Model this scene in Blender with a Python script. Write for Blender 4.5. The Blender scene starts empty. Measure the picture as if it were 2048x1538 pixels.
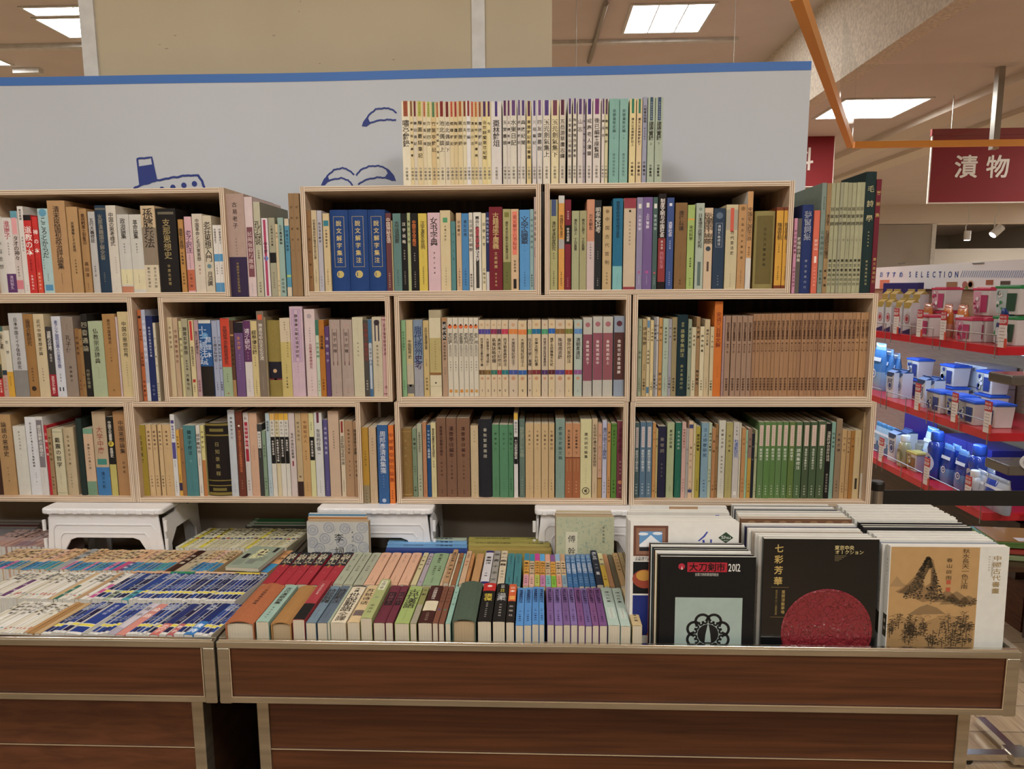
import bpy, bmesh, math, random, re
from mathutils import Vector, Matrix

random.seed(7)
SC = bpy.context.scene
COL = SC.collection

# ------------------------------------------------------------------ camera
F_PX = 1400.0
YAW, PITCH, ROLL = math.radians(-2.2), math.radians(7.9), math.radians(0.36)
CAM = Vector((0.0, -1.75, 1.47))
_F = Vector((math.sin(YAW) * math.cos(PITCH), math.cos(YAW) * math.cos(PITCH), -math.sin(PITCH)))
_R0 = Vector((math.cos(YAW), -math.sin(YAW), 0))
_U0 = _R0.cross(_F)
_R = _R0 * math.cos(ROLL) - _U0 * math.sin(ROLL)
_U = _U0 * math.cos(ROLL) + _R0 * math.sin(ROLL)
cd = bpy.data.cameras.new('camera')
cam = bpy.data.objects.new('camera', cd)
COL.objects.link(cam)
cd.sensor_width = 36.0
cd.lens = 36.0 * F_PX / 2048.0
cd.clip_start = 0.05
cd.clip_end = 100
cam.matrix_world = Matrix(((_R.x, _U.x, -_F.x, CAM.x), (_R.y, _U.y, -_F.y, CAM.y), (_R.z, _U.z, -_F.z, CAM.z), (0, 0, 0, 1)))
SC.camera = cam

# ------------------------------------------------------------------ world, light, exposure
w = bpy.data.worlds.new('store_ambient')
SC.world = w
w.use_nodes = True
w.node_tree.nodes['Background'].inputs[0].default_value = (1.0, 0.93, 0.84, 1)
w.node_tree.nodes['Background'].inputs[1].default_value = 0.30
SC.view_settings.view_transform = 'Standard'
SC.view_settings.look = 'None'
SC.view_settings.gamma = 1.0
SC.view_settings.use_curve_mapping = False
SC.view_settings.exposure = 0.0


def area_light(name, loc, sx, sy, power, color=(1, 0.95, 0.87), rot=(0, 0, 0), parent=None, spread=180):
    l = bpy.data.lights.new(name, 'AREA')
    l.shape = 'RECTANGLE'
    l.size, l.size_y = sx, sy
    l.energy = power
    l.color = color
    l.spread = math.radians(spread)
    o = bpy.data.objects.new(name, l)
    o.location = loc
    o.rotation_euler = rot
    COL.objects.link(o)
    if parent:
        o.parent = parent
    return o


# ------------------------------------------------------------------ pixel helpers (2048 x 1538 frame)
def ray(px, py):
    return _R * ((px - 1024) / F_PX) - _U * ((py - 769) / F_PX) + _F


def PY(px, py, Y):
    d = ray(px, py)
    return CAM + d * ((Y - CAM.y) / d.y)


def PZ(px, py, Z):
    d = ray(px, py)
    return CAM + d * ((Z - CAM.z) / d.z)


def PX(px, py, X):
    d = ray(px, py)
    return CAM + d * ((X - CAM.x) / d.x)


# ------------------------------------------------------------------ colour
def lin(c):
    return c / 12.92 if c <= 0.04045 else ((c + 0.055) / 1.055) ** 2.4


def rgb(h, gain=1.0):
    if isinstance(h, tuple):
        return h
    h = h.lstrip('#')
    c = [min(0.9, lin(int(h[i:i + 2], 16) / 255.0) * gain) for i in (0, 2, 4)]
    g = 0.25 * c[0] + 0.6 * c[1] + 0.15 * c[2]
    return tuple(g + (x - g) * 0.88 for x in c) + (1.0,)


# ------------------------------------------------------------------ materials
def new_mat(name):
    m = bpy.data.materials.new(name)
    m.use_nodes = True
    return m, m.node_tree, m.node_tree.nodes['Principled BSDF']


def nd(nt, typ, **kw):
    n = nt.nodes.new(typ)
    for k, v in kw.items():
        setattr(n, k, v)
    return n


def mix_noise(m, nt, b, src, scale, lo, hi, stretch=None, detail=4):
    """multiply a colour by a soft noise between lo and hi"""
    tc = nd(nt, 'ShaderNodeTexCoord')
    mp = nd(nt, 'ShaderNodeMapping')
    if stretch:
        mp.inputs['Scale'].default_value = stretch
    nz = nd(nt, 'ShaderNodeTexNoise')
    nz.inputs['Scale'].default_value = scale
    nz.inputs['Detail'].default_value = detail
    mr = nd(nt, 'ShaderNodeMapRange')
    mr.inputs['To Min'].default_value = lo
    mr.inputs['To Max'].default_value = hi
    mr.inputs['From Min'].default_value = 0.3
    mr.inputs['From Max'].default_value = 0.7
    vm = nd(nt, 'ShaderNodeVectorMath', operation='SCALE')
    nt.links.new(tc.outputs['Object'], mp.inputs[0])
    nt.links.new(mp.outputs[0], nz.inputs['Vector'])
    nt.links.new(nz.outputs['Fac'], mr.inputs['Value'])
    nt.links.new(src, vm.inputs[0])
    nt.links.new(mr.outputs[0], vm.inputs['Scale'])
    nt.links.new(vm.outputs[0], b.inputs['Base Color'])
    return nz, mr


def plain(name, color, rough=0.6, metal=0.0, noise=None, emit=None, estr=0, gain=1.0, bump=None, alpha=None, trans=None):
    m, nt, b = new_mat(name)
    c = rgb(color, gain)
    b.inputs['Base Color'].default_value = c
    b.inputs['Roughness'].default_value = rough
    b.inputs['Metallic'].default_value = metal
    if emit:
        b.inputs['Emission Color'].default_value = rgb(emit)
        b.inputs['Emission Strength'].default_value = estr
    if noise:
        rg = nd(nt, 'ShaderNodeRGB')
        rg.outputs[0].default_value = c
        nz, mr = mix_noise(m, nt, b, rg.outputs[0], *noise)
        if bump:
            bp = nd(nt, 'ShaderNodeBump')
            bp.inputs['Strength'].default_value = bump
            bp.inputs['Distance'].default_value = 0.004
            nt.links.new(nz.outputs['Fac'], bp.inputs['Height'])
            nt.links.new(bp.outputs[0], b.inputs['Normal'])
    if alpha is not None:
        b.inputs['Alpha'].default_value = alpha
    if trans:
        b.inputs['Transmission Weight'].default_value = trans
    m.diffuse_color = c
    return m


def printed(name, rough, coat=0.0, wear=0.06, scale=90, spec=0.5):
    m, nt, b = new_mat(name)
    at = nd(nt, 'ShaderNodeAttribute', attribute_name='ink')
    mix_noise(m, nt, b, at.outputs['Color'], scale, 1 - wear, 1 + wear * 0.4, None, 5)
    b.inputs['Roughness'].default_value = rough
    b.inputs['Coat Weight'].default_value = coat
    b.inputs['Specular IOR Level'].default_value = spec
    return m


M_PAPER = printed('printed_paper_cover', 0.62, 0.0, 0.05, 60, 0.22)
M_CLOTH = printed('book_cloth', 0.75, 0.0, 0.16, 400, 0.25)
M_GLOSS = printed('glossy_printed_cover', 0.12, 0.1, 0.03, 30, 0.4)
M_SATIN = printed('satin_printed_plastic', 0.35, 0.1, 0.03, 30, 0.5)


def page_mat(name, color):
    m, nt, b = new_mat(name)
    tc = nd(nt, 'ShaderNodeTexCoord')
    mp = nd(nt, 'ShaderNodeMapping')
    mp.inputs['Scale'].default_value = (900, 2, 2)
    nz = nd(nt, 'ShaderNodeTexNoise')
    nz.inputs['Scale'].default_value = 1.0
    nz.inputs['Detail'].default_value = 3
    cr = nd(nt, 'ShaderNodeValToRGB')
    c = rgb(color)
    cr.color_ramp.elements[0].color = tuple(x * 0.72 for x in c[:3]) + (1,)
    cr.color_ramp.elements[0].position = 0.3
    cr.color_ramp.elements[1].color = c
    cr.color_ramp.elements[1].position = 0.62
    nt.links.new(tc.outputs['Object'], mp.inputs[0])
    nt.links.new(mp.outputs[0], nz.inputs['Vector'])
    nt.links.new(nz.outputs['Fac'], cr.inputs[0])
    nt.links.new(cr.outputs[0], b.inputs['Base Color'])
    b.inputs['Roughness'].default_value = 0.85
    return m


M_PAGE = page_mat('page_edges', 'cdc1a8')
M_PAGE_OLD = page_mat('yellowed_page_edges', 'b89f78')
M_PAGE_WHITE = page_mat('white_page_edges', 'dcd7cc')


def ply(name, axis):
    m, nt, b = new_mat(name)
    tc = nd(nt, 'ShaderNodeTexCoord')
    sp = nd(nt, 'ShaderNodeSeparateXYZ')
    nt.links.new(tc.outputs['Generated'], sp.inputs[0])
    nz = nd(nt, 'ShaderNodeTexNoise')
    nz.inputs['Scale'].default_value = 7
    nz.inputs['Detail'].default_value = 5
    mp = nd(nt, 'ShaderNodeMapping')
    mp.inputs['Scale'].default_value = (1.2, 6, 40) if axis == 'Z' else (40, 6, 1.2)
    nt.links.new(tc.outputs['Object'], mp.inputs[0])
    nt.links.new(mp.outputs[0], nz.inputs['Vector'])
    ad = nd(nt, 'ShaderNodeMath', operation='MULTIPLY_ADD')
    nt.links.new(nz.outputs['Fac'], ad.inputs[0])
    ad.inputs[1].default_value = 0.10
    nt.links.new(sp.outputs[axis], ad.inputs[2])
    cr = nd(nt, 'ShaderNodeValToRGB')
    cr.color_ramp.interpolation = 'EASE'
    stops = [(0.0, 'dcc8ae'), (0.17, 'd6c0a2'), (0.24, 'a5866a'), (0.36, 'ab8d70'), (0.42, 'e0ccb2'), (0.56, 'deccb0'), (0.62, 'a18266'), (0.76, 'a78a6e'), (0.83, 'dccab0'), (1.0, 'e3d0b6')]
    el = cr.color_ramp.elements
    el[0].position, el[0].color = stops[0][0], rgb(stops[0][1])
    el[1].position, el[1].color = stops[-1][0], rgb(stops[-1][1])
    for p, c in stops[1:-1]:
        e = el.new(p + 0.05)
        e.color = rgb(c)
    nt.links.new(ad.outputs[0], cr.inputs[0])
    # faces of the boards: light birch with soft grain
    cr2 = nd(nt, 'ShaderNodeValToRGB')
    cr2.color_ramp.elements[0].color = rgb('b8987a')
    cr2.color_ramp.elements[1].color = rgb('d2b698')
    cr2.color_ramp.elements[0].position = 0.35
    cr2.color_ramp.elements[1].position = 0.65
    nt.links.new(nz.outputs['Fac'], cr2.inputs[0])
    ge = nd(nt, 'ShaderNodeNewGeometry')
    sn = nd(nt, 'ShaderNodeSeparateXYZ')
    nt.links.new(ge.outputs['Normal'], sn.inputs[0])
    ab = nd(nt, 'ShaderNodeMath', operation='ABSOLUTE')
    nt.links.new(sn.outputs['Y'], ab.inputs[0])
    mx = nd(nt, 'ShaderNodeMix', data_type='RGBA')
    nt.links.new(ab.outputs[0], mx.inputs['Factor'])
    nt.links.new(cr2.outputs[0], mx.inputs[6])
    nt.links.new(cr.outputs[0], mx.inputs[7])
    nt.links.new(mx.outputs[2], b.inputs['Base Color'])
    b.inputs['Roughness'].default_value = 0.6
    return m


M_PLY_H = ply('birch_plywood_horizontal', 'Z')
M_PLY_V = ply('birch_plywood_vertical', 'X')


def wood(name, c1, c2, sc, rough=0.35, planks=None, coat=0.2):
    m, nt, b = new_mat(name)
    tc = nd(nt, 'ShaderNodeTexCoord')
    mp = nd(nt, 'ShaderNodeMapping')
    mp.inputs['Scale'].default_value = sc
    nz = nd(nt, 'ShaderNodeTexNoise')
    nz.inputs['Scale'].default_value = 3
    nz.inputs['Detail'].default_value = 7
    nz.inputs['Distortion'].default_value = 0.6
    cr = nd(nt, 'ShaderNodeValToRGB')
    cr.color_ramp.elements[0].color = rgb(c1)
    cr.color_ramp.elements[1].color = rgb(c2)
    cr.color_ramp.elements[0].position = 0.3
    cr.color_ramp.elements[1].position = 0.68
    nt.links.new(tc.outputs['Object'], mp.inputs[0])
    nt.links.new(mp.outputs[0], nz.inputs['Vector'])
    nt.links.new(nz.outputs['Fac'], cr.inputs[0])
    out = cr.outputs[0]
    if planks:
        br = nd(nt, 'ShaderNodeTexBrick')
        br.inputs['Scale'].default_value = 1.0
        br.inputs['Brick Width'].default_value = planks[0]
        br.inputs['Row Height'].default_value = planks[1]
        br.inputs['Mortar Size'].default_value = 0.0022
        br.inputs['Color1'].default_value = (1, 1, 1, 1)
        br.inputs['Color2'].default_value = (0.72, 0.72, 0.72, 1)
        br.inputs['Mortar'].default_value = (0.3, 0.3, 0.3, 1)
        nt.links.new(tc.outputs['Object'], br.inputs['Vector'])
        mx = nd(nt, 'ShaderNodeMix', data_type='RGBA', blend_type='MULTIPLY')
        mx.inputs['Factor'].default_value = 1
        nt.links.new(out, mx.inputs[6])
        nt.links.new(br.outputs['Color'], mx.inputs[7])
        out = mx.outputs[2]
    nt.links.new(out, b.inputs['Base Color'])
    b.inputs['Roughness'].default_value = rough
    b.inputs['Coat Weight'].default_value = coat
    b.inputs['Specular IOR Level'].default_value = 0.3
    return m


M_WALNUT = wood('brown_wood_laminate', '42200a', '5e3212', (1.1, 4, 30), 0.5, None, 0.0)
M_WALNUT_V = wood('brown_wood_laminate_figured', '4e2912', '683a1c', (4, 4, 22), 0.5, None, 0.0)
M_FLOOR = wood('wood_plank_floor', 'a98d6c', 'c8ad88', (30, 2, 2), 0.35, (1.2, 0.15))
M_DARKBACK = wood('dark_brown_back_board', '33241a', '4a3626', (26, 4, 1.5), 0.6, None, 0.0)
M_BASEWOOD = wood('dark_wood_base', '2a1a10', '4a2f1c', (4, 2, 20), 0.3)
M_TRIM = plain('champagne_metal_trim', 'aaa08c', 0.38, 0.85, (9, 0.72, 1.05, (0.4, 0.4, 6)))
M_CHROME = plain('bright_metal_edge', 'd8d4ca', 0.22, 1.0)
M_STEEL = plain('steel', 'a9a59d', 0.35, 0.9)
M_BLACK = plain('black_plastic', '141312', 0.5)
M_TRAY = plain('dark_tray_lining', '6c6458', 0.4, 0.3)
M_STOOL = plain('white_plastic', 'e4e2e2', 0.38)
M_WALL = plain('beige_painted_wall', 'c8b898', 0.75, noise=(3, 0.94, 1.03), gain=0.95)
M_WHITE = plain('white_painted_metal', 'd6d5d0', 0.5, noise=(20, 0.85, 1.03))
M_CEIL = plain('pinkish_ceiling_board', 'd4c8c2', 0.9, noise=(2.5, 0.95, 1.02))
M_PLASTER = plain('sprayed_plaster', 'e2d6c6', 0.95, noise=(55, 0.72, 1.05), bump=1.0)
M_LCEIL = plain('pale_ceiling_strip', 'd9cdbf', 0.8)
M_GREYWALL = plain('grey_wall_panel', 'a39a8e', 0.6)
M_BANNER = plain('white_banner_sheet', 'c2c8d0', 0.65, noise=(1.2, 0.97, 1.02))
M_BLUE = plain('blue_printed_stripe', '2f6fc0', 0.55)
M_NAVY = plain('navy_print', '1c3486', 0.6)
M_BACKING = plain('taupe_panel', 'a89a88', 0.6)
M_ORANGE = plain('orange_tape', 'ffa010', 0.5)
M_REDSIGN = plain('red_sign_board', '860812', 0.75)
M_SIGNWHITE = plain('white_sign_print', 'e9e2d8', 0.6)
M_REDSHELF = plain('red_shelf_enamel', 'd01828', 0.22)
M_GLASSY = None


# ------------------------------------------------------------------ mesh builder
class MB:
    def __init__(s):
        s.v, s.f, s.c, s.m = [], [], [], []
        s.smooth = False

    def add(s, verts, faces, color=(0.8, 0.8, 0.8, 1), mat=0):
        n = len(s.v)
        s.v.extend(verts)
        for f in faces:
            s.f.append(tuple(i + n for i in f))
            s.c.append(color)
            s.m.append(mat)

    def box(s, a, b, color=(0.8, 0.8, 0.8, 1), mat=0):
        x0, y0, z0 = a
        x1, y1, z1 = b
        s.add([(x0, y0, z0), (x1, y0, z0), (x1, y1, z0), (x0, y1, z0), (x0, y0, z1), (x1, y0, z1), (x1, y1, z1), (x0, y1, z1)],
              [(0, 1, 5, 4), (1, 2, 6, 5), (2, 3, 7, 6), (3, 0, 4, 7), (4, 5, 6, 7), (3, 2, 1, 0)], color, mat)

    def prism(s, poly, y0, y1, color=(0.8, 0.8, 0.8, 1), mat=0):
        """polygon in xz (ccw seen from -y), extruded from y0 to y1"""
        n = len(poly)
        v = [(x, y0, z) for x, z in poly] + [(x, y1, z) for x, z in poly]
        f = [tuple(range(n)), tuple(range(2 * n - 1, n - 1, -1))]
        f += [(i + n, (i + 1) % n + n, (i + 1) % n, i) for i in range(n)]
        s.add(v, f, color, mat)

    def vprism(s, poly, z0, z1, color=(0.8, 0.8, 0.8, 1), mat=0):
        """polygon in xy (ccw seen from +z), extruded up"""
        n = len(poly)
        v = [(x, y, z0) for x, y in poly] + [(x, y, z1) for x, y in poly]
        f = [tuple(range(n - 1, -1, -1)), tuple(range(n, 2 * n))]
        f += [(i, (i + 1) % n, (i + 1) % n + n, i + n) for i in range(n)]
        s.add(v, f, color, mat)

    def tube(s, pts, r, seg=8, color=(0.8, 0.8, 0.8, 1), mat=0, caps=True):
        pts = [Vector(p) for p in pts]
        base = len(s.v)
        vs = []
        for i, p in enumerate(pts):
            d = (pts[min(i + 1, len(pts) - 1)] - pts[max(i - 1, 0)]).normalized()
            a = d.cross(Vector((0, 0, 1)))
            if a.length < 1e-3:
                a = d.cross(Vector((1, 0, 0)))
            a.normalize()
            b = d.cross(a)
            rr = r[i] if isinstance(r, (list, tuple)) else r
            for k in range(seg):
                t = 2 * math.pi * k / seg
                vs.append(tuple(p + a * math.cos(t) * rr + b * math.sin(t) * rr))
        fs = []
        for i in range(len(pts) - 1):
            for k in range(seg):
                k2 = (k + 1) % seg
                fs.append((i * seg + k, i * seg + k2, (i + 1) * seg + k2, (i + 1) * seg + k))
        if caps:
            fs.append(tuple(range(seg)))
            fs.append(tuple(range(len(pts) * seg - 1, (len(pts) - 1) * seg - 1, -1)))
        s.add(vs, fs, color, mat)

    def lathe(s, prof, seg=20, center=(0, 0), color=(0.8, 0.8, 0.8, 1), mat=0, colors=None):
        n = len(prof)
        vs = []
        for r, z in prof:
            for k in range(seg):
                t = 2 * math.pi * k / seg
                vs.append((center[0] + r * math.cos(t), center[1] + r * math.sin(t), z))
        for i in range(n - 1):
            fs = [(i * seg + k, i * seg + (k + 1) % seg, (i + 1) * seg + (k + 1) % seg, (i + 1) * seg + k) for k in range(seg)]
            if i == 0:
                s.add(vs, fs, colors[i] if colors else color, mat)
                base = len(s.v) - len(vs)
            else:
                for f in fs:
                    s.f.append(tuple(j + base for j in f))
                    s.c.append(colors[i] if colors else color)
                    s.m.append(mat)
        s.f.append(tuple(base + (n - 1) * seg + k for k in range(seg)))
        s.c.append(colors[-1] if colors else color)
        s.m.append(mat)
        s.f.append(tuple(base + seg - 1 - k for k in range(seg)))
        s.c.append(colors[0] if colors else color)
        s.m.append(mat)

    def build(s, name, mats, parent=None, loc=None, smooth=False, bevel=0):
        me = bpy.data.meshes.new(name)
        me.from_pydata(s.v, [], s.f)
        if not isinstance(mats, (list, tuple)):
            mats = [mats]
        for m in mats:
            me.materials.append(m)
        me.polygons.foreach_set('material_index', s.m)
        at = me.color_attributes.new('ink', 'FLOAT_COLOR', 'CORNER')
        buf = []
        for f, c in zip(s.f, s.c):
            buf.extend(tuple(c) * len(f))
        at.data.foreach_set('color', buf)
        if smooth:
            me.polygons.foreach_set('use_smooth', [True] * len(s.f))
        me.update()
        o = bpy.data.objects.new(name, me)
        COL.objects.link(o)
        if parent is not None:
            o.parent = parent
        if loc is not None:
            o.location = loc
        if bevel:
            bv = o.modifiers.new('bevel', 'BEVEL')
            bv.width = bevel
            bv.segments = 3
            bv.limit_method = 'ANGLE'
            bv.angle_limit = math.radians(35)
        return o


def tag(o, label=None, cat=None, group=None, kind=None):
    if label:
        o['label'] = label
    if cat:
        o['category'] = cat
    if group:
        o['group'] = group
    if kind:
        o['kind'] = kind
    return o


def empty(name, loc=(0, 0, 0), rz=0, label=None, cat=None, group=None):
    o = bpy.data.objects.new(name, None)
    o.empty_display_size = 0.05
    COL.objects.link(o)
    o.location = loc
    o.rotation_euler = (0, 0, rz)
    return tag(o, label, cat, group)


def boxobj(name, a, b, mat, parent=None, kind=None, color=(0.8, 0.8, 0.8, 1), bevel=0):
    """box with its origin at its own base centre"""
    c = Vector(((a[0] + b[0]) / 2, (a[1] + b[1]) / 2, a[2]))
    m = MB()
    m.box((a[0] - c.x, a[1] - c.y, 0), (b[0] - c.x, b[1] - c.y, b[2] - a[2]), color)
    o = m.build(name, mat, parent, c, bevel=bevel)
    if kind:
        o['kind'] = kind
    return o


# ------------------------------------------------------------------ lettering
_gc = {}
_fc = {}


def glyph(ch, bold):
    k = (ch, bold)
    if k in _gc:
        return _gc[k]
    if bold not in _fc:
        c = bpy.data.curves.new('glyphs', 'FONT')
        c.resolution_u = 2
        c.offset = bold
        o = bpy.data.objects.new('glyphs', c)
        COL.objects.link(o)
        _fc[bold] = (c, o)
    c, o = _fc[bold]
    c.body = ch
    dg = bpy.context.evaluated_depsgraph_get()
    dg.update()
    e = o.evaluated_get(dg)
    me = e.to_mesh()
    vs = [(v.co.x, v.co.y) for v in me.vertices]
    fs = [tuple(p.vertices) for p in me.polygons]
    if fs:
        a = me.polygons[0]
        if a.normal.z < 0:
            fs = [f[::-1] for f in fs]
    e.to_mesh_clear()
    _gc[k] = (vs, fs)
    return _gc[k]


def drop_fonts():
    for c, o in _fc.values():
        bpy.data.objects.remove(o)
        bpy.data.curves.remove(c)


def gput(out, ch, cx, cz, sx, sz, bold=0.0, rot=False, cjk=True):
    """glyph centred at (cx, cz) in an em box sx wide sz high; out collects ([(u,v)], faces)"""
    vs, fs = glyph(ch, bold)
    if not fs:
        return
    x0 = min(v[0] for v in vs)
    x1 = max(v[0] for v in vs)
    mx, my = ((x0 + x1) / 2, 0.38) if ord(ch) > 0x2e00 else ((x0 + x1) / 2, 0.34)
    if rot or ch in 'ー（）「」(':
        pts = [(cx + (v[1] - my) * sx, cz - (v[0] - mx) * sz) for v in vs]
    else:
        pts = [(cx + (v[0] - mx) * sx, cz + (v[1] - my) * sz) for v in vs]
    out.append((pts, fs))


def vtext(s, cx, ztop, zbot, wmax, scale=1.0, bold=0.012, fill=False):
    """column of characters read downwards"""
    out = []
    n = len(s)
    if not n:
        return out
    step = (ztop - zbot) / n
    scale = min(1.12, scale * 1.28)
    size = min(wmax, step * 1.0) * scale
    sx = min(wmax, step * 1.5) * scale if fill else size
    latin = all(ord(c) < 0x250 for c in s) and n > 3
    for i, ch in enumerate(s):
        if ch in '_ ':
            continue
        gput(out, ch, cx, ztop - step * (i + 0.5), size, size if not latin else step * 1.4, bold, rot=latin)
    return out


def htext(s, cx, cz, height, width=None, bold=0.012, gap=1.0):
    """row of characters centred at cx"""
    out = []
    adv = []
    for ch in s:
        if ch == ' ':
            adv.append(0.3)
            continue
        vs, fs = glyph(ch, bold)
        if ord(ch) > 0x2e00:
            adv.append(1.0)
        else:
            adv.append((max((v[0] for v in vs), default=0) - min((v[0] for v in vs), default=0)) + 0.08)
    tot = sum(adv) * gap
    h = height
    sx = h if not width else width / tot
    x = cx - tot * sx / 2
    for ch, a in zip(s, adv):
        if ch != ' ':
            gput(out, ch, x + a * gap * sx / 2, cz, sx, h, bold)
        x += a * gap * sx
    return out


def ring(cx, cz, r0, r1, n=24, ax=1.0):
    pts = []
    for i in range(n):
        t = 2 * math.pi * i / n
        pts.append((cx + r0 * math.cos(t) * ax, cz + r0 * math.sin(t)))
    for i in range(n):
        t = 2 * math.pi * i / n
        pts.append((cx + r1 * math.cos(t) * ax, cz + r1 * math.sin(t)))
    fs = [(i, (i + 1) % n, (i + 1) % n + n, i + n)[::-1] for i in range(n)]
    return (pts, fs)


def disc(cx, cz, r, n=20, ax=1.0, az=1.0):
    pts = [(cx + r * math.cos(2 * math.pi * i / n) * ax, cz + r * math.sin(2 * math.pi * i / n) * az) for i in range(n)]
    return (pts, [tuple(range(n))])


def rect(x0, z0, x1, z1):
    return ([(x0, z0), (x1, z0), (x1, z1), (x0, z1)], [(0, 1, 2, 3)])


def poly(pts):
    return (pts, [tuple(range(len(pts)))])


def stroke(pts, wd, closed=False):
    """a line of width wd along pts, as quads; wd may be a list"""
    P = [Vector((p[0], p[1])) for p in pts]
    n = len(P)
    L, Rr = [], []
    for i in range(n):
        a = P[i - 1] if (i or closed) else P[i]
        b = P[(i + 1) % n] if (i < n - 1 or closed) else P[i]
        d = b - a
        if d.length < 1e-9:
            d = Vector((1, 0))
        d.normalize()
        q = Vector((-d.y, d.x))
        ww = (wd[i] if isinstance(wd, (list, tuple)) else wd) / 2
        L.append(tuple(P[i] + q * ww))
        Rr.append(tuple(P[i] - q * ww))
    k = n if closed else n - 1
    return (L + Rr, [(n + i, n + (i + 1) % n, (i + 1) % n, i) for i in range(k)])


# ------------------------------------------------------------------ colour words and ordinals for labels
import colorsys
NAMED = {'white': 'e8e6e0', 'cream': 'e0d2ae', 'beige': 'c8b090', 'tan': 'b89060', 'brown': '7a5238', 'dark brown': '3e281e', 'black': '1c1a1a',
         'grey': '8c8c88', 'pale grey': 'b9bab6', 'dark grey': '4c4c4c', 'taupe': '8f7c6a', 'navy': '1c2a58', 'blue': '2f66b0', 'sky blue': '5a9ad8',
         'pale blue': 'a9bfc9', 'blue-grey': '6f8796', 'teal': '3f8585', 'pale teal': '95b8ae', 'green': '3f8058', 'dark green': '1d3a36', 'sage green': '97a385',
         'pale green': 'b4c8a4', 'olive green': '6d7a3c', 'olive': '9a8e3a', 'mustard yellow': 'b48c1c', 'yellow': 'e4c63c', 'orange': 'ee7c10', 'peach': 'e8b090',
         'coral': 'e87858', 'red': 'cc2c30', 'crimson': '8c1f30', 'maroon': '6a2838', 'pink': 'e0b4bc', 'mauve': 'b09090', 'lilac': 'cdb2cf', 'purple': '7c5a90',
         'lavender': 'a9a8cc', 'magenta': 'c83080', 'gold': 'c8a648', 'rust': 'a85a30', 'turquoise': '40b4b0', 'lime green': 'a4c450'}
_NM = [(k, tuple(int(v[i:i + 2], 16) for i in (0, 2, 4))) for k, v in NAMED.items()]


def cname(h):
    r, g, b = (int(h[i:i + 2], 16) for i in (0, 2, 4))
    return min(_NM, key=lambda n: 2 * (n[1][0] - r) ** 2 + 4 * (n[1][1] - g) ** 2 + 3 * (n[1][2] - b) ** 2)[0]


_O1 = 'zeroth first second third fourth fifth sixth seventh eighth ninth tenth eleventh twelfth thirteenth fourteenth fifteenth sixteenth seventeenth eighteenth nineteenth'.split()
_O10 = ['', '', 'twent', 'thirt', 'fort', 'fift', 'sixt', 'sevent', 'eight', 'ninet']


def ordinal(n):
    if n < 20:
        return _O1[n]
    t, u = divmod(n, 10)
    if n >= 100:
        return 'hundred-and-' + ordinal(n - 100) if n > 100 else 'hundredth'
    return _O10[t] + ('ieth' if u == 0 else 'y-' + _O1[u])


# ------------------------------------------------------------------ books
TOK = re.compile(r'^(?P<k>[=\[{(&]?)(?P<t>[^@#*>]*)(?:@(?P<a>-?\d+(?:\.\d+)?)(?:-(?P<b>\d+(?:\.\d+)?))?)?(?:#(?P<c>[0-9a-f]{6}))?(?:\*(?P<s>[\d.]+))?(?:>(?P<o>-?[\d.]+))?$')


def parse_tokens(toks, w, h, ink='2e2622'):
    """spine decals from the compact notation. returns (decals, obi, hard, detail)"""
    dec, obi, hard, detail, cloth = [], [], False, None, False
    for t in toks:
        if t == 'H':
            hard = True
            continue
        if t == 'C':
            cloth = True
            continue
        if t[0] == 'L':
            detail = t[1:].replace('_', ' ')
            continue
        if t[0] == 'I':
            ink = t[1:]
            continue
        if t == 'P':
            t = '中華書局@80-95*0.62'
        if t == 'Q':
            t = '上海古籍出版社@78-96*0.55'
        m = TOK.match(t)
        if not m:
            print('BAD TOKEN', t)
            continue
        a = float(m['a'] or 0)
        b = float(m['b'] or a)
        z1, z0 = h * (1 - a / 100), h * (1 - b / 100)
        c = m['c'] or ink
        s = float(m['s']) if m['s'] else 1.0
        o = float(m['o']) if m['o'] else 0.0
        cx = w / 2 + o * w / 2
        k = m['k']
        if k == '=':
            dec.append((0, [rect(0.0002, z0, w - 0.0002, z1)], c, 'S'))
        elif k == '&':
            obi.append((z0, z1, c))
        elif k == '[':
            ww = w * (s if m['s'] else 0.6) / 2
            dec.append((1, [rect(cx - ww, z0, cx + ww, z1)], c, 'S'))
        elif k == '{':
            ww = w * (s if m['s'] else 0.7) / 2
            e = min(0.0009, ww * 0.2)
            dec.append((1, [rect(cx - ww, z1 - e, cx + ww, z1), rect(cx - ww, z0, cx + ww, z0 + e), rect(cx - ww, z0, cx - ww + e, z1), rect(cx + ww - e, z0, cx + ww, z1)], c, 'S'))
        elif k == '(':
            rr = w * (s if m['s'] else 0.6) / 2
            dec.append((1, [disc(cx, z1, rr, 14)], c, 'S'))
        else:
            txt = m['t']
            if not txt:
                continue
            lum = sum(int(c[i:i + 2], 16) for i in (0, 2, 4))
            dec.append((2, vtext(txt, cx, z1, z0, w * 0.86, s, 0.009 if s >= 0.6 else 0.0), c, 'S'))
    return dec, obi, hard, cloth, detail


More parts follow.
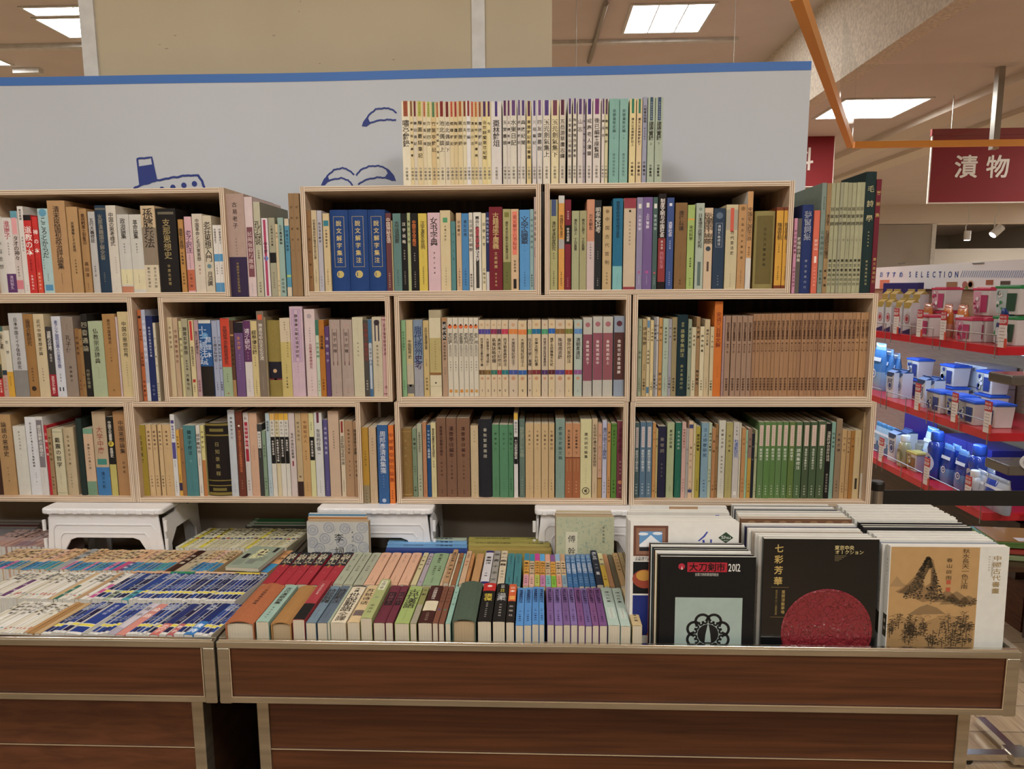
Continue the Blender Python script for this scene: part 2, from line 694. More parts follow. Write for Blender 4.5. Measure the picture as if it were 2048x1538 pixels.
def make_book(name, w, h, d, color, dec=(), obi=(), hard=False, cloth=False, gloss=False, page=None, front=None, back=None, pages=True, bulge=None):
    """spine at y=0 facing -y, front cover on +x, foot on z=0; returns the cover object (pages and paper band are children)"""
    mb = MB()
    t = 0.0022 if hard else 0.0006
    t = min(t, w * 0.16)
    seg = 5 if hard or w > 0.018 else 3
    bl = bulge if bulge is not None else (min(0.006, w * 0.12) if hard else min(0.0012, w * 0.06))

    def arc(u):
        q = max(-1, min(1, (2 * u / w) - 1))
        return bl * q * q
    c = rgb(color)
    ts = max(t, 0.0008)
    outer = [(w * i / seg, arc(w * i / seg)) for i in range(seg + 1)]
    inner = [(t + (w - 2 * t) * i / seg, arc(w * i / seg) + ts) for i in range(seg + 1)]
    prof = outer + [(w, d), (w - t, d)] + inner[::-1] + [(t, d), (0, d)]
    n = len(prof)
    v = [(x, y, 0) for x, y in prof] + [(x, y, h) for x, y in prof]
    m = 1 if gloss else 0
    mb.add(v, [(i, (i + 1) % n, (i + 1) % n + n, i + n) for i in range(n)], c, m)
    # caps as strips
    k = seg + 1
    capf = []
    for i in range(seg):
        a, b2 = i, i + 1
        ia, ib = n - 3 - i, n - 4 - i
        capf.append((a, b2, ib, ia))
    capf.append((k - 1, k, k + 1, k + 2))
    capf.append((0, n - 3, n - 2, n - 1))
    mb.add(v, [tuple(j + n for j in f) for f in capf] + [f[::-1] for f in capf], c, m)
    if front:
        cf = rgb(front)
        mb.add([(w + 0.00005, bl * 1.0, 0), (w + 0.00005, d, 0), (w + 0.00005, d, h), (w + 0.00005, bl, h)], [(0, 1, 2, 3)], cf, m)
    for layer, shapes, col, face in dec:
        cc = rgb(col) if isinstance(col, str) else col
        off = 0.00012 + 0.00010 * layer
        for pts, fs in shapes:
            if face == 'S':
                if layer == 0 or (len(pts) == 4 and pts[1][0] - pts[0][0] > w * 0.5):
                    x0, z0 = pts[0]
                    x1, z1 = pts[2]
                    q = [(x0 + (x1 - x0) * i / seg) for i in range(seg + 1)]
                    vv = [(x, arc(x) - off, z0) for x in q] + [(x, arc(x) - off, z1) for x in q]
                    mb.add(vv, [(i, i + 1, i + 2 + seg, i + 1 + seg) for i in range(seg)], cc, m)
                else:
                    mb.add([(x, arc(x) - off, z) for x, z in pts], fs, cc, m)
            elif face == 'F':
                mb.add([(w + off, y, z) for y, z in pts], fs, cc, m)
    mats = [M_CLOTH if cloth else M_PAPER, M_GLOSS]
    o = mb.build(name, mats)
    if pages:
        pg = MB()
        ins = 0.003 if hard else 0.0004
        pg.box((t, bl + ts, ins), (w - t, d - (0.004 if hard else 0.0005), h - ins))
        pg.build('page_block', page or M_PAGE, o)
    for z0, z1, oc in obi:
        om = MB()
        e = 0.0003
        prof = [(x, y - e) for x, y in outer]
        prof[0] = (-e, prof[0][1])
        prof[-1] = (w + e, prof[-1][1])
        prof = prof + [(w + e, d)] + [(-e, d)]
        kk = len(prof)
        vv = [(x, y, z0) for x, y in prof] + [(x, y, z1) for x, y in prof]
        om.add(vv, [(i, i + 1, i + 1 + kk, i + kk) for i in range(kk - 2)] + [(kk - 1, 0, kk, 2 * kk - 1)], rgb(oc), 0)
        om.build('paper_band', M_PAPER, o)
    return o


USED_LABELS = {}


def unique(label):
    w = label.split()
    if len(w) > 16:
        label = ' '.join(w[:16])
    USED_LABELS[label] = USED_LABELS.get(label, 0) + 1
    if USED_LABELS[label] > 1:
        print('DUP LABEL', label)
    return label


def row_labels(infos, place, noun='book', group=None):
    """infos: (object, color, detail, w, h, hard)"""
    n = len(infos)
    for i, (o, color, detail, w, h, hard) in enumerate(infos):
        thick = 'thin ' if w < 0.0095 else 'thick ' if w > 0.029 else ''
        if n - i == 1:
            pos = 'rightmost'
        elif i == 0:
            pos = 'leftmost'
        elif n > 12 and i >= n // 2:
            pos = ordinal(n - i) + ' from right'
        else:
            pos = ordinal(i + 1) + ' from left'
        det = (' with ' + detail) if detail else ''
        lab = ''
        for th_, dt_ in ((thick, det), ('', det), (thick, det.split(' and ')[0].split(',')[0]), ('', det.split(' and ')[0].split(',')[0]), (thick, '')):
            lab = f"{th_}{cname(color)} {noun}{dt_}, {pos} {place}"
            if len(lab.split()) <= 16:
                break
        tag(o, unique(lab), 'book', group)


def detail_of(toks, ink):
    """a short phrase from the decals"""
    for t in toks:
        m = TOK.match(t)
        if not m:
            continue
        if m['k'] == '&':
            return cname(m['c']) + ' paper band'
    for t in toks:
        m = TOK.match(t)
        if not m or not m['c']:
            continue
        if m['k'] == '=':
            a, b = float(m['a']), float(m['b'])
            wh = 'top' if b < 45 and a < 12 else 'bottom' if a > 45 and b > 85 else 'middle'
            return cname(m['c']) + ' ' + wh + ' band'
        if m['k'] == '[':
            return cname(m['c']) + (' tag' if float(m['b']) < 50 else ' patch')
    for t in toks:
        m = TOK.match(t)
        if m and m['k'] == '' and m['t'] and (m['c'] or ink):
            c = m['c'] or ink
            nm = cname(c)
            if nm in ('dark brown', 'dark grey', 'maroon'):
                nm = 'dark'
            return nm + ' lettering'
    return 'dark lettering'


def shelf_row(spec, ox, oy, sc, ybase, zbase, Yf, place, group, zmax=None, depth=0.145, start=None, soft='book'):
    """books standing side by side; x (and the top y) are read off the photograph, then turned into metres on the shelf front"""
    infos = []
    cur = start
    for line in spec.strip().split('\n'):
        line = line.strip()
        if not line:
            continue
        if line[0] == '@':
            a = line[1:].split()
            ox, oy, sc, ybase = float(a[0]), float(a[1]), float(a[2]), float(a[3])
            continue
        toks = line.split()
        if toks[0][0] == '~':
            cur = float(toks[0][1:])
            toks = toks[1:]
        x1, yt, color = float(toks[0]), float(toks[1]), toks[2]
        toks = toks[3:]
        dy = 0
        dd = depth
        if toks and toks[0][0] == 'D':
            dd = float(toks[0][1:])
            toks = toks[1:]
        if toks and toks[0][0] == 'Y':
            dy = float(toks[0][1:])
            toks = toks[1:]
        Y = Yf + dy
        yb = ybase
        pa = PY(ox + cur / sc, oy + yb / sc, Y)
        pb = PY(ox + x1 / sc, oy + yb / sc, Y)
        # put them on the board: same columns, foot at zbase
        w = pb.x - pa.x
        pt = PY(ox + (cur + x1) / 2 / sc, oy + yt / sc, Y)
        h = pt.z - zbase
        if zmax:
            h = min(h, zmax - zbase - 0.001)
        ink = None
        for t in toks:
            if t[0] == 'I':
                ink = t[1:]
        gap = min(0.0005, w * 0.04)
        ww = w - gap
        front = None
        for t in list(toks):
            if t[0] == 'F':
                front = t[1:]
                toks.remove(t)
        gloss = 'G' in toks
        if gloss:
            toks.remove('G')
        old = 'O' in toks
        if old:
            toks.remove('O')
        dec, obi, hard, cloth, detail = parse_tokens(toks, ww, h, ink or '332a24')
        series = any('叢書' in t or '續編' in t or '史料筆記' in t or '中外交通' in t or '圣地风光' in t or '總目索引' in t for t in toks)
        o = make_book('hardcover_book' if hard else ('series_volume' if series else soft), ww, h, dd, color, dec, obi, hard, cloth, gloss, page=M_PAGE_OLD if old else None, front=front)
        jit = 0 if hard else random.uniform(-0.0015, 0.0015)
        o.location = (pa.x + gap / 2, Y + jit, zbase)
        infos.append((o, color, detail or detail_of(toks, ink), ww, h, hard))
        cur = x1
    row_labels(infos, place, 'book', group)
    return infos


# ------------------------------------------------------------------ plywood boxes
Z3, Z2, Z1, Z0 = 0.914, 0.914 + 0.2685, 0.914 + 0.2685 * 2, 0.914 + 0.2685 * 3
TB = 0.012


def ply_box(xl, xr, z0, z1, label, y0=0.0, depth=0.235):
    """a box open to the front; x in metres"""
    g = 0.0006
    xl += g
    xr -= g
    z1 -= 0.0008
    e = empty('plywood_box', ((xl + xr) / 2, y0, z0), 0, label, 'box', 'plywood book boxes stacked three high')
    e_inv = Vector(e.location)

    def bd(nm, a, b, m):
        o = boxobj(nm, a, b, m, None, bevel=0.0006)
        o.location = Vector(o.location) - e_inv
        o.parent = e
    bd('bottom_board', (xl + TB, y0, z0), (xr - TB, y0 + depth, z0 + TB), M_PLY_H)
    bd('top_board', (xl + TB, y0, z1 - TB), (xr - TB, y0 + depth, z1), M_PLY_H)
    bd('side_board', (xl, y0, z0), (xl + TB, y0 + depth, z1), M_PLY_V)
    bd('side_board', (xr - TB, y0, z0), (xr, y0 + depth, z1), M_PLY_V)
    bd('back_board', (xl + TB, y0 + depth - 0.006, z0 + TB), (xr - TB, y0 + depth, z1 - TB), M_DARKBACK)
    return e


def bx(px, py):
    return PY(px, py, 0).x


E3 = [(bx(-195, 1004), bx(272, 1004)), (bx(272.5, 1006), bx(727, 1008)), (bx(794, 1012), bx(1254, 1012)), (bx(1257.5, 1012), bx(1740, 1014))]
E2 = [(bx(-190, 805), bx(279, 805)), (bx(330, 806), bx(785.5, 806)), (bx(793.5, 806), bx(1259.5, 807)), (bx(1262.5, 806), bx(1743.5, 803))]
E1 = [(bx(-10, 602), bx(461, 602)), (bx(609, 598), bx(1082.5, 598)), (bx(1089, 598), bx(1580, 592))]
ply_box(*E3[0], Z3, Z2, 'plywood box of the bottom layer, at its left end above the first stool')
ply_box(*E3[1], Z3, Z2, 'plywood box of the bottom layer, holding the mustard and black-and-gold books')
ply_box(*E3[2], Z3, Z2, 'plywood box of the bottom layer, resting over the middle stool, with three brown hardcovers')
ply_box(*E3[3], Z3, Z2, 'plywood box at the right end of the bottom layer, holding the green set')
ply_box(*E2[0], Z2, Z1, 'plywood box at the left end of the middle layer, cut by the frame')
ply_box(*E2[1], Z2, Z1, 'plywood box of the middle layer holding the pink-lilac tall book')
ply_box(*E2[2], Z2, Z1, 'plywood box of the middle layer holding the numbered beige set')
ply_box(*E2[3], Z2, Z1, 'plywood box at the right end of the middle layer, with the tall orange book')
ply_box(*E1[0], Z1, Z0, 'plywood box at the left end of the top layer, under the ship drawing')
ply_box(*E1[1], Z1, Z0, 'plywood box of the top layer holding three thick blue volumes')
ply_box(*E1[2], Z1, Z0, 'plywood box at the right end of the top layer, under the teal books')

# ------------------------------------------------------------------ books on the shelves
G0 = 'books standing on top of the boxes'
cols_top = [
    (293, 150, 'e6dcc0', 'a2502c', '嘯亭雜錄'), (338, 150, 'e0cc98', '8a5a30', '柳南隨筆續筆'), (387, 150, 'd8ccb4', '7a2c28', '歸田瑣記'), (467, 152, 'dcc898', 'b4b440', '履園叢話筆記'),
    (515, 155, 'dccca8', 'c8703c', '郎潛紀聞'), (580, 160, 'e0d2a8', 'a8b048', '海國四說'), (645, 165, 'd8bc84', '5c8a58', '竹葉亭雜記'), (685, 165, 'e0d0a4', 'c06428', '不下帶編巾箱說'),
    (763, 155, 'dccfae', '8a2c24', '池北偶談上'), (832, 160, 'dccfb2', '7a2a20', '池北偶談下'), (885, 160, 'dcc898', 'cc5838', '檐曝雜記'), (940, 160, 'd8c290', 'b03c30', '陶廬雜錄'),
    (1005, 152, 'dcc998', 'b86424', '蕉廊脞錄'), (1058, 150, 'e0d2aa', '8c3c24', '古夫于亭'), (1112, 148, 'e2dedc', '9a3634', '閱世編'), (1160, 160, 'd9c592', 'd05838', '清波小志'),
    (1210, 160, 'e0cc96', 'cc6c20', '巢林筆談續編'), (1265, 158, 'd8cdb6', 'a05a2a', '廣陽雜記'), (1333, 155, 'e0cc8c', '5a3468', '治世餘聞繼世紀聞'), (1385, 155, 'e4d49a', '5c2c5c', '今言'),
    (1530, 152, 'd9d2cc', '54408c', '棗林雜俎')]
cols_top2 = [
    (1605, 145, 'd6cec0', '663060', '玉堂叢語'), (1648, 140, 'd8cec4', '682858', '玉鏡新譚'), (1735, 140, 'd9d2c0', '6c4880', '水東日記'), ('~1745', 1788, 138, 'd4cac2', '684c88', '菽園雜記'),
    (1855, 142, 'dbd3c4', '5c4480', '典故紀聞'), ('~1868', 1930, 150, 'e0c98a', '5c3058', '寓圃雜記穀山筆麈'), ('~1945', 2000, 142, 'd8d0cc', '5e4a8e', '三垣筆記')]
cols_top3 = [
    ('~165', 235, 138, 'd8d0c6', '7a5890', '四友齋叢說'), ('~245', 345, 138, 'dcd2be', '5a4488', '玉光劍氣集上'), ('~355', 460, 138, 'e0d1a4', '7a4454', '玉光劍氣集下'), ('~468', 550, 132, 'd4c8b4', '602a44', '五岳游草廣志繹'),
    ('~580', 635, 115, 'd8d0c0', '5a4484', '玉堂薈記山居新語'), ('~650', 700, 115, 'dcd2c0', '5c4488', '陶庵夢憶西湖夢尋'), ('~712', 785, 122, 'd6ccc4', '60487c', '山志'), (818, 125, 'a89ca4', '60407c', '賢博編粵劍編'),
    ('~832', 912, 120, 'dad0c8', '4a3480', '戒庵老人漫筆'), ('~922', 1025, 118, 'dad0c6', '803c78', '後已編客座贅語'), ('~1038', 1078, 118, 'dcd0c4', '684880', '歸潛志'), ('~1083', 1125, 122, 'cfc89a', '582c58', '雙槐歲鈔')]


def top_line(e):
    s = ''
    if isinstance(e[0], str):
        s = e[0] + ' '
        e = e[1:]
    x, y, c, tc, title = e
    tagw = 0.24 if title == '棗林雜俎' else 0.55
    n = len(title)
    return s + f"{x} {y} {c} [@0-18#{tc}*{tagw} 歷代史料筆記@2-17#{'e8d8a8' if False else '3a1c24'}*0.5 {title}@22-{min(70, 26 + n * 7)}*{0.85 if n < 6 else 0.75} 中華書局@78-94#8a8478*0.7"


TOPROW = '\n'.join(top_line(e) for e in cols_top) + '\n~1545 ' + '\n'.join(top_line(e) for e in cols_top2) + '\n@1050 180 6.827 1320\n' + '\n'.join(top_line(e) for e in cols_top3) + '''
~1140 1275 118 7fb0a4 I3c5a58 民國貨幣史編@12-40*0.7 上冊@42-48*0.5 西泠印社出版社@64-92*0.6 Lgreen_patterned_spine_marked_first_volume
~1280 1395 118 86b4a8 I3c5a58 民國貨幣史編@12-40*0.7 下冊@42-48*0.5 西泠印社出版社@64-92*0.6 Lgreen_patterned_spine_marked_second_volume
~1415 1500 118 e0cd92 [@0-17#2c7c5c*0.4 建炎以來朝野雜記上@22-56*0.7 中華書局@74-92*0.62
~1510 1585 120 dcc596 [@0-17#2c7c5c*0.4 建炎以來朝野雜記下@22-56*0.7 中華書局@74-92*0.62
~1590 1650 96 9a9cb0 六朝事迹編類@9-30*0.75 張忱石點校@35-50*0.5 中華書局@74-92*0.62
~1660 1755 98 aab8a2 [@0-27#3c5468*0.42 中國古代史料叢刊@5-26#e0e0d8*0.42 建康實錄@28-50 上@52-56*0.6 中華書局@78-93*0.7
~1762 1865 98 a9b6a0 [@0-27#3c5070*0.42 中國古代史料叢刊@5-26#e0e0d8*0.42 建康實錄@28-50 下@52-56*0.6 中華書局@78-93*0.7'''
TOPROW = TOPROW.replace('~1545 1605', '~1545 1605')
shelf_row(TOPROW, 780, 180, 6.827, 1345, Z0, 0.012, 'on top of the boxes', G0, depth=0.14, start=185)

L1 = '''
75 325 c9c4bc 中国思想@30-70*0.5 東海大学@88-97*0.4
160 335 d6cfca 淮南子@4-28#b4404c 池田知久訳@32-50*0.5 &@74-99#5c3468 池田知久@76-95#d0b8d0*0.8 Lred_title_and_purple_foot
220 275 cdbfb8 =@0-9#5a9aac [@8-28#e49ca0*0.7 =@84-95#d47884 タオの神々@30-60 真野隆也@66-80*0.5 Lred_and_teal_top
272 232 d9d3cc 現代思想@3-16*0.7 タオイズム@34-52*0.6 青土社@90-98*0.4
~272 340 310 cc2420 =@0-7#241a18 道教の本@14-52#f0e8e0 不老不死@56-72#701010*0.6 永遠の仙人@76-96#f0e0d8*0.6 Lwhite_title_and_black_top
~345 393 325 cf2622 =@72-100#d84420 禅の本@14-50#f0e8e0 無と空の境地@54-68#701010*0.5 永遠の仙人@72-96#f0e0d8*0.5 Lwhite_title
~397 492 252 a6c4c4 (@5#5a9ab8*0.7 こころとからだ@10-58 [@90-97#4a8cb8*0.7 中国古代における身体の思想@30-72*0.45>-.6 石田秀実@76-86*0.5
648 182 b68c5c D0.16 清末民国初政治評論集@6-74 中国古典文学大系@78-90*0.6 平凡社@94-98*0.4
~652 750 238 b68e5a 民衆運動とその思想@17-52*0.8 松本善海著@60-78*0.5 みすず@94-98*0.35
~765 832 255 ac824e 章炳麟章士釗魯迅@6-42 I4a2c1c 高田淳@62-82*0.6 龍溪書舎@88-97*0.5
~838 898 280 b9b6b2 五行大義校註@8-38*0.85 中村璋八著@66-80*0.6
~898 995 225 243a50 H C 支那漢籍国字解全書@10-62#98907c*0.8 早稲田大学@76-88#98907c*0.5 =@3-5#6c6a60
~998 1085 225 cfc6b8 中国の思考様式@8-46 マルセルグラネ@58-78*0.5>.3 東方書店@92-97*0.4
~1090 1195 305 c6c3bc 政治論集@5-31 宮崎市定@36-50*0.5 =@70-90#d9cfa0 =@92-100#c07c5c 中国文明選@76-88*0.5 11@89-93*0.5 
1303 305 c8c5bc 革命論集@7-31 島田虔次@36-50*0.5 =@70-96#d9cda4 中国文明選@76-88*0.5 15@89-93*0.5
~1305 1430 228 c8ae88 =@25-68#8c7c68 &@68-100#cfc1a4 孫子兵法の謎@70-95*0.62>.5 解明の新資料@70-95*0.62>-.4 孫臏兵法@3-48*1.1 Lold_title_and_torn_paper_band
~1435 1610 252 1e1a19 支那思想史@12-60#a08c58*0.8 平原北堂著@66-92#a08c58*0.6 [@4-7#6c6450*0.8 Lgilt_title_and_cloth_case
~1625 1670 350 b9853e 後衛の思想@12-40 中島嶺雄@44-62*0.6 筑摩書房@72-90*0.5
~1680 1745 325 d4a8ae 老子訳注@18-48#503058 =@70-98#c06440 帛書老子道徳経@50-68*0.5 小池一郎@74-94*0.6
~1750 1840 300 cfc2ae 中国革命と毛沢東思想@6-60*0.8 中西功@64-78#a04040*0.5 青木書店@92-97*0.4
1918 315 c9bda4 老荘思想入門@8-60*1.1 (@66#6c8890*0.5 月洞譲@73-92*0.9
~1925 1968 400 ddd6ce =@43-54#4c94c4 =@86-100#4c90c0 中国思想史下@5-28*0.7 小島祐馬@58-74*0.5
~1970 2010 400 ddd6ce =@43-54#4c94c4 =@86-100#4c90c0 中国思想史上@5-28*0.7 小島祐馬@58-74*0.5'''
shelf_row(L1, 0, 360, 4.452, 1020, Z1 + TB, 0.006, 'in the top-layer left box', 'books in the upper left box', Z0 - TB, start=0)

OP1 = '''
~105 298 140 ae9286 D0.2 =@61-100#352848 古易老子@7-34*0.6 裴豫敏古易明@42-60*0.35 中国科学文化普及读物@66-96#a08838*0.7 Lpurple_lower_part
~302 383 172 d3bdbc D0.2 [@30-80#7c4850*0.75 民间信仰与政治@34-72#d8c4bc*0.7 文物出版社@86-97*0.4
~387 455 222 b9b398 D0.2 F8c8b7c 孔子图说@20-45 孔祥林著@50-60*0.6 中华书局@84-96*0.6
~462 525 390 d9cfd2 [@2-99#b03c60*0.4 (@51#3f86c4*0.75 中世梦@30-45#281820*0.8
~530 595 385 a49f84 =@44-57#1e1a1a 三国演义研究集@9-36*0.6 四川社会科学院@68-90*0.5
~598 625 450 cbb890 诗词@10-20*0.6 出版社@75-95*0.5
~627 685 385 92ada2 孔子集语集解@9-34*0.7 中华书局@76-96*0.6
~695 742 395 4c90ac =@0-9#cdbda2 =@88-100#cdbda2 =@72-75#a8c060 中国古代思想@14-42#203848*0.6
~745 800 135 94744c I5c4028 線裝書目一@8-60*0.4 Lmottled_spine
~801 858 135 96764e I5c4028 線裝書目二@8-60*0.4 Lmottled_spine_against_the_next_box'''
shelf_row(OP1, 440, 360, 5.12, 1215, Z1, 0.008, 'between the top-layer boxes', 'books between the upper left boxes', start=100)

M1 = '''
~918 965 312 8c6438 中国甲骨学@12-90*0.5
~968 1022 310 c9b48c 印刷发明前的中国书和文字记录@11-60*0.8 印刷工业出版社@72-90*0.5
~1025 1075 312 b2aeb6 西方语文教学@14-40*0.6 北京大学@80-95*0.4
~1082 1148 342 cdb688 [@9-16#2c8090*0.8 中国甲骨学史@20-44*0.6 上海人民出版社@70-92*0.5
~1150 1334 305 17407e H D0.17 {@8-70#b4a468*0.6 說文解字集注@12-66#d8c070*0.62 (@79#c4b060*0.4 上海古籍出版社@92.6-93*0.1 Lgold-framed_title,_leftmost_of_the_triplet
~1336 1530 302 17407e H D0.17 {@8-70#b4a468*0.6 說文解字集注@12-66#d8c070*0.62 (@79#c4b060*0.4 Lgold-framed_title,_middle_of_the_triplet
~1532 1710 302 173f7c H D0.17 {@8-70#b4a468*0.6 說文解字集注@12-66#d8c070*0.62 (@79#c4b060*0.4 Lgold-framed_title,_last_of_the_triplet
~1715 1770 338 6a3a3e 中国神秘言语@6-38#dcc8b4 中国文联出版社@76-96#dcc8b4*0.5
~1773 1785 415 b0a070
~1788 1870 342 5c807c 古汉语纲要@10-38 湖南人民出版社@72-94*0.5
~1872 1930 342 1a1918 汉字说略@10-40#d8d0c0*0.6 詹鄞鑫著@46-60#b8b0a0*0.5 辽宁教育出版社@74-92#c8c0b0*0.5
~1933 1965 335 a9b07c 简明古汉语@8-40*0.7
~1968 2040 340 1c1918 中国古文字概论@9-42#e07828*0.9 何琳仪著@50-62#c0b8a8*0.5 上海文艺出版社@74-96#c0b8a8*0.5
@760 360 4.876 1115
~387 470 325 d2b83c 汉字演变五百例@10-46 李乐毅著@50-58*0.4 北京语言学院出版社@68-92*0.6
~478 597 318 d4b0b8 女书字典@6-42 周硕沂编著@48-80*0.3 岳麓書社@94-97*0.3
~598 697 295 d2be92 [@9-15#4c9868*0.45 中国小学史@18-38*0.55 上海人民出版社@70-94*0.4
~700 745 402 4e8484 古代汉语@12-60*0.4
~752 803 320 cdac84 训诂要论@9-30*0.6 上海古籍出版社@70-95*0.5
~805 872 325 4082b8 语文应用@8-30*0.6 上海辞书出版社@70-94*0.5
~875 912 318 d2cabc 古汉语词汇纲要@8-50 商务印书馆@78-96*0.7
~918 995 315 d8d2c4 [@5-97#3c3834*0.42 中国@8-18#e8e0d8 语言文字学@19-46#d84858 史料学@47-62#e8e0d8
~998 1038 322 d6c8a4 汉语方言@10-44*0.7 三联书店@70-92*0.6
~1040 1070 312 242f5c =@76-100#c8c4c0 唐代长安方言考@6-40#b8bcd0*0.9
~1070 1198 262 781c2a C 古籍虚字廣義@7-50#ccae70 王叔岷撰@53-74#ccae70*0.6 華正書局@78-96#ccae70*0.5
~1203 1278 283 a8a068 =@65-100#6c6c34 [@4-10#7c7830*0.6 唐写本说文解字木部箋异注评@15-62*0.8 安徽大学@76-92*0.4
~1280 1355 283 d0b088 [@3-56#e47860*0.6 说文解字六书疏证@7-50#803028*0.7 张其昀著@62-78*0.6 [@86-98#241e1c*0.4
~1363 1462 290 4c92cc 文字論叢@8-42 第二輯@44-52*0.4 文史哲出版社@76-96*0.5
~1463 1500 285 88a8a8 中古汉语研究@10-50*0.6 商务印书馆@80-96*0.6
~1503 1540 165 cbb4ac 中国文字研究@14-48*0.9 {@54-64#6c3c50*0.7'''
shelf_row(M1, 440, 360, 5.12, 1168, Z1 + TB, 0.006, 'in the top-layer middle box', 'books in the upper middle box', Z0 - TB, start=905)

R1 = '''
~100 180 200 aaa56c [@0-18#44527c*0.6 清代考课制度研究@24-56*1.0 薛刚著@58-66*0.5 山东大学出版社@78-96*0.6
~187 248 160 d8983c =@0-8#c4c4c0 =@46-56#a8a4a0 中国的城市变迁@20-44 江苏人民出版社@80-96*0.6
~252 315 200 7a1e30 =@28-49#1e1818 柳诒徵著@12-22#d8b8b0*0.6 学术与制度@31-46#e4dcd0*0.8 商务印书馆@86-97#c89898*0.5
~322 398 315 a4a67c 微负公牍上@10-30*0.8 丁日昌著@34-50*0.8
~402 473 313 a39e70 微负公牍下@10-30*0.8 丁日昌著@34-50*0.8
~475 553 198 cb8c6a =@46-100#c8b4b0 万水朝东@16-34*0.8 中国政党制度@48-66*0.5
~553 622 205 26282a 明季党社考@8-36#d8d0c0 谢国桢著@56-66#a8a098*0.4 上海书店@86-96#c0b8b0*0.5
~635 727 270 c0a474 中国古代官制@10-72*0.45 中华书局@78-94*0.5 (@6#8a7450*0.4
~738 838 188 176a8c =@74-100#78b4b4 转型中的中央与地方关系@3-43#181c24*0.9 中央编译出版社@82-95*0.4
~848 970 185 c9b496 =@0-11#983844 =@97-100#983844 明代社会史研究@24-52*0.42 (@14#2c2420*0.2
~978 1038 178 8c82a4 [@7-12#d8d4cc*0.5 人事警察@18-36#d8d0e0*0.6 (@81#b05880*0.4 人民出版社@84-95#d8d0e0*0.5
~1040 1138 175 735a90 [@6-11#d8d4cc*0.3 上海警察@17-34#e8e0f0*0.7 (@81#b85090*0.3 人民出版社@84-95#d8d0e0*0.4
~1142 1190 175 46605c [@7-12#d8d4cc*0.6 警务保安@18-36#b8c4c0*0.6 (@82#b85060*0.5 人民出版社@85-95#c8d0cc*0.5
~1198 1275 140 211918 =@46-92#903434 制度文明与中国社会@5-45#ece4dc*1.15 西制东渐@60-78#c87888*0.8 高全喜@48-58#e0d0c8*0.6
~1283 1355 180 3a5088 选举社会@26-42#d8d8e8*0.9 何怀宏著@46-56#b8c0d8*0.6 北京大学出版社@80-96#c0c8e0*0.5 [@6-9#d8d8e0*0.4
~1368 1488 232 836136 唐律疏議@9-32*0.8 唐史研究会编@58-72*0.35 中文@88-95*0.6
~1492 1565 255 9fb660 =@16-18#d8a040 宋代科举@24-42*0.8 贾志扬著@62-74*0.6 東大図書@86-96*0.5
~1577 1660 237 a9b4a4 日本侵华政策与机构@12-52*1.0 [@68-96#5c7068*0.4 (@7#889488*0.4
~1665 1750 285 ceb494 大清民律草案@6-44*0.9>.4 民国民律草案@6-44*0.9>-.45 (@50#3c4450*0.6 [@66-78#5c4438*0.25
~1755 1870 290 2a3c52 {@18-48#8c98a4*0.6 (@9#5c6c80*0.6 通制条格校注@20-46#c8ccd0*0.7 中华书局@82-96#a8acb0*0.4
~1880 2000 252 c6b890 [@4-30#d05840*0.28 历代变法史@30-60*0.6>.1 =@6-30#a8a08c [@4-32#cc5440*0.3 上海古籍出版社@78-98*0.35
@1440 330 5.303 1345
~168 255 418 ba8c56 (@5#8a6438*0.5 中国古代乡里制度@14-66*0.4 上海人民出版社@76-94*0.5
~258 315 280 cfcac2 =@0-68#c89458 中国近海国际海战@16-50*0.9 Fb47c34 国方科技@56-66#2c2420*0.6
~345 558 487 8e8148 H D0.17 [@6-94#6c5e2c*0.8 古代兵法鑒賞辭典@20-72#1c1810*0.5 安徽文艺出版社@77-78*0.1 Lolive_panel_and_calligraphic_title
~565 640 448 7c3c1c =@4-96#d49c1c 隋唐官制@19-40*0.9 王颖楼著@44-56*0.5 四川大学出版社@72-90*0.6
~642 712 448 7c3c1c =@4-96#d49c1c 隋唐官制@19-40*0.9 王颖楼著@44-56*0.5 四川大学出版社@72-90*0.6'''
shelf_row(R1, 1080, 360, 5.12, 1160, Z1 + TB, 0.006, 'in the top-layer right box', 'books in the upper right box', Z0 - TB, start=90)

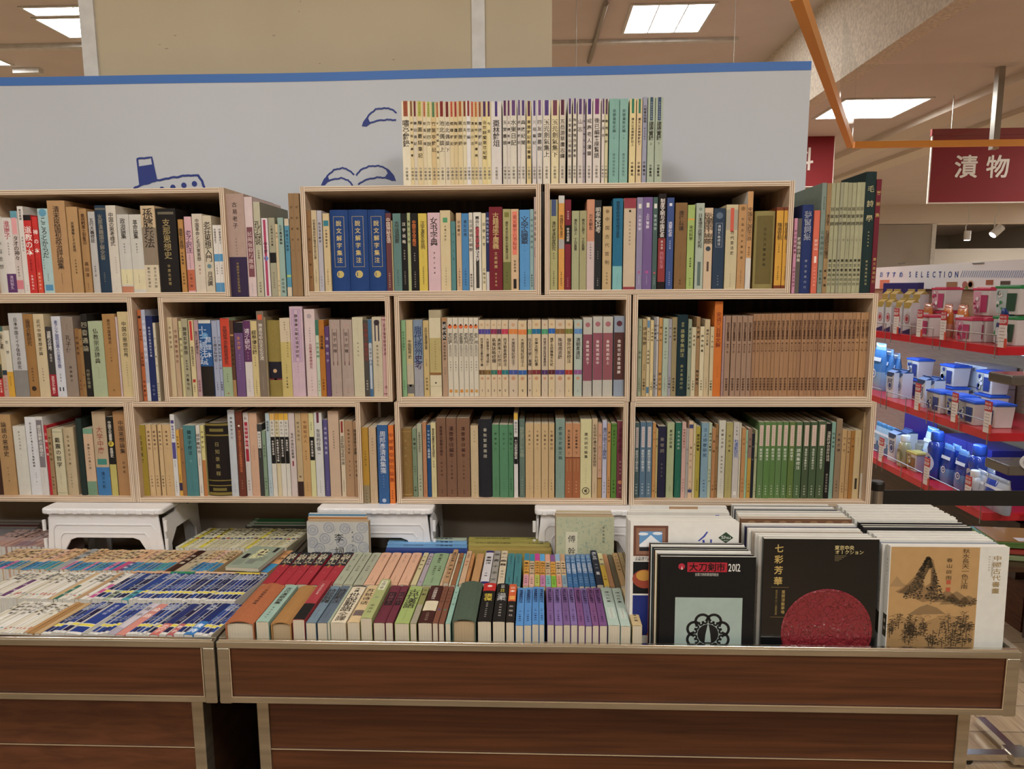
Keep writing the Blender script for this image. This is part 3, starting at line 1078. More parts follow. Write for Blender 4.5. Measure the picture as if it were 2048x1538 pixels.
OP2 = '''
~752 785 565 cc8ca8 I502838 宋代书院教育@14-48*0.8 中国文艺联合@64-92*0.7
~787 832 568 5c5650 敦煌曲子詞集@24-58#d0c8bc*0.8
~835 952 420 22346c C H 夢窗詞集@7-40#a8acb8*0.8 廣文書局印行@60-96#a8acb8*0.4
~957 1018 482 d8644a 妙对山@34-48#f0dcd0*0.7 [@55-63#f0dcd0*0.4 人民文学出版@66-92#f0c8b8*0.4
~1025 1075 190 7c8c80 D0.2 I4c5c54 北宋詞研究@42-66*0.7 廣文書局@78-92*0.6 增訂文學名著@12-24*0.6
~1076 1122 195 9c7c50 D0.2 增石論文@28-38*0.9 石湖詞研究及箋注@42-68*0.9 黃聲儀@76-96*0.6
~1125 1170 190 a2a07c D0.19 百家詞@20-40*1.1 一@50-53*0.5 廣文書局印行@68-94*0.7
~1172 1214 190 a2a07c D0.19 百家詞@20-40*1.1 二@50-53*0.5 廣文書局印行@68-94*0.7
~1216 1248 185 98967a D0.19 百家詞@20-40*1.1 三@50-53*0.5 廣文書局印行@68-94*0.7
~1250 1296 185 a2a07c D0.19 百家詞@20-40*1.1 四@50-53*0.5 廣文書局印行@68-94*0.7
~1298 1340 188 9c9a78 D0.19 百家詞@20-40*1.1 五@50-53*0.5 廣文書局印行@68-94*0.7
~1342 1385 188 a2a07c D0.19 百家詞@20-40*1.1 六@50-53*0.5 廣文書局印行@68-94*0.7
~1387 1430 185 a6a480 D0.19 百家詞@20-40*1.1 七@50-53*0.5 廣文書局印行@68-94*0.7
~1432 1475 183 a2a07c D0.19 百家詞@20-40*1.1 八@50-53*0.5 廣文書局印行@68-94*0.7
~1478 1590 70 1b3030 C H D0.21 毛詩學@8-44#c4b888*0.6 馬瑞辰傳箋@48-62#c4b888*0.35 新文豐出版公司@72-94#c4b888*0.5
~1592 1645 150 701c2c C D0.21 藥華集@7-36#c4a860*0.8 廣文書局印行@68-92#b89858*0.6'''
shelf_row(OP2, 1440, 330, 5.303, 1375, Z1, 0.012, 'beyond the top-layer right box', 'books at the right end of the top layer', start=745)

L2 = '''
~0 60 450 b09c60 =@50-72#3c3c2c =@70-100#b01c20 道教の思想@14-44*0.8 宗教の名著@74-94#e8c8b8*0.7
~62 122 390 c9bda0 =@0-7#3c6058 仏教と儒教@9-32*0.9 =@62-69#2c3c48 =@69-100#b8988c 比較思想@72-92#c05040*0.5
~124 198 440 cfc8b4 &@62-100#cf9c14 ひろさちや@68-84*0.7 思想@10-40*0.5
~205 378 225 b9b8b8 日本中国ミイラ信仰の研究@5-67*0.75 &@68-100#84807c 日本ミイラ研究グループ@70-90#c8c4bc*0.28 Lgrey_paper_band_and_long_title
~380 500 235 9c7038 論語の新研究@6-38*0.85 宮崎市定著@64-82*0.5 (@90#3c2c1c*0.5
~505 635 235 c9b690 近代中国思想史論@6-50*0.7 永田和夫著@64-82*0.4 青木書店@94-98*0.3
~637 722 395 3f3a38 道教の世界@6-34#d8d4cc*1.1 窪徳忠@38-50#b8b4ac*0.7 &@68-99#9c1c2c 迷信か宗教か@70-96#e0c8c0*0.9
~727 840 265 c7c9d2 東アジア開明知識人の思惟空間@5-64#3c4484*0.9 金鳳珍@70-82*0.4 [@88-93#2c3038*0.5
~845 990 272 8f7e70 孔子傳@22-45*0.7 諸橋轍次@60-82*0.5 知足翁@8-16*0.4
~992 1044 415 8c6234 中国思想@10-40*0.6 平凡社@74-92*0.5
~1046 1085 425 94703e 老荘@10-30*0.5 思想@60-90*0.5
~1087 1165 235 221f1c 四書通論@8-46#a49c80*1.0 内野台嶺著@66-90#8c8468*0.7
~1167 1345 325 a3b08c 仏教宗派辞典@9-56*0.75 金岡秀友編@60-76*0.35 東京堂出版@90-94*0.25 Lwide_spine_and_dark_title
~1352 1508 235 a87c44 現代中国思想史@6-36*0.75 山口一郎著@40-58*0.45 (@92#8c6838*0.2
~1510 1530 270 c8b0b0 近代@10-60#6c3050*0.5
~1532 1680 208 c9b482 中国の思想世界@11-54*0.75 中嶋隆蔵教授退休記念@58-88*0.35'''
shelf_row(L2, 0, 590, 6.206, 1290, Z2 + TB, 0.012, 'in the middle-layer left box', 'books in the middle left box', Z1 - TB, start=0)

GAP2 = '''
~1785 1830 182 bc6430 (@8#281c18*0.8 清川忠和@20-34#401c10*0.6 日本古典@46-62#401c10*0.8 岩波書店@76-96#401c10*0.6
~1832 1880 182 a9aec4 中国古代宗教研究@10-58#dcdce8*0.8 =@80-100#c8c8cc
~1882 1965 260 1f2a5c 阿含語三教授記念文集@12-48#b8bcd0*0.6 刊行会@80-94#9098b8*0.5
~1967 1998 345 c8beA4 孟子集注@14-60*0.6 東京大学出版@76-96*0.6'''.replace('A4', 'a4')
shelf_row(GAP2, 0, 590, 6.206, 1335, Z2, 0.014, 'in the middle-layer gap', 'books in the gap of the middle layer', Z1 - 0.002, start=1783)

M2 = '''
~245 300 305 c8b48c =@0-58#487c84 太平經@4-28#244048*0.8 王明编@44-54#244048*0.5 [@87-99#1c1814*0.6
~302 372 305 cbb790 太平经全译@10-40*0.5
~378 445 310 b89c7c I7c4c34 中国道教思想史@14-58*0.6 中华书局@80-88*0.4
~455 493 355 c2b884 峨汉文化@20-50*0.8 苏文@8-14*0.5
~495 580 325 a39c7c 魏晋玄学思想@10-46*0.7 侯外庐著@52-66*0.6 齐鲁书社@70-92*0.6
~592 657 345 cdbc8c [@1-26#c0302c*0.5 梵音的自然主义@34-60*0.8 [@77-81#b02c28*0.6 齐鲁书社@84-94*0.6
~660 718 345 b09094 现代乃至敦煌文化@14-44*0.8 中华书局@78-94#803040*0.7
~720 888 345 1f5590 G =@0-4#c8c8c0 =@60-100#262220 (@20#5c98c8*0.5 十三經注疏@8-58#b8c8e0*0.9>-.4 整理本@20-50#b8c8e0*0.6>.5 Lcloudy_blue_cover_fading_to_black
~897 972 350 9aa0b8 十三經注疏校記@20-54*0.7 上冊@58-64*0.4 中華書局@80-92*0.45
~975 1012 345 9aa2be 十三經注疏校記@20-54*0.8 下冊@58-64*0.6 中華書局@80-92*0.6
~1015 1140 315 94a884 =@0-62#c83c20 民間秘密宗教經卷研究@10-59*1.1 喻松青著@70-82*0.45 =@0-1#c83c20 (@96#a86c50*0.2
~1142 1192 350 5c3c28 =@78-100#a07c4c =@18-20#b88c50 中国古典哲学@24-60#2c1c10*0.6
~1200 1320 375 6c4c7c =@0-14#231c24 东方学@18-37#d88c38*0.6 清华大学汉学@42-64#c0b0c8*0.35
~1325 1425 350 cdc4c0 =@0-54#60305c 诸子研究@10-38#d8c8d0*0.8 蔡智明@40-52#b090a8*0.35 中国文化出版@76-94*0.4
~1427 1512 355 cbb77c 經學博采錄@12-44*0.8 桂文灿著@46-60*0.4 上海书店出版社@76-96*0.5
~1514 1612 220 7c6c5c [@4-10#d85c34*0.6 神道与中日文化交流@14-57#dcd4c4*0.8 武汉大学出版社@76-92#bcb4a4*0.4
~1614 1638 300 8c7c5c 
@540 590 6.835 1408
~0 178 345 8c7a34 H =@54-78#201c28 中国佛教@8-34#b08028*0.3 (@66#c49c6c*0.3 =@76-78#c04c60 上海人民出版@90-91*0.1 Lpicture_of_a_statue_at_night
~180 318 315 c0ac62 =@0-30#cbb99a 经解丛书@4-16*0.5 关于人与理论的社会學@16-50*0.4>.4 蔡某福著@58-70*0.35 學生書局@74-90*0.5
~320 495 155 c6a9b6 [@4-60#b292b4*0.5 魏晋南北朝论语学研究@8-57*0.62 {@3-61#8c6c98*0.7 闫春新著@62-74*0.3 中国社会科学出版社@78-94*0.3 Lpurple_framed_title
~512 655 192 cfb9b6 (@8#a8989c*0.45 道教養生哲學@20-38#6c5c68*0.4 吕祖善书思想研究@39-68#8c2c40*0.75 人民出版社@76-94*0.3
~657 702 340 b9c4ac =@0-20#38705c 中庸思辨@28-50#2c7c64*0.8 苏州大学@78-94*0.4
~705 778 342 b06c10 周易本義@20-38*0.8 中華書局@76-92*0.5
~780 838 430 5a3c6c 道教老子@12-54#b8a8c0*0.7
~843 990 338 a9958a H {@12-58#5c2c30*0.45 荀子校釋@15-44*0.55 [@54-59#5c2028*0.45 王天海校釋@64-76*0.3 (@7#b09088*0.3 上海古籍@84-96*0.3
~995 1150 338 a9958a H {@12-58#5c2c30*0.45 荀子校釋@15-44*0.55 [@54-59#5c2028*0.45 王天海校釋@64-76*0.3 (@7#b09088*0.3 上海古籍@84-96*0.3
~1155 1300 305 c3bb9c 荀子新注@30-50*0.35 中華書局@84-94*0.2 新編諸子集成@6-24*0.2
~1303 1370 340 4a4640 先秦诸子思想研究@4-54#8c3c34*0.9 齐鲁书社@78-92#b8b4a8*0.6
~1372 1418 335 b4bcc4 =@0-31#38688c =@52-100#38648c [@30-90#b4bcc4*0.6 论语学方法@36-60*0.7
~1425 1555 300 c2b69a [@4-30#3c3450*0.5 (@7#342830*0.6 孝与中国文化@34-62*0.55 人民出版社@76-94*0.3
~1557 1635 300 c9a09c =@3-4#783c40 孔子儒学研究文丛@8-48#6c2c34*0.7 (@88#a07070*0.5 =@96-97#783c40'''
shelf_row(M2, 300, 590, 6.835, 1410, Z2 + TB, 0.012, 'in the middle-layer second box', 'books in the second box of the middle layer', Z1 - TB, start=230)

LAO = ['老拉萨', '老苏州', '老香港', '老杭州', '老武汉', '老广州']
lx = [(800, 870), (873, 945), (948, 1018), (1020, 1085), (1088, 1150), (1152, 1218)]
lao = '\n'.join(f"~{a} {b} 312 cdc4b0 (@11#{'d8622c' if i % 2 == 0 else 'dc7430'}*0.85 (@9#281c14*0.4 {LAO[i]}@19-33*1.1 圣地风光@34-49#8c8478*1.0 茶馆著文@54-68*0.4 [@91-95#{'c88020' if i % 2 == 0 else 'c89848'}*0.6 Lorange_oval_near_the_top" for i, (a, b) in enumerate(lx))
NUM = [(1222, 1305, '1', '4c3c8c', '6c4c24', '西洋番國志鄭和航海圖'), (1306, 1383, '2', '4a4494', '7c5c28', '大慈恩寺三藏法師傳'), (1385, 1470, '3', '8c2450', '2c7060', '島夷誌略校釋'), (1471, 1530, '4', '54244c', 'a02c34', '真臘風土記校注'), (1532, 1622, '5', 'c02c4c', '10747c', '西洋朝貢典錄校注')]
NUM2 = [(55, 178, '6', 'd87c28', '3c5098', '大唐西域記校注下', 345), (182, 300, '8', 'dc7830', '2c5ca4', '大唐西域記校注上', 352), (312, 368, '9', '58985c', '7c3838', '往五天竺國傳箋釋', 345), (370, 490, '10', '0c6c94', '7c2c34', '安南志略海外紀事', 342),
        (500, 587, '11', '3c986c', '4c2c64', '西域行程記西域番國志', 345), (592, 682, '12', '0c5cb0', '5c1c28', '諸蕃志校釋職方外紀', 335), (685, 815, '13', '84602c', '50408c', '殊域周咨錄', 340), (820, 922, '16', '74742c', 'a82c20', '嶺外代答校注', 340), (940, 1050, '15', '5484b8', '8c5088', '清朝柔遠記', 340)]


def numline(a, b, n, c1, c2, t, y, base='cdb896'):
    return f"~{a} {b} {y} {base} (@6#c49c74*0.4 =@11.5-18#{c1} 中外交通@12-17.6#e8d8c8*0.45 {t}@23-{min(60, 26 + len(t) * 5)}*0.8 =@65-71#{c2} 中華書局@65.5-70.5#e8d8c8*0.5 (@76#c08c68*0.45 {n}@90-94*0.9 L{cname(c1).replace(' ', '_')}_and_{cname(c2).replace(' ', '_')}_stripes"


nb = '\n'.join(numline(*e, 345) for e in NUM) + '\n@1010 590 6.835 1415\n' + '\n'.join(numline(*e, base='a9b4a8' if e[2] == '15' else 'cdb78f' if i % 2 else 'c9b59a') for i, e in enumerate(NUM2))
JL = '\n'.join(f"~{a} {b} {y} {c} ={'@20-79' if i else '@21-80'}#{c2} (@9#{'a4646c' if i < 3 else '5c2c38'}*0.55 {t}@28-{60 if i < 3 else 72}#e8d8d0*0.62 南京出版社@84-92*0.25 L{['wine','rosy','pink','dark_brown'][i]}_middle_{'block_marked_' + ['third','second','first'][i] + '_volume' if i < 3 else 'block_beside_the_box_side'}" for i, (a, b, y, c, c2, t) in enumerate([
    (1062, 1185, 310, 'b4afa4', '884858', '金陵梵剎志下'), (1195, 1322, 298, 'b5b1a6', '8c4c5c', '金陵梵剎志中'), (1330, 1465, 298, 'b6b2a6', '905058', '金陵梵剎志上'), (1480, 1622, 290, '8c98a8', '54302c', '金陵世紀金陵選勝')]))
M2B = '''
~112 165 140 b9bcb8 D0.2 Fa8b4a8 中国交通史料@12-34*0.5 吉林@86-96*0.4
~178 238 345 7faa7c I2c6c40 新中国交通情势@14-40*0.6 新中国社@78-92*0.5
~240 333 345 c2b080 中国租界史@25-50*0.8 =@57-87#b8ac94 =@84-96#6c6c6c 上海社科院@70-80*0.3
~338 465 340 75879c 唐代扬州史考@8-64#203868*0.95 =@56-100#9a9aa0 史考@46-64#402050*1.0 江苏古籍出版社@76-96*0.35
~470 548 350 c2a86c 古代交通地理丛考@9-38*0.85 王文楚著@50-60*0.5 中华书局@74-92*0.6
~553 712 205 cfc3a0 D0.17 =@32-72#b4a264 =@0-9#a89c7c =@72-75#8c6030 敦煌吐鲁番文献与社会生活@35-69#5c5030*0.42 =@88-88.3#908468 (@84#3c3428*0.15
~722 798 310 ab8c70 =@0-4#a87848 [@5-28#2c2824*0.6 近代史@7-27#d8d0c4*0.7 中国社会转型@30-54*0.6 朱仙林著@62-72*0.5
''' + lao + '\n' + nb + '\n' + JL
shelf_row(M2B, 780, 590, 6.836, 1418, Z2 + TB, 0.012, 'in the middle-layer third box', 'books in the third box of the middle layer', Z1 - TB, start=100)

MAU6 = [(1338, 1412), (1425, 1495), (1497, 1565), (1570, 1638), (1642, 1707), (1710, 1752)]
MAU7 = [(5, 48), (50, 105), (107, 160), (162, 212), (214, 262), (264, 310), (312, 382), (384, 432), (434, 505), (507, 568), (570, 612), (614, 665), (667, 728), (730, 778), (780, 832), (834, 890), (892, 940), (942, 1003), (1005, 1078), (1080, 1148), (1150, 1208), (1210, 1278), (1280, 1338), (1340, 1392), (1395, 1450), (1453, 1518), (1520, 1565)]
cn = '一二三四五六七八九十'
mau = ''
for i, (a, b) in enumerate(MAU6 + MAU7):
    if i == 6:
        mau += '@1500 590 6.837 1392\n'
    k = i
    c = '9c7c64' if i < 6 else ('b08458' if k >= 30 else random.choice(['a07650', 'a27852', '9c7250', 'a37a55']))
    t = '明清史料叢書續編' if k < 30 else '中國古籍總目索引'
    mau += f"~{a} {b} {285 if i < 6 else 262 - (i - 6) * 0.9:.0f} {c} I4c3020 {t}@8-31*0.95 第{cn[(33 - k) // 10 % 10]}{cn[k % 10]}冊@34-46*0.6 國家圖書館@77-93*0.7\n"
R2 = '''
~136 158 440 a0946c 古籍@10-40*0.5
~163 215 330 98a488 唐宋@8-16*0.4 詞选@40-52*0.6 上海古籍出版社@74-94*0.5
~222 278 330 b09868 诗词指要@9-34*1.1 陈东著@58-66*0.5 中国書店@76-92*0.6
~282 325 305 c6b68c [@4-13#5c84a4*0.8 [@88-96#4c7490*0.8 唐人七律@16-30*0.5 詞語通釋@40-60*0.6
~330 375 345 d0ba84 人間詞話@10-28*0.6 上海書店@80-92*0.6
~378 410 305 858688 詞話叢編@8-28*0.8 中華書局@72-90*0.8
~411 440 300 bfb8b4 全宋詞@6-34*0.7 上海書店@76-92*0.6
~445 492 315 bc8c48 唐宋詞@8-32*0.6 國立中央@68-94*0.8
~498 575 325 a2b09c 唐宋詞選釋@10-32*0.55 俞平伯@40-52*0.4 上海文藝出版社@74-94*0.4
~577 620 330 96949c 詩詞@6-28*0.5 上海書店@74-90*0.6
~622 690 305 94845c H 國風詞選@12-30*0.6 商務印書館@76-94*0.6
~692 835 270 122c34 C H 詞林@9-15#a4a068*0.8 孫書亭集訓注@17-52#a4a068*0.7 廣文書局印行@60-92#a4a068*0.55
~840 888 332 8a947c 唐宋名家詞@10-38*0.6 上海古籍@72-92*0.6
~890 948 440 c4b894 唐詩選@10-28*0.5 中華書局@76-92*0.5
~950 1000 300 98764c 杜詩鏡@10-28*0.7 學生書局@66-86*0.8
~1003 1062 430 cfc29c 詩神詞集@10-38*0.6 中華書局@76-92*0.5
~1065 1135 335 c0ac84 唐詩三百首@12-34*0.6 上海古籍出版社@74-92*0.4
~1140 1188 435 c4b48c 宋詞選@10-32*0.5 中華書局@76-92*0.6
~1190 1300 88 cc6c08 D0.19 Fb06410 宋词三百首全解@11-48#6c1c10*0.8 上彊村民编@68-80#8c3010*0.35 复旦大学出版社@86-96#8c3010*0.3 Lred_title,_tallest_in_that_box
~1305 1333 290 a0807c 明代@60-90*0.5
''' + mau
shelf_row(R2, 1250, 590, 6.835, 1425, Z2 + TB, 0.014, 'in the middle-layer right box', 'books in the middle right box', Z1 - TB, start=130)

L3 = '''
~-60 62 220 40281e 論語@10-60#6c5040*0.4
~64 262 200 b08a58 D0.16 論語の思想史@9-52*0.75 松川健二編@64-84*0.35 汲古書院@94-97*0.2
~270 440 368 cdc9be 孝子伝の研究@6-35*0.45 黒田彰著@40-54*0.25 思文閣出版@95-98*0.2
~445 597 240 d2d3d6 D0.16 出土文献から見た古史と儒家経典@6-64*0.6 浅野裕一著@70-84*0.4>.2
~600 700 235 ccc8c4 D0.16 [@4-64#7c7478*0.8 経書解釈の思想史@10-50#e0dcd4*0.8 東アジア儒学の再構築@68-84*0.4
~702 743 355 b81c2c 三国人物@8-46#e8c8c4*0.8
~745 803 400 9c7c54 中国人文学@10-50*0.6 東方書店@70-92*0.4
~812 950 405 c4bb98 戴震の哲学@12-58*0.7 村瀬裕也著@66-84*0.35 =@4-5#9c9c80 =@96-97#9c9c80
~958 1100 385 b8a480 H O 孟子集注全三册@10-56*0.45 大衆堂發行@66-90*0.35 Lworn_stained_spine
~1145 1225 262 22302c C H
~1232 1365 400 c8a888 =@0-8#6c9c80 =@79-100#6c9074 学問とその思い出@22-61*0.6
~1377 1562 165 b8a080 [@56-63#3c8478*0.7 =@66-100#3474ac 大学中庸@17-50#9c5444*0.75 漢文大系@71-92#1c3c54*0.7 Lblue_lower_third
~1575 1668 235 201e1c =@60-100#b8ac58 中国文化叢書@5-30#d8d0c0*0.85 (@34#c8b020*0.85 3@31-36*0.8 思想史@39-51#d8d0c0*0.85
~1670 1875 160 a87c4c D0.17 中国思想論集@10-50*0.75 西順蔵@58-74*0.45 筑摩書房@94-96*0.2 Lbold_black_title,_against_the_box_side'''
shelf_row(L3, 0, 800, 6.99, 1378, Z3 + TB, 0.02, 'in the bottom-layer left box', 'books in the lower left box', Z2 - TB, start=-60)

M3A = '''
~134 285 350 a0881c 比較宗教史@13-54*0.6 佛書刊行會@68-90*0.3
~292 372 345 c9a878 論語集釋四@7-36*0.45 中華書局@70-88*0.4
~378 443 345 c7a675 論語集釋三@7-36*0.5 中華書局@70-88*0.45
~460 515 345 c9a978 論語集釋二@7-36*0.5 中華書局@70-88*0.5
~517 635 345 c6a472 論語集釋一@7-36*0.4 中華書局@70-88*0.3
~642 705 200 d0cecb D0.18 [@7-11#4c4480*0.7 [@34-54#544a8c*0.8 韩愈与儒林@13-30#544a8c*0.7 郭齐家著@56-64*0.5 上海古籍出版社@80-96*0.5
~707 750 420 cf9c30 =@80-92#352c4c 古代思想@8-28*0.6 人民出版社@66-78*0.6
~752 808 405 94683c 杂剧@20-60*0.4
~812 978 355 447c80 韓非子校注@6-42#182c34*0.65 江苏人民出版社@66-92#182c34*0.3 (@50#5c9090*0.2
~985 1040 355 d0c8bc 经学教科书@11-40*0.9 刘师培著@46-56*0.5 上海古籍@84-96*0.5
~1045 1095 355 ccc078 =@49-100#b87034 中国哲学@6-34*0.6
~1105 1425 320 1e1614 H D0.17 =@1-4#7c6c28 =@16-18#7c6c28 [@8-12#74682c*0.6 日知录集释@24-74#9c8c50*0.5 =@78-79.5#7c6c28 =@85-86.5#7c6c28 [@89-93#74682c*0.6 =@95-99#7c6c28 Lgilt_ornament_and_title,_widest_there
~1432 1530 140 b9bec4 D0.19 佛教思想文化@7-34*0.5 人民出版社@84-96*0.4
~1540 1637 155 6c3424 宋代理学及其文化创新道德精神世界@22-72#d0743c*0.8 (@17#d8c8b8*0.3 中国社科@80-92#c08c6c*0.4
~1642 1715 180 c8beb8 [@11-58#a81c34*0.6 h@4-9*0.8 百年中国宗教@14-44#e8d0d0*0.6 杭州大学@80-94*0.5
~1717 1832 185 c99f80 百年理学的现象@38-56#8c3c2c*0.4 中国社会科学出版@80-94*0.3
@510 800 6.99 1395
~67 145 340 3c3a38 [@10-33#d0ccc4*0.6 哲学与历史@12-32*0.6 朱良志著@36-46#b8b4ac*0.5
~147 197 430 7c9478 新华书店@20-40*0.5 中国社科@70-90*0.5
~205 262 185 a9bac0 现代哲学@9-22*0.7 中国人民大学@80-96*0.4
~265 327 185 d0cabc =@0-8#d8a850 =@28-60#1a1818 我们研究@9-26*0.5 中国生态思想@32-50#e8e0d8*0.7
~328 385 185 cdbf98 =@0-8#d0981c =@28-60#1a1818 我们研究@9-26*0.5 先秦中国哲学与文献@31-58#e8e0d8*0.7
~388 457 185 d2ccc0 =@0-8#dca80c =@28-60#1a1818 我们研究@9-26*0.5 西学东渐与中国@31-52#e8e0d8*0.7
~460 517 185 cdc8bc =@0-8#dca80c =@28-60#1a1818 我们研究@9-26*0.5 帝国的兴衰@31-45#e8e0d8*0.7
~520 603 185 c8b8b4 当代中国社会思潮@23-54*0.7 [@57-63#8c2c38*0.25
~608 690 185 b8a078 =@82-100#382420 经济与现代@9-34*0.5 (@76#7c6450*0.4
~692 795 185 bf965c I7c4c20 中国知识人@8-36*0.6 学人丛说@44-56*0.6 中華書局@82-94*0.4
~800 868 185 ccc890 =@28-56#1a1818 美的文化理论@32-52#e8e0d8*0.7 林毓生著@10-20*0.5
~872 982 175 c9c8c4 [@0-12#6c2c44*0.3 东亚的价值@19-45*0.75 [@48-48.6#6c6864*0.4 北京大学出版社@80-96*0.4
~992 1055 275 544c80 从传统马克思@8-46#c0bcd0*0.6 人民出版社@78-92#a8a4c0*0.4
~1062 1210 155 c2a68c 李大钊思想研究@22-44*0.5 中国人民大学出版社@80-96*0.22
~1222 1283 285 cfbda0 [@1-16#8c3028*0.5 吉田松阴与近代中国@20-58*0.8 中国社会科学@78-94*0.5
~1287 1402 290 aa8560 隋唐道家与道教@10-44*0.5 李大华著@50-74*0.3
~1405 1468 300 aa8560 隋唐道家与道教@10-44*0.8 李大华著@50-74*0.5'''
shelf_row(M3A, 260, 800, 6.993, 1402, Z3 + TB, 0.02, 'in the bottom-layer second box', 'books in the second box of the bottom layer', Z2 - TB, start=125)

GAP3 = '''
~1522 1612 385 b08418 =@72-100#8c7c5c 大学中庸义例@28-48*0.5 人民出版社@76-96*0.4
~1620 1720 385 c0a480 李慈銘文学史@12-34*0.35 上海古籍出版社@74-94*0.3
~1738 1885 350 2c5c94 C 周邦彥清真集箋@7-58#c8ccd8*0.8 羅忼烈箋注@60-76#a8b4cc*0.3 (@91#a8b4cc*0.4
~1890 1962 355 e07414 中國寳卷研究論集@8-70#9c3c10*0.9 車錫倫著@78-90#7c2c10*0.5'''
shelf_row(GAP3, 510, 800, 6.99, 1455, Z3 - 0.012, 0.004, 'in the bottom-layer gap', 'books in the gap of the bottom layer', Z2 - 0.002, start=1500)

M3B = '''
~151 325 400 8c6c34 C H O =@4-5#a48448 =@96-97#b89858 晉書斠注@12-56#a89058*0.28 商務印書館@74-92#a89058*0.3
~330 392 400 74886c 金樓子@12-32*0.6 許逸民@54-64*0.5 中華@84-92*0.6
~397 465 345 a3a68c 中国历史的传说时代@10-38*0.7 文物出版社@68-92*0.4
~475 528 310 b67c54 I6c3820 中国服饰@12-22*0.5 上海人民出版社@78-96*0.5
~532 585 350 1c4878 =@0-1#1c4878 中国古代礼俗@6-36#a8bcd0*0.6 杨志刚@34-46#e0e4e8*0.7
~590 660 320 cdc08c 春秋時期貴族社會生活研究@7-46*0.9 陈絮著@50-60*0.5 中国社会科学出版社@70-94*0.4
~665 798 250 7c5840 C 東晉南北朝學術編年@10-48#3c1c18*0.75 劉汝霖著@54-74#3c1c18*0.45 中文@90-96#2c1814*0.6 Lbrushed_dark_title,_first_of_three
~803 942 250 7d5942 C 漢晉學術編年@10-50#3c1c18*0.7 上@53-57#3c1c18*0.5 劉汝霖著@58-78#3c1c18*0.45 中文@90-96#2c1814*0.6 Lbrushed_dark_title,_middle_of_three
~947 1128 250 7f5b42 C 漢晉學術編年@10-50#3c1c18*0.6 下@53-57#3c1c18*0.4 劉汝霖著@58-78#3c1c18*0.4 中文@90-96#2c1814*0.6 Lbrushed_dark_title,_last_of_three
~1137 1243 360 c2ab84 O 经史论稿@6-24*0.3 九州学刊@76-96*0.25
~1248 1432 270 23242a H C 春秋繁露義證@10-50#c8c4b0*0.55 中文出版社@92-93#b8b4a0*0.1 Lpale_brushed_title
~1435 1532 345 50845c 戰國策上@9-36#183820*0.35 上海古籍出版社@70-92#183820*0.35
~1537 1658 345 4e8660 戰國策中@9-36#183820*0.3 上海古籍出版社@70-92#183820*0.3
~1660 1730 345 4a8058 戰國策下@9-36#183820*0.5 上海古籍出版社@70-92#183820*0.5
~1737 1793 180 cfccc8 =@0-8#dcae20 =@28-60#181616 十八世纪中国社会@31-54#ece8e0*0.9 我们研究@10-24*0.6
@1020 800 6.992 1392
~133 210 265 5f7468 C H 徐懋齋先生年事辑@10-48#98a48c*0.9 上海古籍出版社@72-96#98a48c*0.5
~218 330 325 c2a474 十國春秋一@8-36*0.4 中華書局@74-90*0.25
~335 435 325 c4a676 十國春秋二@8-36*0.42 中華書局@74-90*0.25
~440 535 325 c2a474 十國春秋三@8-36*0.42 中華書局@74-90*0.28
~540 620 325 c0a272 十國春秋四@8-36*0.5 中華書局@74-90*0.35
~635 765 262 7c9488 遼金元史論文稿@9-52#2c4c4c*0.6 王明蓀著@66-76#2c4c4c*0.35 槐下書肆@92-98*0.2
~770 868 325 bc8458 =@46-100#a05c34 =@45-46#5c2c18 宋人軼事彙編@8-34*0.65 上@36-43*0.4 [@48-64#a88450*0.5 中華書局@76-94#d0a878*0.4
~870 978 325 bc8458 =@46-100#a05c34 =@45-46#5c2c18 宋人軼事彙編@8-34*0.6 下@36-43*0.4 [@48-64#a88450*0.5 中華書局@76-94#d0a878*0.4
~980 1135 270 ccc490 唐代研究論集@16-50*0.6 第四輯@54-58*0.3 中国唐代学会编@61-82*0.3 (@91#4c4434*0.7 (@91#ccc490*0.55 (@91#4c4434*0.3 Lround_seal_near_the_foot
~1142 1215 265 c2a984 七世纪中叶唐与新罗关系研究@6-60*0.8 中国社会科学@80-94*0.4
~1218 1278 330 ac8448 =@0-72#c09478 唐五代史@8-70#a08038*0.6 =@73-74#6c2420
~1283 1345 285 b4b4c8 唐代中国与大食穆斯林@9-50#303868*0.9 宁夏人民@78-94*0.4
~1350 1398 330 c08c50 唐史学@9-26*0.6 上海古籍出版@70-94*0.5
~1405 1482 325 54802c =@3-3.6#1c3c14 唐朝文化史@8-30#183010*0.5 中華書局@74-94#183010*0.4
~1485 1580 295 783444 消逝的太阳@8-42#4c1424*0.7 (@79#c88458*0.6 唐代@84-94#d8b0a0*0.4 唐代城市@50-70#d8b0a8*0.4'''
shelf_row(M3B, 780, 800, 6.992, 1402, Z3 + TB, 0.02, 'in the bottom-layer third box', 'books in the third box of the bottom layer', Z2 - TB, start=140)

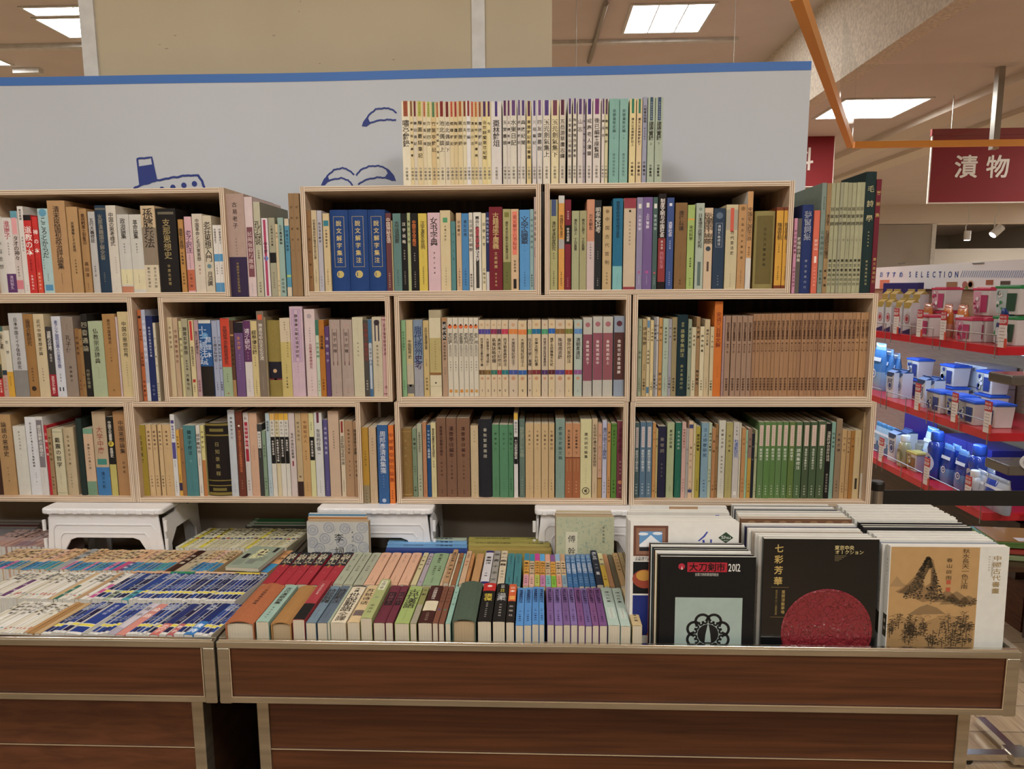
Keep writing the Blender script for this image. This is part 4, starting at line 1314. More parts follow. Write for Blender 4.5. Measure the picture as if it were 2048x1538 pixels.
GR = [(150, 232, '5c7c48'), (235, 318, '567c3c'), (320, 402, '567a3c'), (405, 485, '5a7c44'), (488, 570, '567840'), (575, 660, '5c7434'), (665, 760, '4c6840'), (770, 862, '455438'), (870, 968, '44583a'), (975, 1085, '46583a')]
gr = ''
for i, (a, b, c) in enumerate(GR):
    t = '蘇詩補注' if i < 6 else ['調鼎集校注', '溫庭筠全集校注上', '溫庭筠全集校注中', '溫庭筠全集校注下'][i - 6]
    gr += f"~{a} {b} {308 if i < 9 else 300} {c} [@4-31#cdb4a4*0.62 中国古典文学基本叢書@6-30#8c3c34*0.45 {t}@34-{50 if i < 6 else 62}#d8dcc8*0.7 中華書局@82-96#c8ccb8*0.5 Lpink_title_tag_and_white_title\n"
SB = '\n'.join(f"~{a} {b} {y} {c} [@6-33#c8bcb8*0.55 中国古典文学叢書@8-31#8c4440*0.45 蘇軾詩文編年箋注@36-65#d8dcd8*0.8 中華書局@80-96#c8d0d0*0.5 Lwhite_tag,_{t}" for a, b, y, c, t in [(118, 187, 318, '4c6468', 'beside_the_box_side'), (197, 278, 310, '56748c', 'middle_of_three'), (283, 365, 310, '587488', 'last_of_three')])
R3 = SB + '''
~370 412 320 c08848 杜詩@8-26*0.5 上海@80-94*0.5
~414 442 400 b4a064 詞選@10-30*0.7 上海古籍@76-94*0.6
~447 558 370 26243c C 東坡詞@14-38#98907c*0.55 龍榆生箋@50-72#807868*0.35
~568 668 320 a2ac80 東坡乐府笺@8-34*0.6 上海書店@82-92*0.4
~685 770 320 1f6450 艺术巡览选@10-36#c8d4c4*0.5 人民文学出版社@76-92#88b0a0*0.3
~775 830 315 c8a094 李清照全集评注@8-34#8c4c44*0.6 济南出版社@74-92*0.4
~832 870 400 a49c94 诗学@20-60*0.5
~872 930 300 cfb08c =@4-9#3c4470 =@89-93#3c4470 儒林外史@30-64*0.5 人民@74-92*0.4
~932 964 330 c8b888 唐诗@20-50*0.5
~966 1028 370 a8982c 唐宋詞鑒賞@10-34*0.7 上海教育出版@72-90*0.5
~1045 1143 320 7c9cac 汉上詩歌研究@6-46#2c4c6c*0.6 金庸出版@74-92#2c4c6c*0.4
~1145 1190 325 a8b498 唐代诗人叢考@12-38*0.7 中华书局@60-80*0.5
~1193 1240 390 b07c4c 屈原@12-40*0.6 中華@80-90*0.5
~1242 1278 340 946c3c 楚辞@8-40*0.6 上海古籍@70-90*0.6
~1285 1378 290 c6c2b0 李義山诗析@10-36*0.5 清华文学论@44-68*0.45 学海出版社印行@74-94*0.35
~1385 1480 320 a89c5c 李白选集@14-40*0.35 上海古籍出版社@70-90*0.3
~1485 1568 315 c0b8b0 杜甫新研究@22-46#2c5ca8*0.9 王德保@4-18*0.4 [@91-96#d8d4cc*0.5
~1570 1592 325 c8c0a4 文学@10-60*0.5
~1600 1655 390 b8844c 古诗@12-26*0.5 文学古籍@70-92*0.4
~1656 1684 420 90b490 唐诗@10-40*0.5
~1687 1740 400 8c6c5c =@42-100#b8902c 古典@10-30*0.6 上海古籍@72-92*0.5
~1743 1780 470 20242c 说文@10-50#b0b0a8*0.5
@1490 800 6.989 1388
~105 140 420 a3a67c 词選@10-50*0.6 上海@75-95*0.5
''' + gr + '''~1088 1157 330 1b1816 滿嵩时坪仿尚外诗词@10-50#c0b8a4*0.8 浙江文艺出版社@66-92#b0a894*0.6
~1160 1212 310 7aa090 陆游诗选@12-34*0.6
~1225 1310 270 8c7458 木集文博@16-42*0.5 中国書店@76-92*0.4
~1312 1378 415 b89460 古詩選@8-34*0.4 中華書局@76-92*0.4
~1380 1428 430 b28c5a 諸家文論@8-34*0.5 人民@72-92*0.4
~1430 1485 430 a06c28 文論@6-28*0.5
~1490 1580 425 c4ac7c 紅樓夢論@10-24*0.3 [@70-86#3c3228*0.35
~1590 1680 170 b89a6c D0.19 =@70-100#cfc8b4 I4c3c2c 石印玉尺@20-40*0.6 (@6#8c7450*0.4 =@18-18.4#7c6440 上海書店@82-96*0.35'''
shelf_row(R3, 1250, 800, 6.992, 1388, Z3 + TB, 0.025, 'in the bottom-layer right box', 'books in the lower right box', Z2 - TB, start=100)


# ------------------------------------------------------------------ wagons
YF = -0.51
RIM = 0.80
BED = 0.70
YB = 0.30


def wagon(xl, xr, label, pl, pr, xpanel=None, wmat=None):
    e = empty('display_wagon', ((xl + xr) / 2, YF, 0), 0, label, 'display wagon', 'two wood and metal book wagons')
    off = Vector(e.location)

    def bd(nm, a, b, m, bev=0.0008):
        o = boxobj(nm, a, b, m, None, bevel=bev)
        o.location = Vector(o.location) - off
        o.parent = e
        return o
    z1, z2 = 0.686, 0.674
    bd('top_rail', (xl, YF, RIM - 0.013), (xr, YF + 0.012, RIM - 0.0005), M_TRIM)
    bd('tray_lip', (xl + 0.004, YF + 0.001, RIM - 0.0005), (xr - 0.004, YF + 0.010, RIM + 0.004), M_CHROME)
    bd('bottom_rail', (xl, YF, z2), (xr, YF + 0.03, z1), M_TRIM)
    bd('bright_strip', (xl + 0.026, YF - 0.001, z1), (xr - 0.026, YF + 0.004, z1 + 0.0022), M_CHROME, 0)
    bd('front_panel', (xl + 0.026, YF + 0.003, z1 + 0.0022), (xr - 0.026, YF + 0.012, RIM - 0.013), M_WALNUT)
    for a, s in ((xl, 1), (xr, -1)):
        x0, x1 = (a, a + 0.024) if s > 0 else (a - 0.024, a)
        bd('corner_post', (x0, YF - 0.001, z2 - 0.002), (x1, YF + 0.025, RIM - 0.013), M_TRIM, 0.003)
        x2, x3 = (x1, x1 + 0.002) if s > 0 else (x0 - 0.002, x0)
        bd('bright_strip', (x2, YF - 0.0005, z1), (x3, YF + 0.004, RIM - 0.013), M_CHROME, 0)
        x4, x5 = (a, a + 0.012) if s > 0 else (a - 0.012, a)
        bd('side_panel', (x4, YF + 0.025, z2), (x5, YB, RIM - 0.013), M_WALNUT)
        bd('side_rail', (x4, YF + 0.012, RIM - 0.013), (x5, YB, RIM + 0.003), M_TRIM)
    bd('back_rail', (xl, YB - 0.012, z2), (xr, YB, RIM + 0.003), M_TRIM)
    bd('tray_bed', (xl + 0.012, YF + 0.012, BED - 0.012), (xr - 0.012, YB - 0.012, BED), M_TRAY)
    # base cabinet, set back
    yb = YF + 0.05
    for a in (pl, pr):
        bd('base_post', (a - 0.012, yb - 0.004, 0.06), (a + 0.012, yb + 0.03, z2), M_TRIM, 0.002)
    bd('base_panel', (pl + 0.012, yb, 0.545), (pr - 0.012, yb + 0.012, z2), wmat or M_WALNUT)
    bd('bright_strip', (pl + 0.012, yb - 0.002, 0.5425), (pr - 0.012, yb + 0.004, 0.545), M_CHROME, 0)
    bd('base_panel', (pl + 0.012, yb, 0.06), (pr - 0.012, yb + 0.012, 0.5425), wmat or M_WALNUT)
    bd('base_side', (pl - 0.010, yb + 0.03, 0.06), (pl + 0.002, YB - 0.03, z2), M_BASEWOOD)
    bd('base_side', (pr - 0.002, yb + 0.03, 0.06), (pr + 0.010, YB - 0.03, z2), M_BASEWOOD)
    bd('base_back', (pl, YB - 0.05, 0.06), (pr, YB - 0.04, z2), M_BASEWOOD)
    for a in (pl, pr):
        for y in (yb + 0.04, YB - 0.08):
            m = MB()
            m.tube([(-0.012, 0, 0), (0.012, 0, 0)], 0.03, 14)
            o = m.build('caster', M_BLACK, e)
            o.location = Vector((a, y, 0.03)) - off
    return e


WR = (PY(433, 1300, YF).x, PY(2044, 1300, YF).x)
WL = (-1.75, PY(428, 1300, YF).x)
wagon(*WR, 'brown wood and metal wagon holding thick paperbacks and upright catalogues', PY(528, 1440, YF + 0.05).x, PY(1926, 1440, YF + 0.05).x)
wagon(*WL, 'brown wood and metal wagon full of rows of small pocket books', -1.68, PY(398, 1440, YF + 0.05).x, wmat=M_WALNUT_V)


# ------------------------------------------------------------------ books lying spine-up in the trays
def tray_book(x0, w, Yn, zs, L, color, toks, rz=0.0, name='paperback', hard=False, old=False, tilt=0.0, white=False, zb=BED):
    dec, obi, hd, cloth, detail = parse_tokens([t for t in toks if t not in ('O', 'G')], w * 0.96, L, next((t[1:] for t in toks if t[0] == 'I'), '332a24'))
    o = make_book('hardcover_book' if hd else name, w * 0.96, L, zs - zb - 0.001, color, dec, obi, hd or hard, cloth, 'G' in toks, page=M_PAGE_OLD if 'O' in toks else (M_PAGE_WHITE if white else M_PAGE))
    o.location = (x0 + w * 0.02, Yn, zs)
    o.rotation_euler = (-math.pi / 2 + tilt, 0, rz)
    return o, detail


def tray_row(spec, ox, oy, sc, ynear, Yn, zs, L, place, group, start, rz=0.0, yref=None):
    infos = []
    cur = start
    for line in spec.strip().split('\n'):
        toks = line.split()
        if not toks:
            continue
        if toks[0][0] == '@':
            a = line[1:].split()
            ox, oy, sc = float(a[0]), float(a[1]), float(a[2])
            continue
        if toks[0][0] == '~':
            cur = float(toks[0][1:])
            toks = toks[1:]
        x1, color, toks = float(toks[0]), toks[1], toks[2:]
        dz = 0.0
        dl = 0
        if toks and toks[0][0] == 'Z':
            dz = float(toks[0][1:]) / 1000
            toks = toks[1:]
        if toks and toks[0][0] == 'N':
            dl = float(toks[0][1:]) / 1000
            toks = toks[1:]
        yr = ynear
        Yr = Yn if yref is None else yref
        a = PY(ox + cur / sc, yr, Yr).x
        b = PY(ox + x1 / sc, yr, Yr).x
        o, detail = tray_book(a, b - a, Yn + random.uniform(-0.002, 0.002), zs + dz + random.uniform(-0.001, 0.001), L + dl, color, toks, rz, white=(color[0] in 'ef'))
        infos.append((o, color, detail or detail_of(toks, '332a24'), b - a, L, False))
        cur = x1
    row_labels(infos, place, 'book', group)


FR = '''
~45 320 b06438 Z2 N6 H C 世說新語索引@6-16*0.62 世說新語大辭典@18-60*0.62 上海辭書@78-84*0.4 Lthick_block_and_dark_title
~335 455 94b4a4 古代漢語論集@8-56*0.75 學苑出版社@62-92*0.4
~470 665 a8783c H O Lblank_spine
~675 790 a8343c Z6 N14 =@62-100#1e1c1c 中国大百科全书@10-40#e8d0c8*0.6 [@74-84#1e1c1c*0.5
~800 895 6c8494 詩經解釋@10-50*0.9 上海古籍出版社@66-90*0.4
~905 1000 5c6c7c 詩經新注@10-50*0.9 上海古籍出版社@66-90*0.4
~1003 1026 a0ac94 
~1030 1172 d8ccb0 =@0-3#2c2420 世說新語@22-72#18140f*1.0 注譯@6-20#2c2420*0.7 全譯@74-96#5c5040*0.9 Lbold_black_title
~1185 1300 d4b888 苏轼诗话@10-56*0.7 [@70-84#70605c*0.8
~1308 1415 a4ac6c Z9 N12 [@4-30#d8d8b8*0.65 中国文學@6-28*0.7 (@50#88986c*0.4 出版社@66-90*0.5
~1425 1535 6c2c3c [@20-56#2c1820*0.75 紅樓夢上@22-54#7c4850*0.7 Lblack_title_label,_left_of_its_twin
~1540 1612 6c2c3c [@20-56#2c1820*0.75 紅樓夢下@22-54#7c4850*0.7 Lblack_title_label,_right_of_its_twin
~1625 1762 9cb060 古代漢語@10-62*0.95 上海古籍出版社@66-94*0.3
~1768 1828 8c8c50 =@52-100#9c9480 文献@6-30*0.7
~1840 1975 44201c [@44-70#d4c8a8*0.98 中国韻語譯注@6-40#d8ccc0*0.7 人民文学@74-96#a08878*0.6
@860 1060 4.655
~22 74 7c4c38 (@66#4048a0*0.5 陸游詩選@10-50*0.5
~78 130 7c4c38 (@66#309070*0.5 陸游詞選@10-50*0.5
~143 190 8cb4a4 古文選@10-60*0.5
~202 430 4c5c4c Z9 N6 H C O 中國文學史論@10-42#7c7048*0.25 上海書店@50-80#7c7048*0.2 Lthick_faded_spine
~440 572 1c1a1a Z5 N6 =@0-22#c0201c (@9#e8d0c8*0.4 張保@30-50#d8c028*0.8 余华著@54-66#c8c0b8*0.5 作家出版社@68-92#c8c0b8*0.4 Lred_top_and_yellow_title
~580 700 1e1c1c Z5 N4 兄弟@4-14#c8c8c8*0.8 代代@16-26#d0c030*0.8 温柔@28-48#b8b8b8*0.9 作家出版社@56-90#c8c0b8*0.4 Lyellow_and_white_title
~705 785 201c1c Z5 N4 =@0-48#d05824 [@34-44#e0a040*0.7 云南@6-26#f0e8e0*0.6 出版社@56-90#c8c0b8*0.5
'''
FRB = '\n'.join(f"~{a} {b} {c} {t}@6-44#{tc}*0.75 {n}冊@60-68#{tc}*0.5 中華書局@72-92#{tc}*0.5" for a, b, c, t, n, tc in
                [(795, 870, '4c8ccc', '後漢書集解校注', '一', '1c2c54'), (872, 945, '4a8acc', '後漢書集解校注', '二', '1c2c54'), (948, 1014, '4888ca', '後漢書集解校注', '三', '1c2c54'), (1016, 1066, '4c90d0', '後漢書集解校注', '四', '1c2c54')] +
                [(a, b, c, '清詩別裁集選注', n, '2c1c40') for a, b, c, n in [(1090, 1157, '7a5a94', '一'), (1161, 1238, '7e66a4', '二'), (1241, 1308, '74548c', '三'), (1311, 1376, '7c64a0', '四'), (1380, 1444, '7c4c84', '五'), (1447, 1510, '7058 94'.replace(' ', ''), '六'), (1513, 1574, '7c4c80', '七'), (1578, 1652, '744880', '八')]])
FRE = '''
~1660 1772 a8bcb0 陳元朴集@10-44*0.5 [@56-84#b8c8bc*0.6 中国古典文集@58-82#b04038*0.4 Lred_seal_lines
~1776 1870 a8bcb0 陳元朴集@10-44*0.5 [@56-84#b8c8bc*0.6 中国古典文集@58-82#b04038*0.4 Lred_seal_lines,_beside_the_cream_one
~1885 1978 c0a878 古典小說研究論集@8-60*0.8 上海古籍@66-92*0.5'''
tray_row(FR + FRB + '\n' + FRE, 440, 1080, 4.655, 1250, YF + 0.022, 0.832, 0.168, 'in the right wagon front row', 'thick books in the front row of the right wagon', 45)

BR = '\n'.join(f"~{a} {b} a82434 [@0-44#20242c*1.0 夷堅志@6-38#d8cca8*0.95 金译本@40-50#c8983c*0.7 一@62-68#e8c8c0*0.4 =@0-3#c08c5c L{'dark_blue_upper_half,_set_number_' + o}" for a, b, o in [(662, 757, 'one'), (760, 853, 'two'), (856, 945, 'three'), (948, 1045, 'four'), (1062, 1155, 'five'), (1160, 1250, 'six')])
BR = BR.replace('set_number_', 'set_')
BR += '\n' + '\n'.join(f"~{a} {b} a3a890 柳宗元集{n}@8-34*0.5 詩文稿@44-62*0.5 中華書局@76-90*0.4" for a, b, n in [(1253, 1336, '一'), (1340, 1418, '二'), (1424, 1506, '三')])
BR += '\n' + '\n'.join(f"~{a} {b} d8a888 太平广记{n}@8-34*0.5 上@46-50*0.4 中華書局@74-90*0.35 =@92-93#c09070" for a, b, n in [(1510, 1602, '一'), (1610, 1696, '二'), (1702, 1788, '三'), (1796, 1884, '四')])
BR += '''
~1900 1945 c8bc8c 文章辨体@8-60*0.6
~1953 1994 a89ca4 古典文論@8-40*0.6 (@90#706880*0.5
@600 1000 4.452
~1195 1332 88a47c 朝川集校注@4-34*0.62 王維著@42-60*0.5>.4 陳鐵民校注@42-72*0.5>-.2 中華書局@76-96*0.4
~1336 1362 c4a884 詩經@10-60*0.5
~1366 1408 b48c60 Z5 N10 唐詩別裁集@10-40*0.7 詩選注析@46-90*0.7
~1411 1424 d4c8ac 
~1427 1462 946038 宋詩@10-40*0.6
~1464 1480 8cb4a8 
~1488 1532 c8a480 Z3 N6 杜甫詩@8-24*0.5 選注@30-50#a04838*0.6
~1534 1562 b88048 Z2 詩藪@8-60*0.5
~1578 1642 bc8c58 
~1656 1728 ccc8cc Z4 N10 =@0-6#2c2c70 =@92-99#2c2c70 重編诗@18-44*0.6 古籍@66-80*0.4 Lblue_ornament_at_both_ends
~1732 1788 98948c Z4 N10 草書千字文@4-96#3c3a38*1.3 Ldense_brush_lettering
~1794 1850 cfc0a4 Z4 N10 文心雕龍@4-50*1.0 王元化@60-84*0.5
~1856 1916 3c8088 白居易集上@8-36*0.4 中華書局@72-92*0.4 Lfirst_volume_mark
~1920 1980 3c8088 白居易集下@8-36*0.4 中華書局@72-92*0.4 Lsecond_volume_mark
@860 1060 4.655
'''
SM = [(880, 928, '3484a0', 'd89c2c', 'd090a0', '魯迅小品'), (930, 975, '2888a0', 'd4b890', 'd8a898', '林語堂小品'), (977, 1021, 'c43090', 'd8982c', 'b0b848', '沈從文小品'), (1023, 1069, '48a0dc', 'd89830', 'c078a8', '周作人小品'), (1071, 1116, 'd8a088', 'd8b890', '70b8b4', '梁實秋小品'), (1118, 1161, '805090', 'd89c24', '74b420', '冰心小品'), (1163, 1207, '88a8c8', 'd8bc94', 'd89078', '徐志摩小品'), (1209, 1252, 'b89470', 'd4b488', '7c9cb0', '丰子愷小品')]
BR += '\n'.join(f"~{a} {b} {m} =@0-24#{c1} =@68-100#{c3} {t}@28-66*0.85 人民文學@72-94*0.5 L{cname(c1).replace(' ', '_')}_top_and_{cname(c3).replace(' ', '_')}_foot" for a, b, c1, m, c3, t in SM)
BR += '\n' + '\n'.join(f"~{a} {b} 2c68a0 中國小說@4-26#a8c4d8*0.8 世說新語譯注@30-62#d0dce8*0.8 出版社@72-92#80a4c4*0.6 =@0-2#a09c90" for a, b in [(1255, 1298), (1301, 1345), (1348, 1392), (1395, 1440), (1443, 1489)])
BR += '''
~1494 1552 282e40 Z5 N12 唐律各論@6-30#c8c8cc*0.7 商務@40-60#a8a8b0*0.5 [@66-74#c8c8cc*0.5
~1556 1600 d0ac28 Z3 =@0-40#c8c08c 老莊@14-44*0.8 人民@70-86*0.6
~1602 1646 ac7c54 
~1650 1692 5c5440 
~1694 1742 a88858 Z4 宋詩選注集@8-60*0.5
~1746 1786 8c7850 Z6 元詩@8-60*0.5
~1790 1812 6c5c40 Z7 
'''
tray_row(BR, 440, 1080, 4.655, 1107, -0.315, 0.832, 0.185, 'in the right wagon back row', 'paperbacks in the back row of the right wagon', 660, yref=-0.13)

# --- left tray: rows of pocket books
random.seed(21)
WT = ['老子', '論語', '孟子', '史記列伝', '唐詩選', '水滸伝', '三国志', '紅楼夢', '聊斎志異', '魯迅選集', '菜根譚', '荘子内篇', '韓非子', '西遊記', '杜甫詩選', '陶淵明全集', '李白詩選', '中国の思想', '近代日本', '古代文学', '漱石日記', '昆虫記', '楽記', '詩経国風']


def pocket_white(i):
    c = random.choice(['dcd8cc', 'd8d2c0', 'e0ddd4', 'd4ccb8', 'dedad0'])
    mk = random.choice(['b85850', '5c8c94', 'b85850', 'c87868', '8c9098'])
    t = WT[(i * 7) % len(WT)]
    return c, f"{t}@{random.choice([3, 6, 10])}-{random.choice([34, 40, 46])}*1.0 [@{random.choice([80, 84, 84])}-88#{mk}*0.5 岩波文庫@90-98*0.3"


def pocket_navy(i):
    n = random.choice(['1c2c68', '203c88', '1c4490', '18204c', '221c44', '1c2c60', '24408c'])
    t = WT[(i * 5 + 3) % len(WT)]
    t2 = WT[(i * 3 + 1) % len(WT)]
    return 'd8d6d0', f"[@0-68#{n}*0.86 {t}@4-24#c8d0e0*0.9 {t2}@44-60#a8b4cc*0.6 =@70-76#{random.choice(['e0d020', 'dccc18', 'd8d0a8', 'e0d020'])} [@78-94#{n}*0.86"


def pocket_tan(i):
    c = random.choice(['d4b488', 'd0a878', 'd8b890', 'cfae7c', 'd8b098', 'ccb484', 'd0a080'])
    f = random.choice(['3484b0', '3484b0', '2c74a8', '3a8cb8', '308cac', '3484b0', '2c7cb0', '9ca08c', '3a8cb8', 'c8404c', 'd070a0', '3c98a0', '2c7cb0', '3484b0'])
    t = WT[(i * 11 + 5) % len(WT)]
    return c, f"=@62-100#{f} {t}@8-50*0.85 {WT[i % len(WT)]}@68-90#203040*0.6"


def pocket_cream(i):
    c = random.choice(['cfc8a4', 'd0c898', 'c8c0a0', 'c4bc98', 'd4d0b0'])
    mk = random.choice(['a83c34', '3c6494', '6c3850', '4c5c6c', '2c3c70'])
    if random.random() < 0.12:
        c = random.choice(['d8c820', 'e0cc14'])
    return c, f"(@54#{mk}*0.9 {WT[(i * 3) % len(WT)]}@6-40*0.9 {WT[(i * 5) % len(WT)]}@64-84*0.5"


def pocket_rosy(i):
    return random.choice(['c09c90', 'b89488', 'c4a498', 'a88c84', 'b49c98']), f"{WT[(i * 3) % len(WT)]}@6-50*0.8 [@70-96#{random.choice(['a07870', '8c7078', 'b89080'])}*0.9"


def gen_row(pieces, ynear, Yn, L, place, group, rz, zs=0.804):
    """pieces: (px0, px1, mean width px, maker or fixed (colour, tokens))"""
    infos = []
    i = 0
    for p0, p1, wd, mk in pieces:
        n = max(1, round((p1 - p0) / wd))
        cuts = [0]
        for k in range(n):
            cuts.append(cuts[-1] + random.uniform(0.75, 1.3))
        cuts = [p0 + (p1 - p0) * c / cuts[-1] for c in cuts]
        for k in range(n):
            if callable(mk):
                c, s = mk(i)
            else:
                c, s = mk
            a = PY(cuts[k], ynear, Yn).x
            b = PY(cuts[k + 1], ynear, Yn).x
            toks = s.split()
            o, detail = tray_book(a, b - a, Yn + random.uniform(-0.002, 0.002), zs + random.uniform(-0.0015, 0.0015), L, c, toks, rz, name='pocket_book', white=True)
            infos.append((o, c, detail or detail_of(toks, '332a24'), b - a, L, False))
            i += 1
    row_labels(infos, place, 'pocket book', group)


RZ = -0.13
gen_row([(-66, 48, 8.0, pocket_white), (48, 58, 10, ('b88c54', 'Lplain_spine')), (58, 70, 12, ('a87c44', 'Lplain_spine')), (70, 82, 12, ('c0a070', 'Lplain_spine')),
         (84, 132, 12, pocket_navy), (132, 166, 34, ('d8d6d0', '[@0-68#1f3c8c*0.9 史記列伝@6-40#c8d0e0*0.7 =@70-76#e0d020 [@78-94#1c3888*0.9 Lextra_wide_navy_spine')), (166, 178, 12, ('a8a8a0', '水滸伝@10-50*0.8 Lgrey_spine')), (178, 216, 9, pocket_navy),
         (216, 232, 16, ('c8c0cc', '荘子@10-50*0.8 =@80-100#a8a0b0')), (232, 252, 20, ('d08478', '論語@10-50#f0e0d8*0.8 Lsalmon_cover_and_pale_title')), (252, 300, 8, pocket_navy),
         (300, 320, 20, ('cc6c60', '孟子@70-96#f0e0d8*0.8 =@0-66#24306c Lnavy_upper_part')), (320, 334, 14, pocket_navy), (334, 348, 14, ('b85c5c', '老子@70-96#f0e0d8*0.8 =@0-66#24306c Lnavy_upper_part')), (348, 368, 10, pocket_navy),
         (368, 388, 20, ('2878c0', '唐詩@66-96#e8f0f8*0.8 =@0-60#1c2c68 Lazure_lower_part')), (388, 424, 10, pocket_navy)],
        1283, YF + 0.02, 0.135, 'in the left wagon front row', 'pocket books in the front row of the left wagon', RZ)
gen_row([(-60, -8, 8, pocket_white), (-8, 4, 12, ('dcd6c8', '[@30-92#6c3c70*0.96 中国@40-80#d8c8d8*0.8 Lpurple_strip_and_pale_title')), (4, 96, 8, pocket_white), (96, 108, 12, ('c8a878', 'Lplain_spine')), (108, 118, 10, ('2c6c5c', '=@0-50#dcd8cc 史記@56-90#c8dcd0*0.8 Lgreen_lower_half')),
         (118, 150, 8, pocket_white), (150, 160, 10, ('b89468', 'Lplain_spine')), (160, 170, 10, pocket_white), (170, 182, 12, ('dcd4cc', '[@44-92#c84c90*0.8 漢詩@50-88#f0e0e8*0.7 Lpink_strip')), (184, 196, 12, pocket_navy), (196, 206, 10, pocket_navy),
         (206, 220, 14, ('a8b8a0', '=@0-66#203c80 陸游@70-94*0.8 Lsage_foot')), (220, 244, 9, pocket_navy), (244, 258, 14, ('3c9cac', '=@0-66#1c3c88 李白@70-94*0.8 Lturquoise_foot')), (258, 470, 9, pocket_navy)],
        1214, YF + 0.17, 0.142, 'in the left wagon second row', 'pocket books in the second row of the left wagon', RZ)
gen_row([(-60, 100, 8.5, pocket_tan), (100, 120, 20, ('989a98', '詩経@10-60*0.6 Lgrey_wide_spine')), (120, 225, 8.5, pocket_tan), (225, 236, 11, ('d0a078', '=@60-100#b83878 漢書@6-50*0.8')), (236, 246, 10, ('d0a878', '=@62-100#5c3c80 漢書@66-94#d8d0e0*0.8')), (246, 330, 9, pocket_tan),
         (330, 348, 18, ('3c2018', '後漢書@20-70#c8b8a0*0.6 Lplain_dark_brown_spine')), (348, 372, 12, ('b8a888', '孟浩然@20-70*0.6')), (372, 426, 9, pocket_tan)],
        1153, YF + 0.325, 0.135, 'in the left wagon third row', 'pocket books in the third row of the left wagon', RZ)
gen_row([(505, 520, 15, ('d49c68', '=@62-100#c83070 宋詩@6-50*0.7 Lmagenta_foot,_beside_the_tray_side')), (520, 537, 17, ('d89c60', '=@62-100#2c8cc0 元詩@6-50*0.7 Lblue_foot,_beside_the_tray_side'))],
        1156, YF + 0.325, 0.14, 'right of the lying green book', 'pocket books in the third row of the left wagon', RZ)
gen_row([(-50, 92, 10, pocket_rosy)], 1104, YF + 0.475, 0.13, 'in the left wagon fourth row, left of the stool', 'pocket books in the fourth row of the left wagon', RZ)
gen_row([(352, 574, 8.5, pocket_cream)], 1108, YF + 0.475, 0.15, 'in the left wagon fourth row, right of the stool', 'pocket books in the fourth row of the left wagon', RZ)


# --- books standing across the tray: fore edge down, spine up, running left to right
def across(x0, x1, Y, ztop, th, d, color, texts=(), label=None, group=None, bands=(), name='paperback', zrot=0.0):
    w = x1 - x0
    dec = []
    for a, b, c in bands:
        dec.append((0, [rect(0.0002, w * (1 - b), th - 0.0002, w * (1 - a))], c, 'S'))
    for txt, a, b, c in texts:
        out = []
        st = w * (b - a) / len(txt)
        sz = min(th * 0.8, st)
        for i, ch in enumerate(txt):
            vs, fs = glyph(ch, 0.006)
            if fs:
                zc = w - w * a - st * (i + 0.5)
                out.append(([(th / 2 + (v[1] - 0.38) * sz, zc - (v[0] - 0.5) * sz) for v in vs], fs))
        dec.append((1, out, c, 'S'))
    o = make_book(name, th * 0.97, w, d, color, dec)
    # local x -> world +Y, local y -> world -Z, local z -> world -X
    o.matrix_world = Matrix.Translation((x1, Y, ztop)) @ Matrix.Rotation(zrot, 4, 'Z') @ Matrix(((0, 0, -1, 0), (1, 0, 0, 0), (0, -1, 0, 0), (0, 0, 0, 1)))
    tag(o, unique(label), 'book', group)
    return o


gl = 'books standing crosswise in the wagons'
y = -0.088
for i, (c, nm, th) in enumerate([('2a3f80', 'navy book standing crosswise, nearest of the blue four', 0.021), ('5c94c8', 'blue book standing crosswise, just behind the navy one', 0.025), ('6ca4d4', 'blue book standing crosswise, between the other blue one and the sage one', 0.025), ('9cac98', 'sage book standing crosswise, rearmost behind the two blue ones', 0.021)]):
    yp = [1102, 1094, 1088, 1081][i]
    a, b = PY(771 + i * 2, yp, y).x, PY(934 - i * 0.5, yp, y).x
    across(a, b, y, 0.822, th, 0.115, c, [('明清史料選編輯', 0.2, 0.45, '2c3c58'), ('中華書局', 0.6, 0.82, '2c3c58')] if i else [], nm, gl)
    y += th + 0.001
y = -0.085
for i, (c, nm, th) in enumerate([('a08c40', 'plain olive book standing crosswise, nearest of the olive three', 0.026), ('a49848', 'olive book with dark lettering standing crosswise, middle of three', 0.027), ('9c9440', 'olive book with dark lettering standing crosswise, rearmost of three', 0.027)]):
    yp = [1102, 1094, 1086][i]
    a, b = PY(937, yp, y).x, PY(1103 - i * 3, yp, y).x
    across(a, b, y, 0.824 + 0.002 * i, th, 0.118, c, [('古代小說百科大辭典', 0.08, 0.52, '3c3818'), ('上海古籍', 0.72, 0.92, '3c3818')] if i else [], nm, gl)
    y += th + 0.001
y = 0.118
for i, (c, n) in enumerate([('4c4c44', 'dark olive'), ('c8ccc4', 'white'), ('3c7c4c', 'green'), ('b8bcb0', 'pale grey'), ('38804c', 'green'), ('2c6c40', 'dark green'), ('4c8454', 'mid green')]):
    th = 0.0095
    yp = 1061 - i * 2.7
    across(PY(491 + i * 2.8, yp, y).x, PY(612 - i * 0.6, yp, y).x, y, 0.808, th, 0.1, c, [], f'thin {n} magazine standing crosswise, {ordinal(i + 1)} from the front in the green bunch', gl, [(0.02, 0.10, 'c8ccc4')] if i % 2 == 0 else [])
    y += th + 0.0008
y = 0.105
for i, (c, n) in enumerate([('8c8c90', 'grey'), ('b0aca8', 'pale'), ('7c3c40', 'dark red'), ('a8a4a0', 'silver'), ('8c8480', 'taupe'), ('b8b4ac', 'white')]):
    th = 0.0125
    yp = 1065 - i * 3.4
    across(PY(-70, yp, y).x, PY(70 + i * 2.6, yp, y).x, y, 0.800, th, 0.095, c, [], f'thin {n} magazine standing crosswise, {ordinal(i + 1)} from the front in the bunch left of the stool', gl)
    y += th + 0.0008

